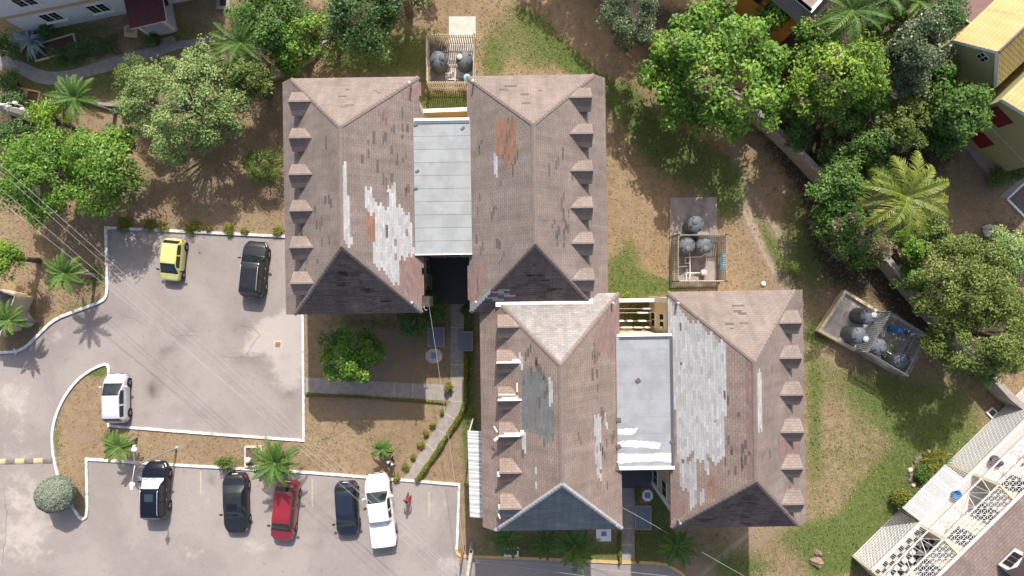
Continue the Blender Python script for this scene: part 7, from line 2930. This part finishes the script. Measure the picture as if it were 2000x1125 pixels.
# local: x along the front, -y away from the lawn (behind the grille)
U0, U1, U2, U3 = 0.0, (P(1752, 999) - b0).length, (P(1849, 905) - b0).length, (b1 - b0).length
BACK = 1.7
STR = mat("grille_white", (.74, .74, .73), .5, .05, 8)


def lattice(mb, x0, x1, z0, z1, y, px_, pz, r, diag=False, frame=True, flat=None):
    def seg(a, b):
        mb.tube([a, b], r, 5, cap=False)
    if flat is None:
        pt = lambda x, z: (x, y, z)
    else:
        pt = lambda x, z: (x, z, flat)
    nx_, nz_ = max(1, round((x1 - x0) / px_)), max(1, round((z1 - z0) / pz))
    for i in range(nx_ + 1):
        x = x0 + (x1 - x0) * i / nx_
        seg(pt(x, z0), pt(x, z1))
    for k in range(nz_ + 1):
        z = z0 + (z1 - z0) * k / nz_
        seg(pt(x0, z), pt(x1, z))
    if diag:
        for i in range(nx_):
            for k in range(nz_):
                xa, xb = x0 + (x1 - x0) * i / nx_, x0 + (x1 - x0) * (i + 1) / nx_
                za, zb = z0 + (z1 - z0) * k / nz_, z0 + (z1 - z0) * (k + 1) / nz_
                seg(pt(xa, za), pt(xb, zb)) if (i + k) % 2 else seg(pt(xa, zb), pt(xb, za))


CHK = bpy.data.materials.new("checker_tile")
CHK.use_nodes = True
_nt = CHK.node_tree
_ck = _nt.nodes.new("ShaderNodeTexChecker")
_tc = _nt.nodes.new("ShaderNodeTexCoord")
_ck.inputs["Scale"].default_value = 2.6
_ck.inputs["Color1"].default_value = (.62, .60, .58, 1)
_ck.inputs["Color2"].default_value = (.03, .03, .032, 1)
_nt.links.new(_tc.outputs["Object"], _ck.inputs["Vector"])
_nt.links.new(_ck.outputs[0], _nt.nodes["Principled BSDF"].inputs["Base Color"])
_nt.nodes["Principled BSDF"].inputs["Roughness"].default_value = .4
PTILE = mat("patio_tile", (.60, .55, .52), .6, .1, 5, col2=(.72, .68, .65))
mb = MB()
mb.box((U3 / 2 + 2, -BACK / 2, .05), (U3 + 4, BACK, .1))
mb.build("patio_floor", PTILE, t)
for ua, ub, fm in ((U0, U1, CHK), (U1, U2, PTILE), (U2, U3 + 4, PTILE)):
    mb = MB()
    mb.box(((ua + ub) / 2, -BACK / 2 - .05, 2.82), (ub - ua - .16, BACK - .1, .05))
    mb.build("balcony_floor", fm, t)
mb = MB()
mb.box((U3 / 2 + 2, -BACK / 2, 2.68), (U3 + 4, BACK + .1, .22))
mb.build("balcony_slab", STR, t)
mb = MB()
mb.box((U3 / 2 + 2, -BACK - 4.0, 2.75), (U3 + 4, 8.0, 5.5))
wl = mb.build("wall", mat("townhouse_cream", (.72, .66, .54), .85, .06, 3), t)
for i, x in enumerate((.6, 2.2, U1 + .8, U1 + 3, U2 + .8, U2 + 2.8)):
    for z in (1.2, 3.95):
        mb = MB()
        mb.box((x + .4, -BACK + .03, z), (1.1, .08, 1.9))
        mb.build("door", M['glass'], wl)
for x in (U0, U1, U2):
    mb = MB()
    mb.box((x, -BACK / 2, 2.75), (.14, BACK, 5.5))
    mb.build("party_wall", M['cream'], t)
for ua, ub, kind in ((U0, U1, 0), (U1, U2, 1), (U2, U3 + 4, 2)):
    mb = MB()
    x0, x1 = ua + .08, ub - .08
    lattice(mb, x0, x1, .1, 2.5, 0, .15, .24, .018, diag=(kind != 1))
    mb.build("ground_grille", STR, t)
    mb = MB()
    lattice(mb, x0, x1, 2.9, 3.8, 0, .14, .9, .014)
    lattice(mb, x0, x1, 3.8, 5.4, 0, .75, 1.6, .022, diag=True)
    lattice(mb, x0, x1, -BACK, 0, 0, .30, .30, .014, diag=True, flat=5.42)
    mb.build("balcony_grille", STR, t)
    mb = MB()
    for z in (2.88, 3.82, 5.42):
        mb.box(((x0 + x1) / 2, 0.01, z), (x1 - x0, .06, .07))
    mb.build("rail", STR, t)
    # things kept on the balconies: a rolled mat and a plant pot per unit belong to the photo's clutter
# roof with its white gutter
mb = MB()
ev = 5.6
e0, e1 = Vector((-.4, -BACK + .35, ev)), Vector((U3 + 4.4, -BACK + .35, ev))
r0, r1 = Vector((-.4, -BACK - 4.2, ev + 2.1)), Vector((U3 + 4.4, -BACK - 4.2, ev + 2.1))
L_ = (e1 - e0).length
mb.face([e0, e1, r1, r0], 0, [(0, 0), (L_, 0), (L_, 4.9), (0, 4.9)])
f0, f1 = Vector((-.4, -BACK - 8.7, ev)), Vector((U3 + 4.4, -BACK - 8.7, ev))
mb.face([r0, r1, f1, f0], 0, [(0, 4.9), (L_, 4.9), (L_, 0), (0, 0)])
mb.face([e0, r0, f0], 1)
mb.face([e1, f1, r1], 1)
mb.build("roof", [shingle_mat("townhouse_shingles", (.215, .165, .15), (.175, .135, .122), (.13, .10, .09), weather=.2), M['cream']], t)
mb = MB()
mb.box((L_ / 2 - .4, -BACK + .36, ev - .02), (L_, .14, .12))
mb.build("gutter", STR, t)
# dormer on the townhouse roof
pd = PL(t, 1985, 1100, 7.0)
mb = MB()
zb = ev + (-BACK + .35 - pd.y) * .46
mb.box((pd.x, pd.y - .5, zb + .5), (1.5, 1.6, 1.0))
dm = mb.build("dormer", STR, t)
mb = MB()
mb.face([(pd.x - .9, pd.y + .45, zb + .95), (pd.x, pd.y + .45, zb + 1.6), (pd.x, pd.y - 1.8, zb + 1.6), (pd.x - .9, pd.y - 1.8, zb + .95)])
mb.face([(pd.x + .9, pd.y + .45, zb + .95), (pd.x, pd.y + .45, zb + 1.6), (pd.x, pd.y - 1.8, zb + 1.6), (pd.x + .9, pd.y - 1.8, zb + .95)])
mb.build("dormer_roof", MATS["townhouse_shingles"], dm)
mb = MB()
for k in (-.36, 0, .36):
    mb.box((pd.x + k, pd.y + .32, zb + .55), (.3, .05, .7))
mb.build("window_pane", M['glass'], dm)
# striped awning
t2 = thing("striped_awning", tuple(P(1822, 963)), math.atan2(du.y, du.x), "grey and white striped awning in front of the middle townhouse", "awning")
q = [PL(t2, 1762, 992, 2.2), PL(t2, 1846, 907, 2.2), PL(t2, 1882, 934, 2.65), PL(t2, 1798, 1019, 2.65)]
mb = MB()
n = 46
for i in range(n):
    f0, f1 = i / n, (i + 1) / n
    lo0, lo1, hi0, hi1 = q[0].lerp(q[1], f0), q[0].lerp(q[1], f1), q[3].lerp(q[2], f0), q[3].lerp(q[2], f1)
    z = Vector((0, 0, .012)) if i % 2 else Vector((0, 0, 0))
    z2 = Vector((0, 0, 0)) if i % 2 else Vector((0, 0, .012))
    mb.face([lo0 + z, lo1 + z2, hi1 + z2, hi0 + z], 1 if i in (7, 17, 20, 30, 33, 42) else 0)
mb.build("sheet", [M['stripeg'], M['white']], t2)
mb = MB()
for f_ in (.02, .5, .98):
    p, p2 = q[0].lerp(q[1], f_), q[3].lerp(q[2], f_)
    mb.tube([p - Vector((0, 0, .06)), p2 - Vector((0, 0, .06))], .03, 6)
mb.build("frame", STR, t2)
# clutter on the balconies and patios
for nm, lab, cat, x, y, h, size, m in (
        ("cushion_pile", "dark cushions and a lilac blanket heap on the right townhouse balcony", "cushions", 1948, 905, 3.3, (.8, 1.2, .5), mat("dark_cloth", (.03, .03, .04), .9, .4, 6, col2=(.18, .13, .19))),
        ("laundry_row", "dark laundry hanging on the lower left townhouse balcony", "laundry", 1852, 1085, 3.8, (2.4, .3, .9), mat("laundry_dark", (.025, .03, .05), .9, .4, 8, col2=(.16, .18, .24))),
        ("blue_tub", "blue tub on the middle townhouse balcony", "tub", 1868, 966, 3.1, (.7, .5, .35), M['bluet'])):
    c = P(x, y, h)
    tt = thing(nm, (c.x, c.y, 2.86), math.atan2(du.y, du.x), lab, cat)
    mb = MB()
    rg = random.Random(int(x))
    if nm == "blue_tub":
        mb.lathe([(0, .02), (.22, .02), (.3, .3), (.33, .31), (.33, .33), (.28, .33), (.2, .06), (0, .06)], (0, 0, 0), 20)
    elif nm == "cushion_pile":
        for i in range(6):
            r_ = rg.uniform(.2, .34)
            cx, cy, cz = rg.uniform(-.5, .5), rg.uniform(-.35, .35), rg.uniform(.05, .3)
            mb.lathe([(0, -.12), (r_ * .8, -.1), (r_, 0), (r_ * .8, .12), (0, .15)], (cx, cy, cz + .1), 10)
    else:
        for i in range(11):
            x0 = -1.3 + i * .24
            hh = rg.uniform(.5, .85)
            mb.face([(x0, 0, 1.2), (x0 + .2, .02, 1.2), (x0 + .2, .06 + rg.uniform(0, .1), 1.2 - hh), (x0, .1, 1.2 - hh)], 0)
            mb.face([(x0, 0, 1.2), (x0 + .2, -.02, 1.2), (x0 + .2, -.08, 1.2 - hh * .9), (x0, -.05, 1.2 - hh * .9)], 0)
        mb.tube([(-1.5, 0, 1.2), (1.5, 0, 1.2)], .01, 5)
    mb.build("cloth" if nm != "blue_tub" else "tub", m, tt, smooth=nm != "laundry_row")
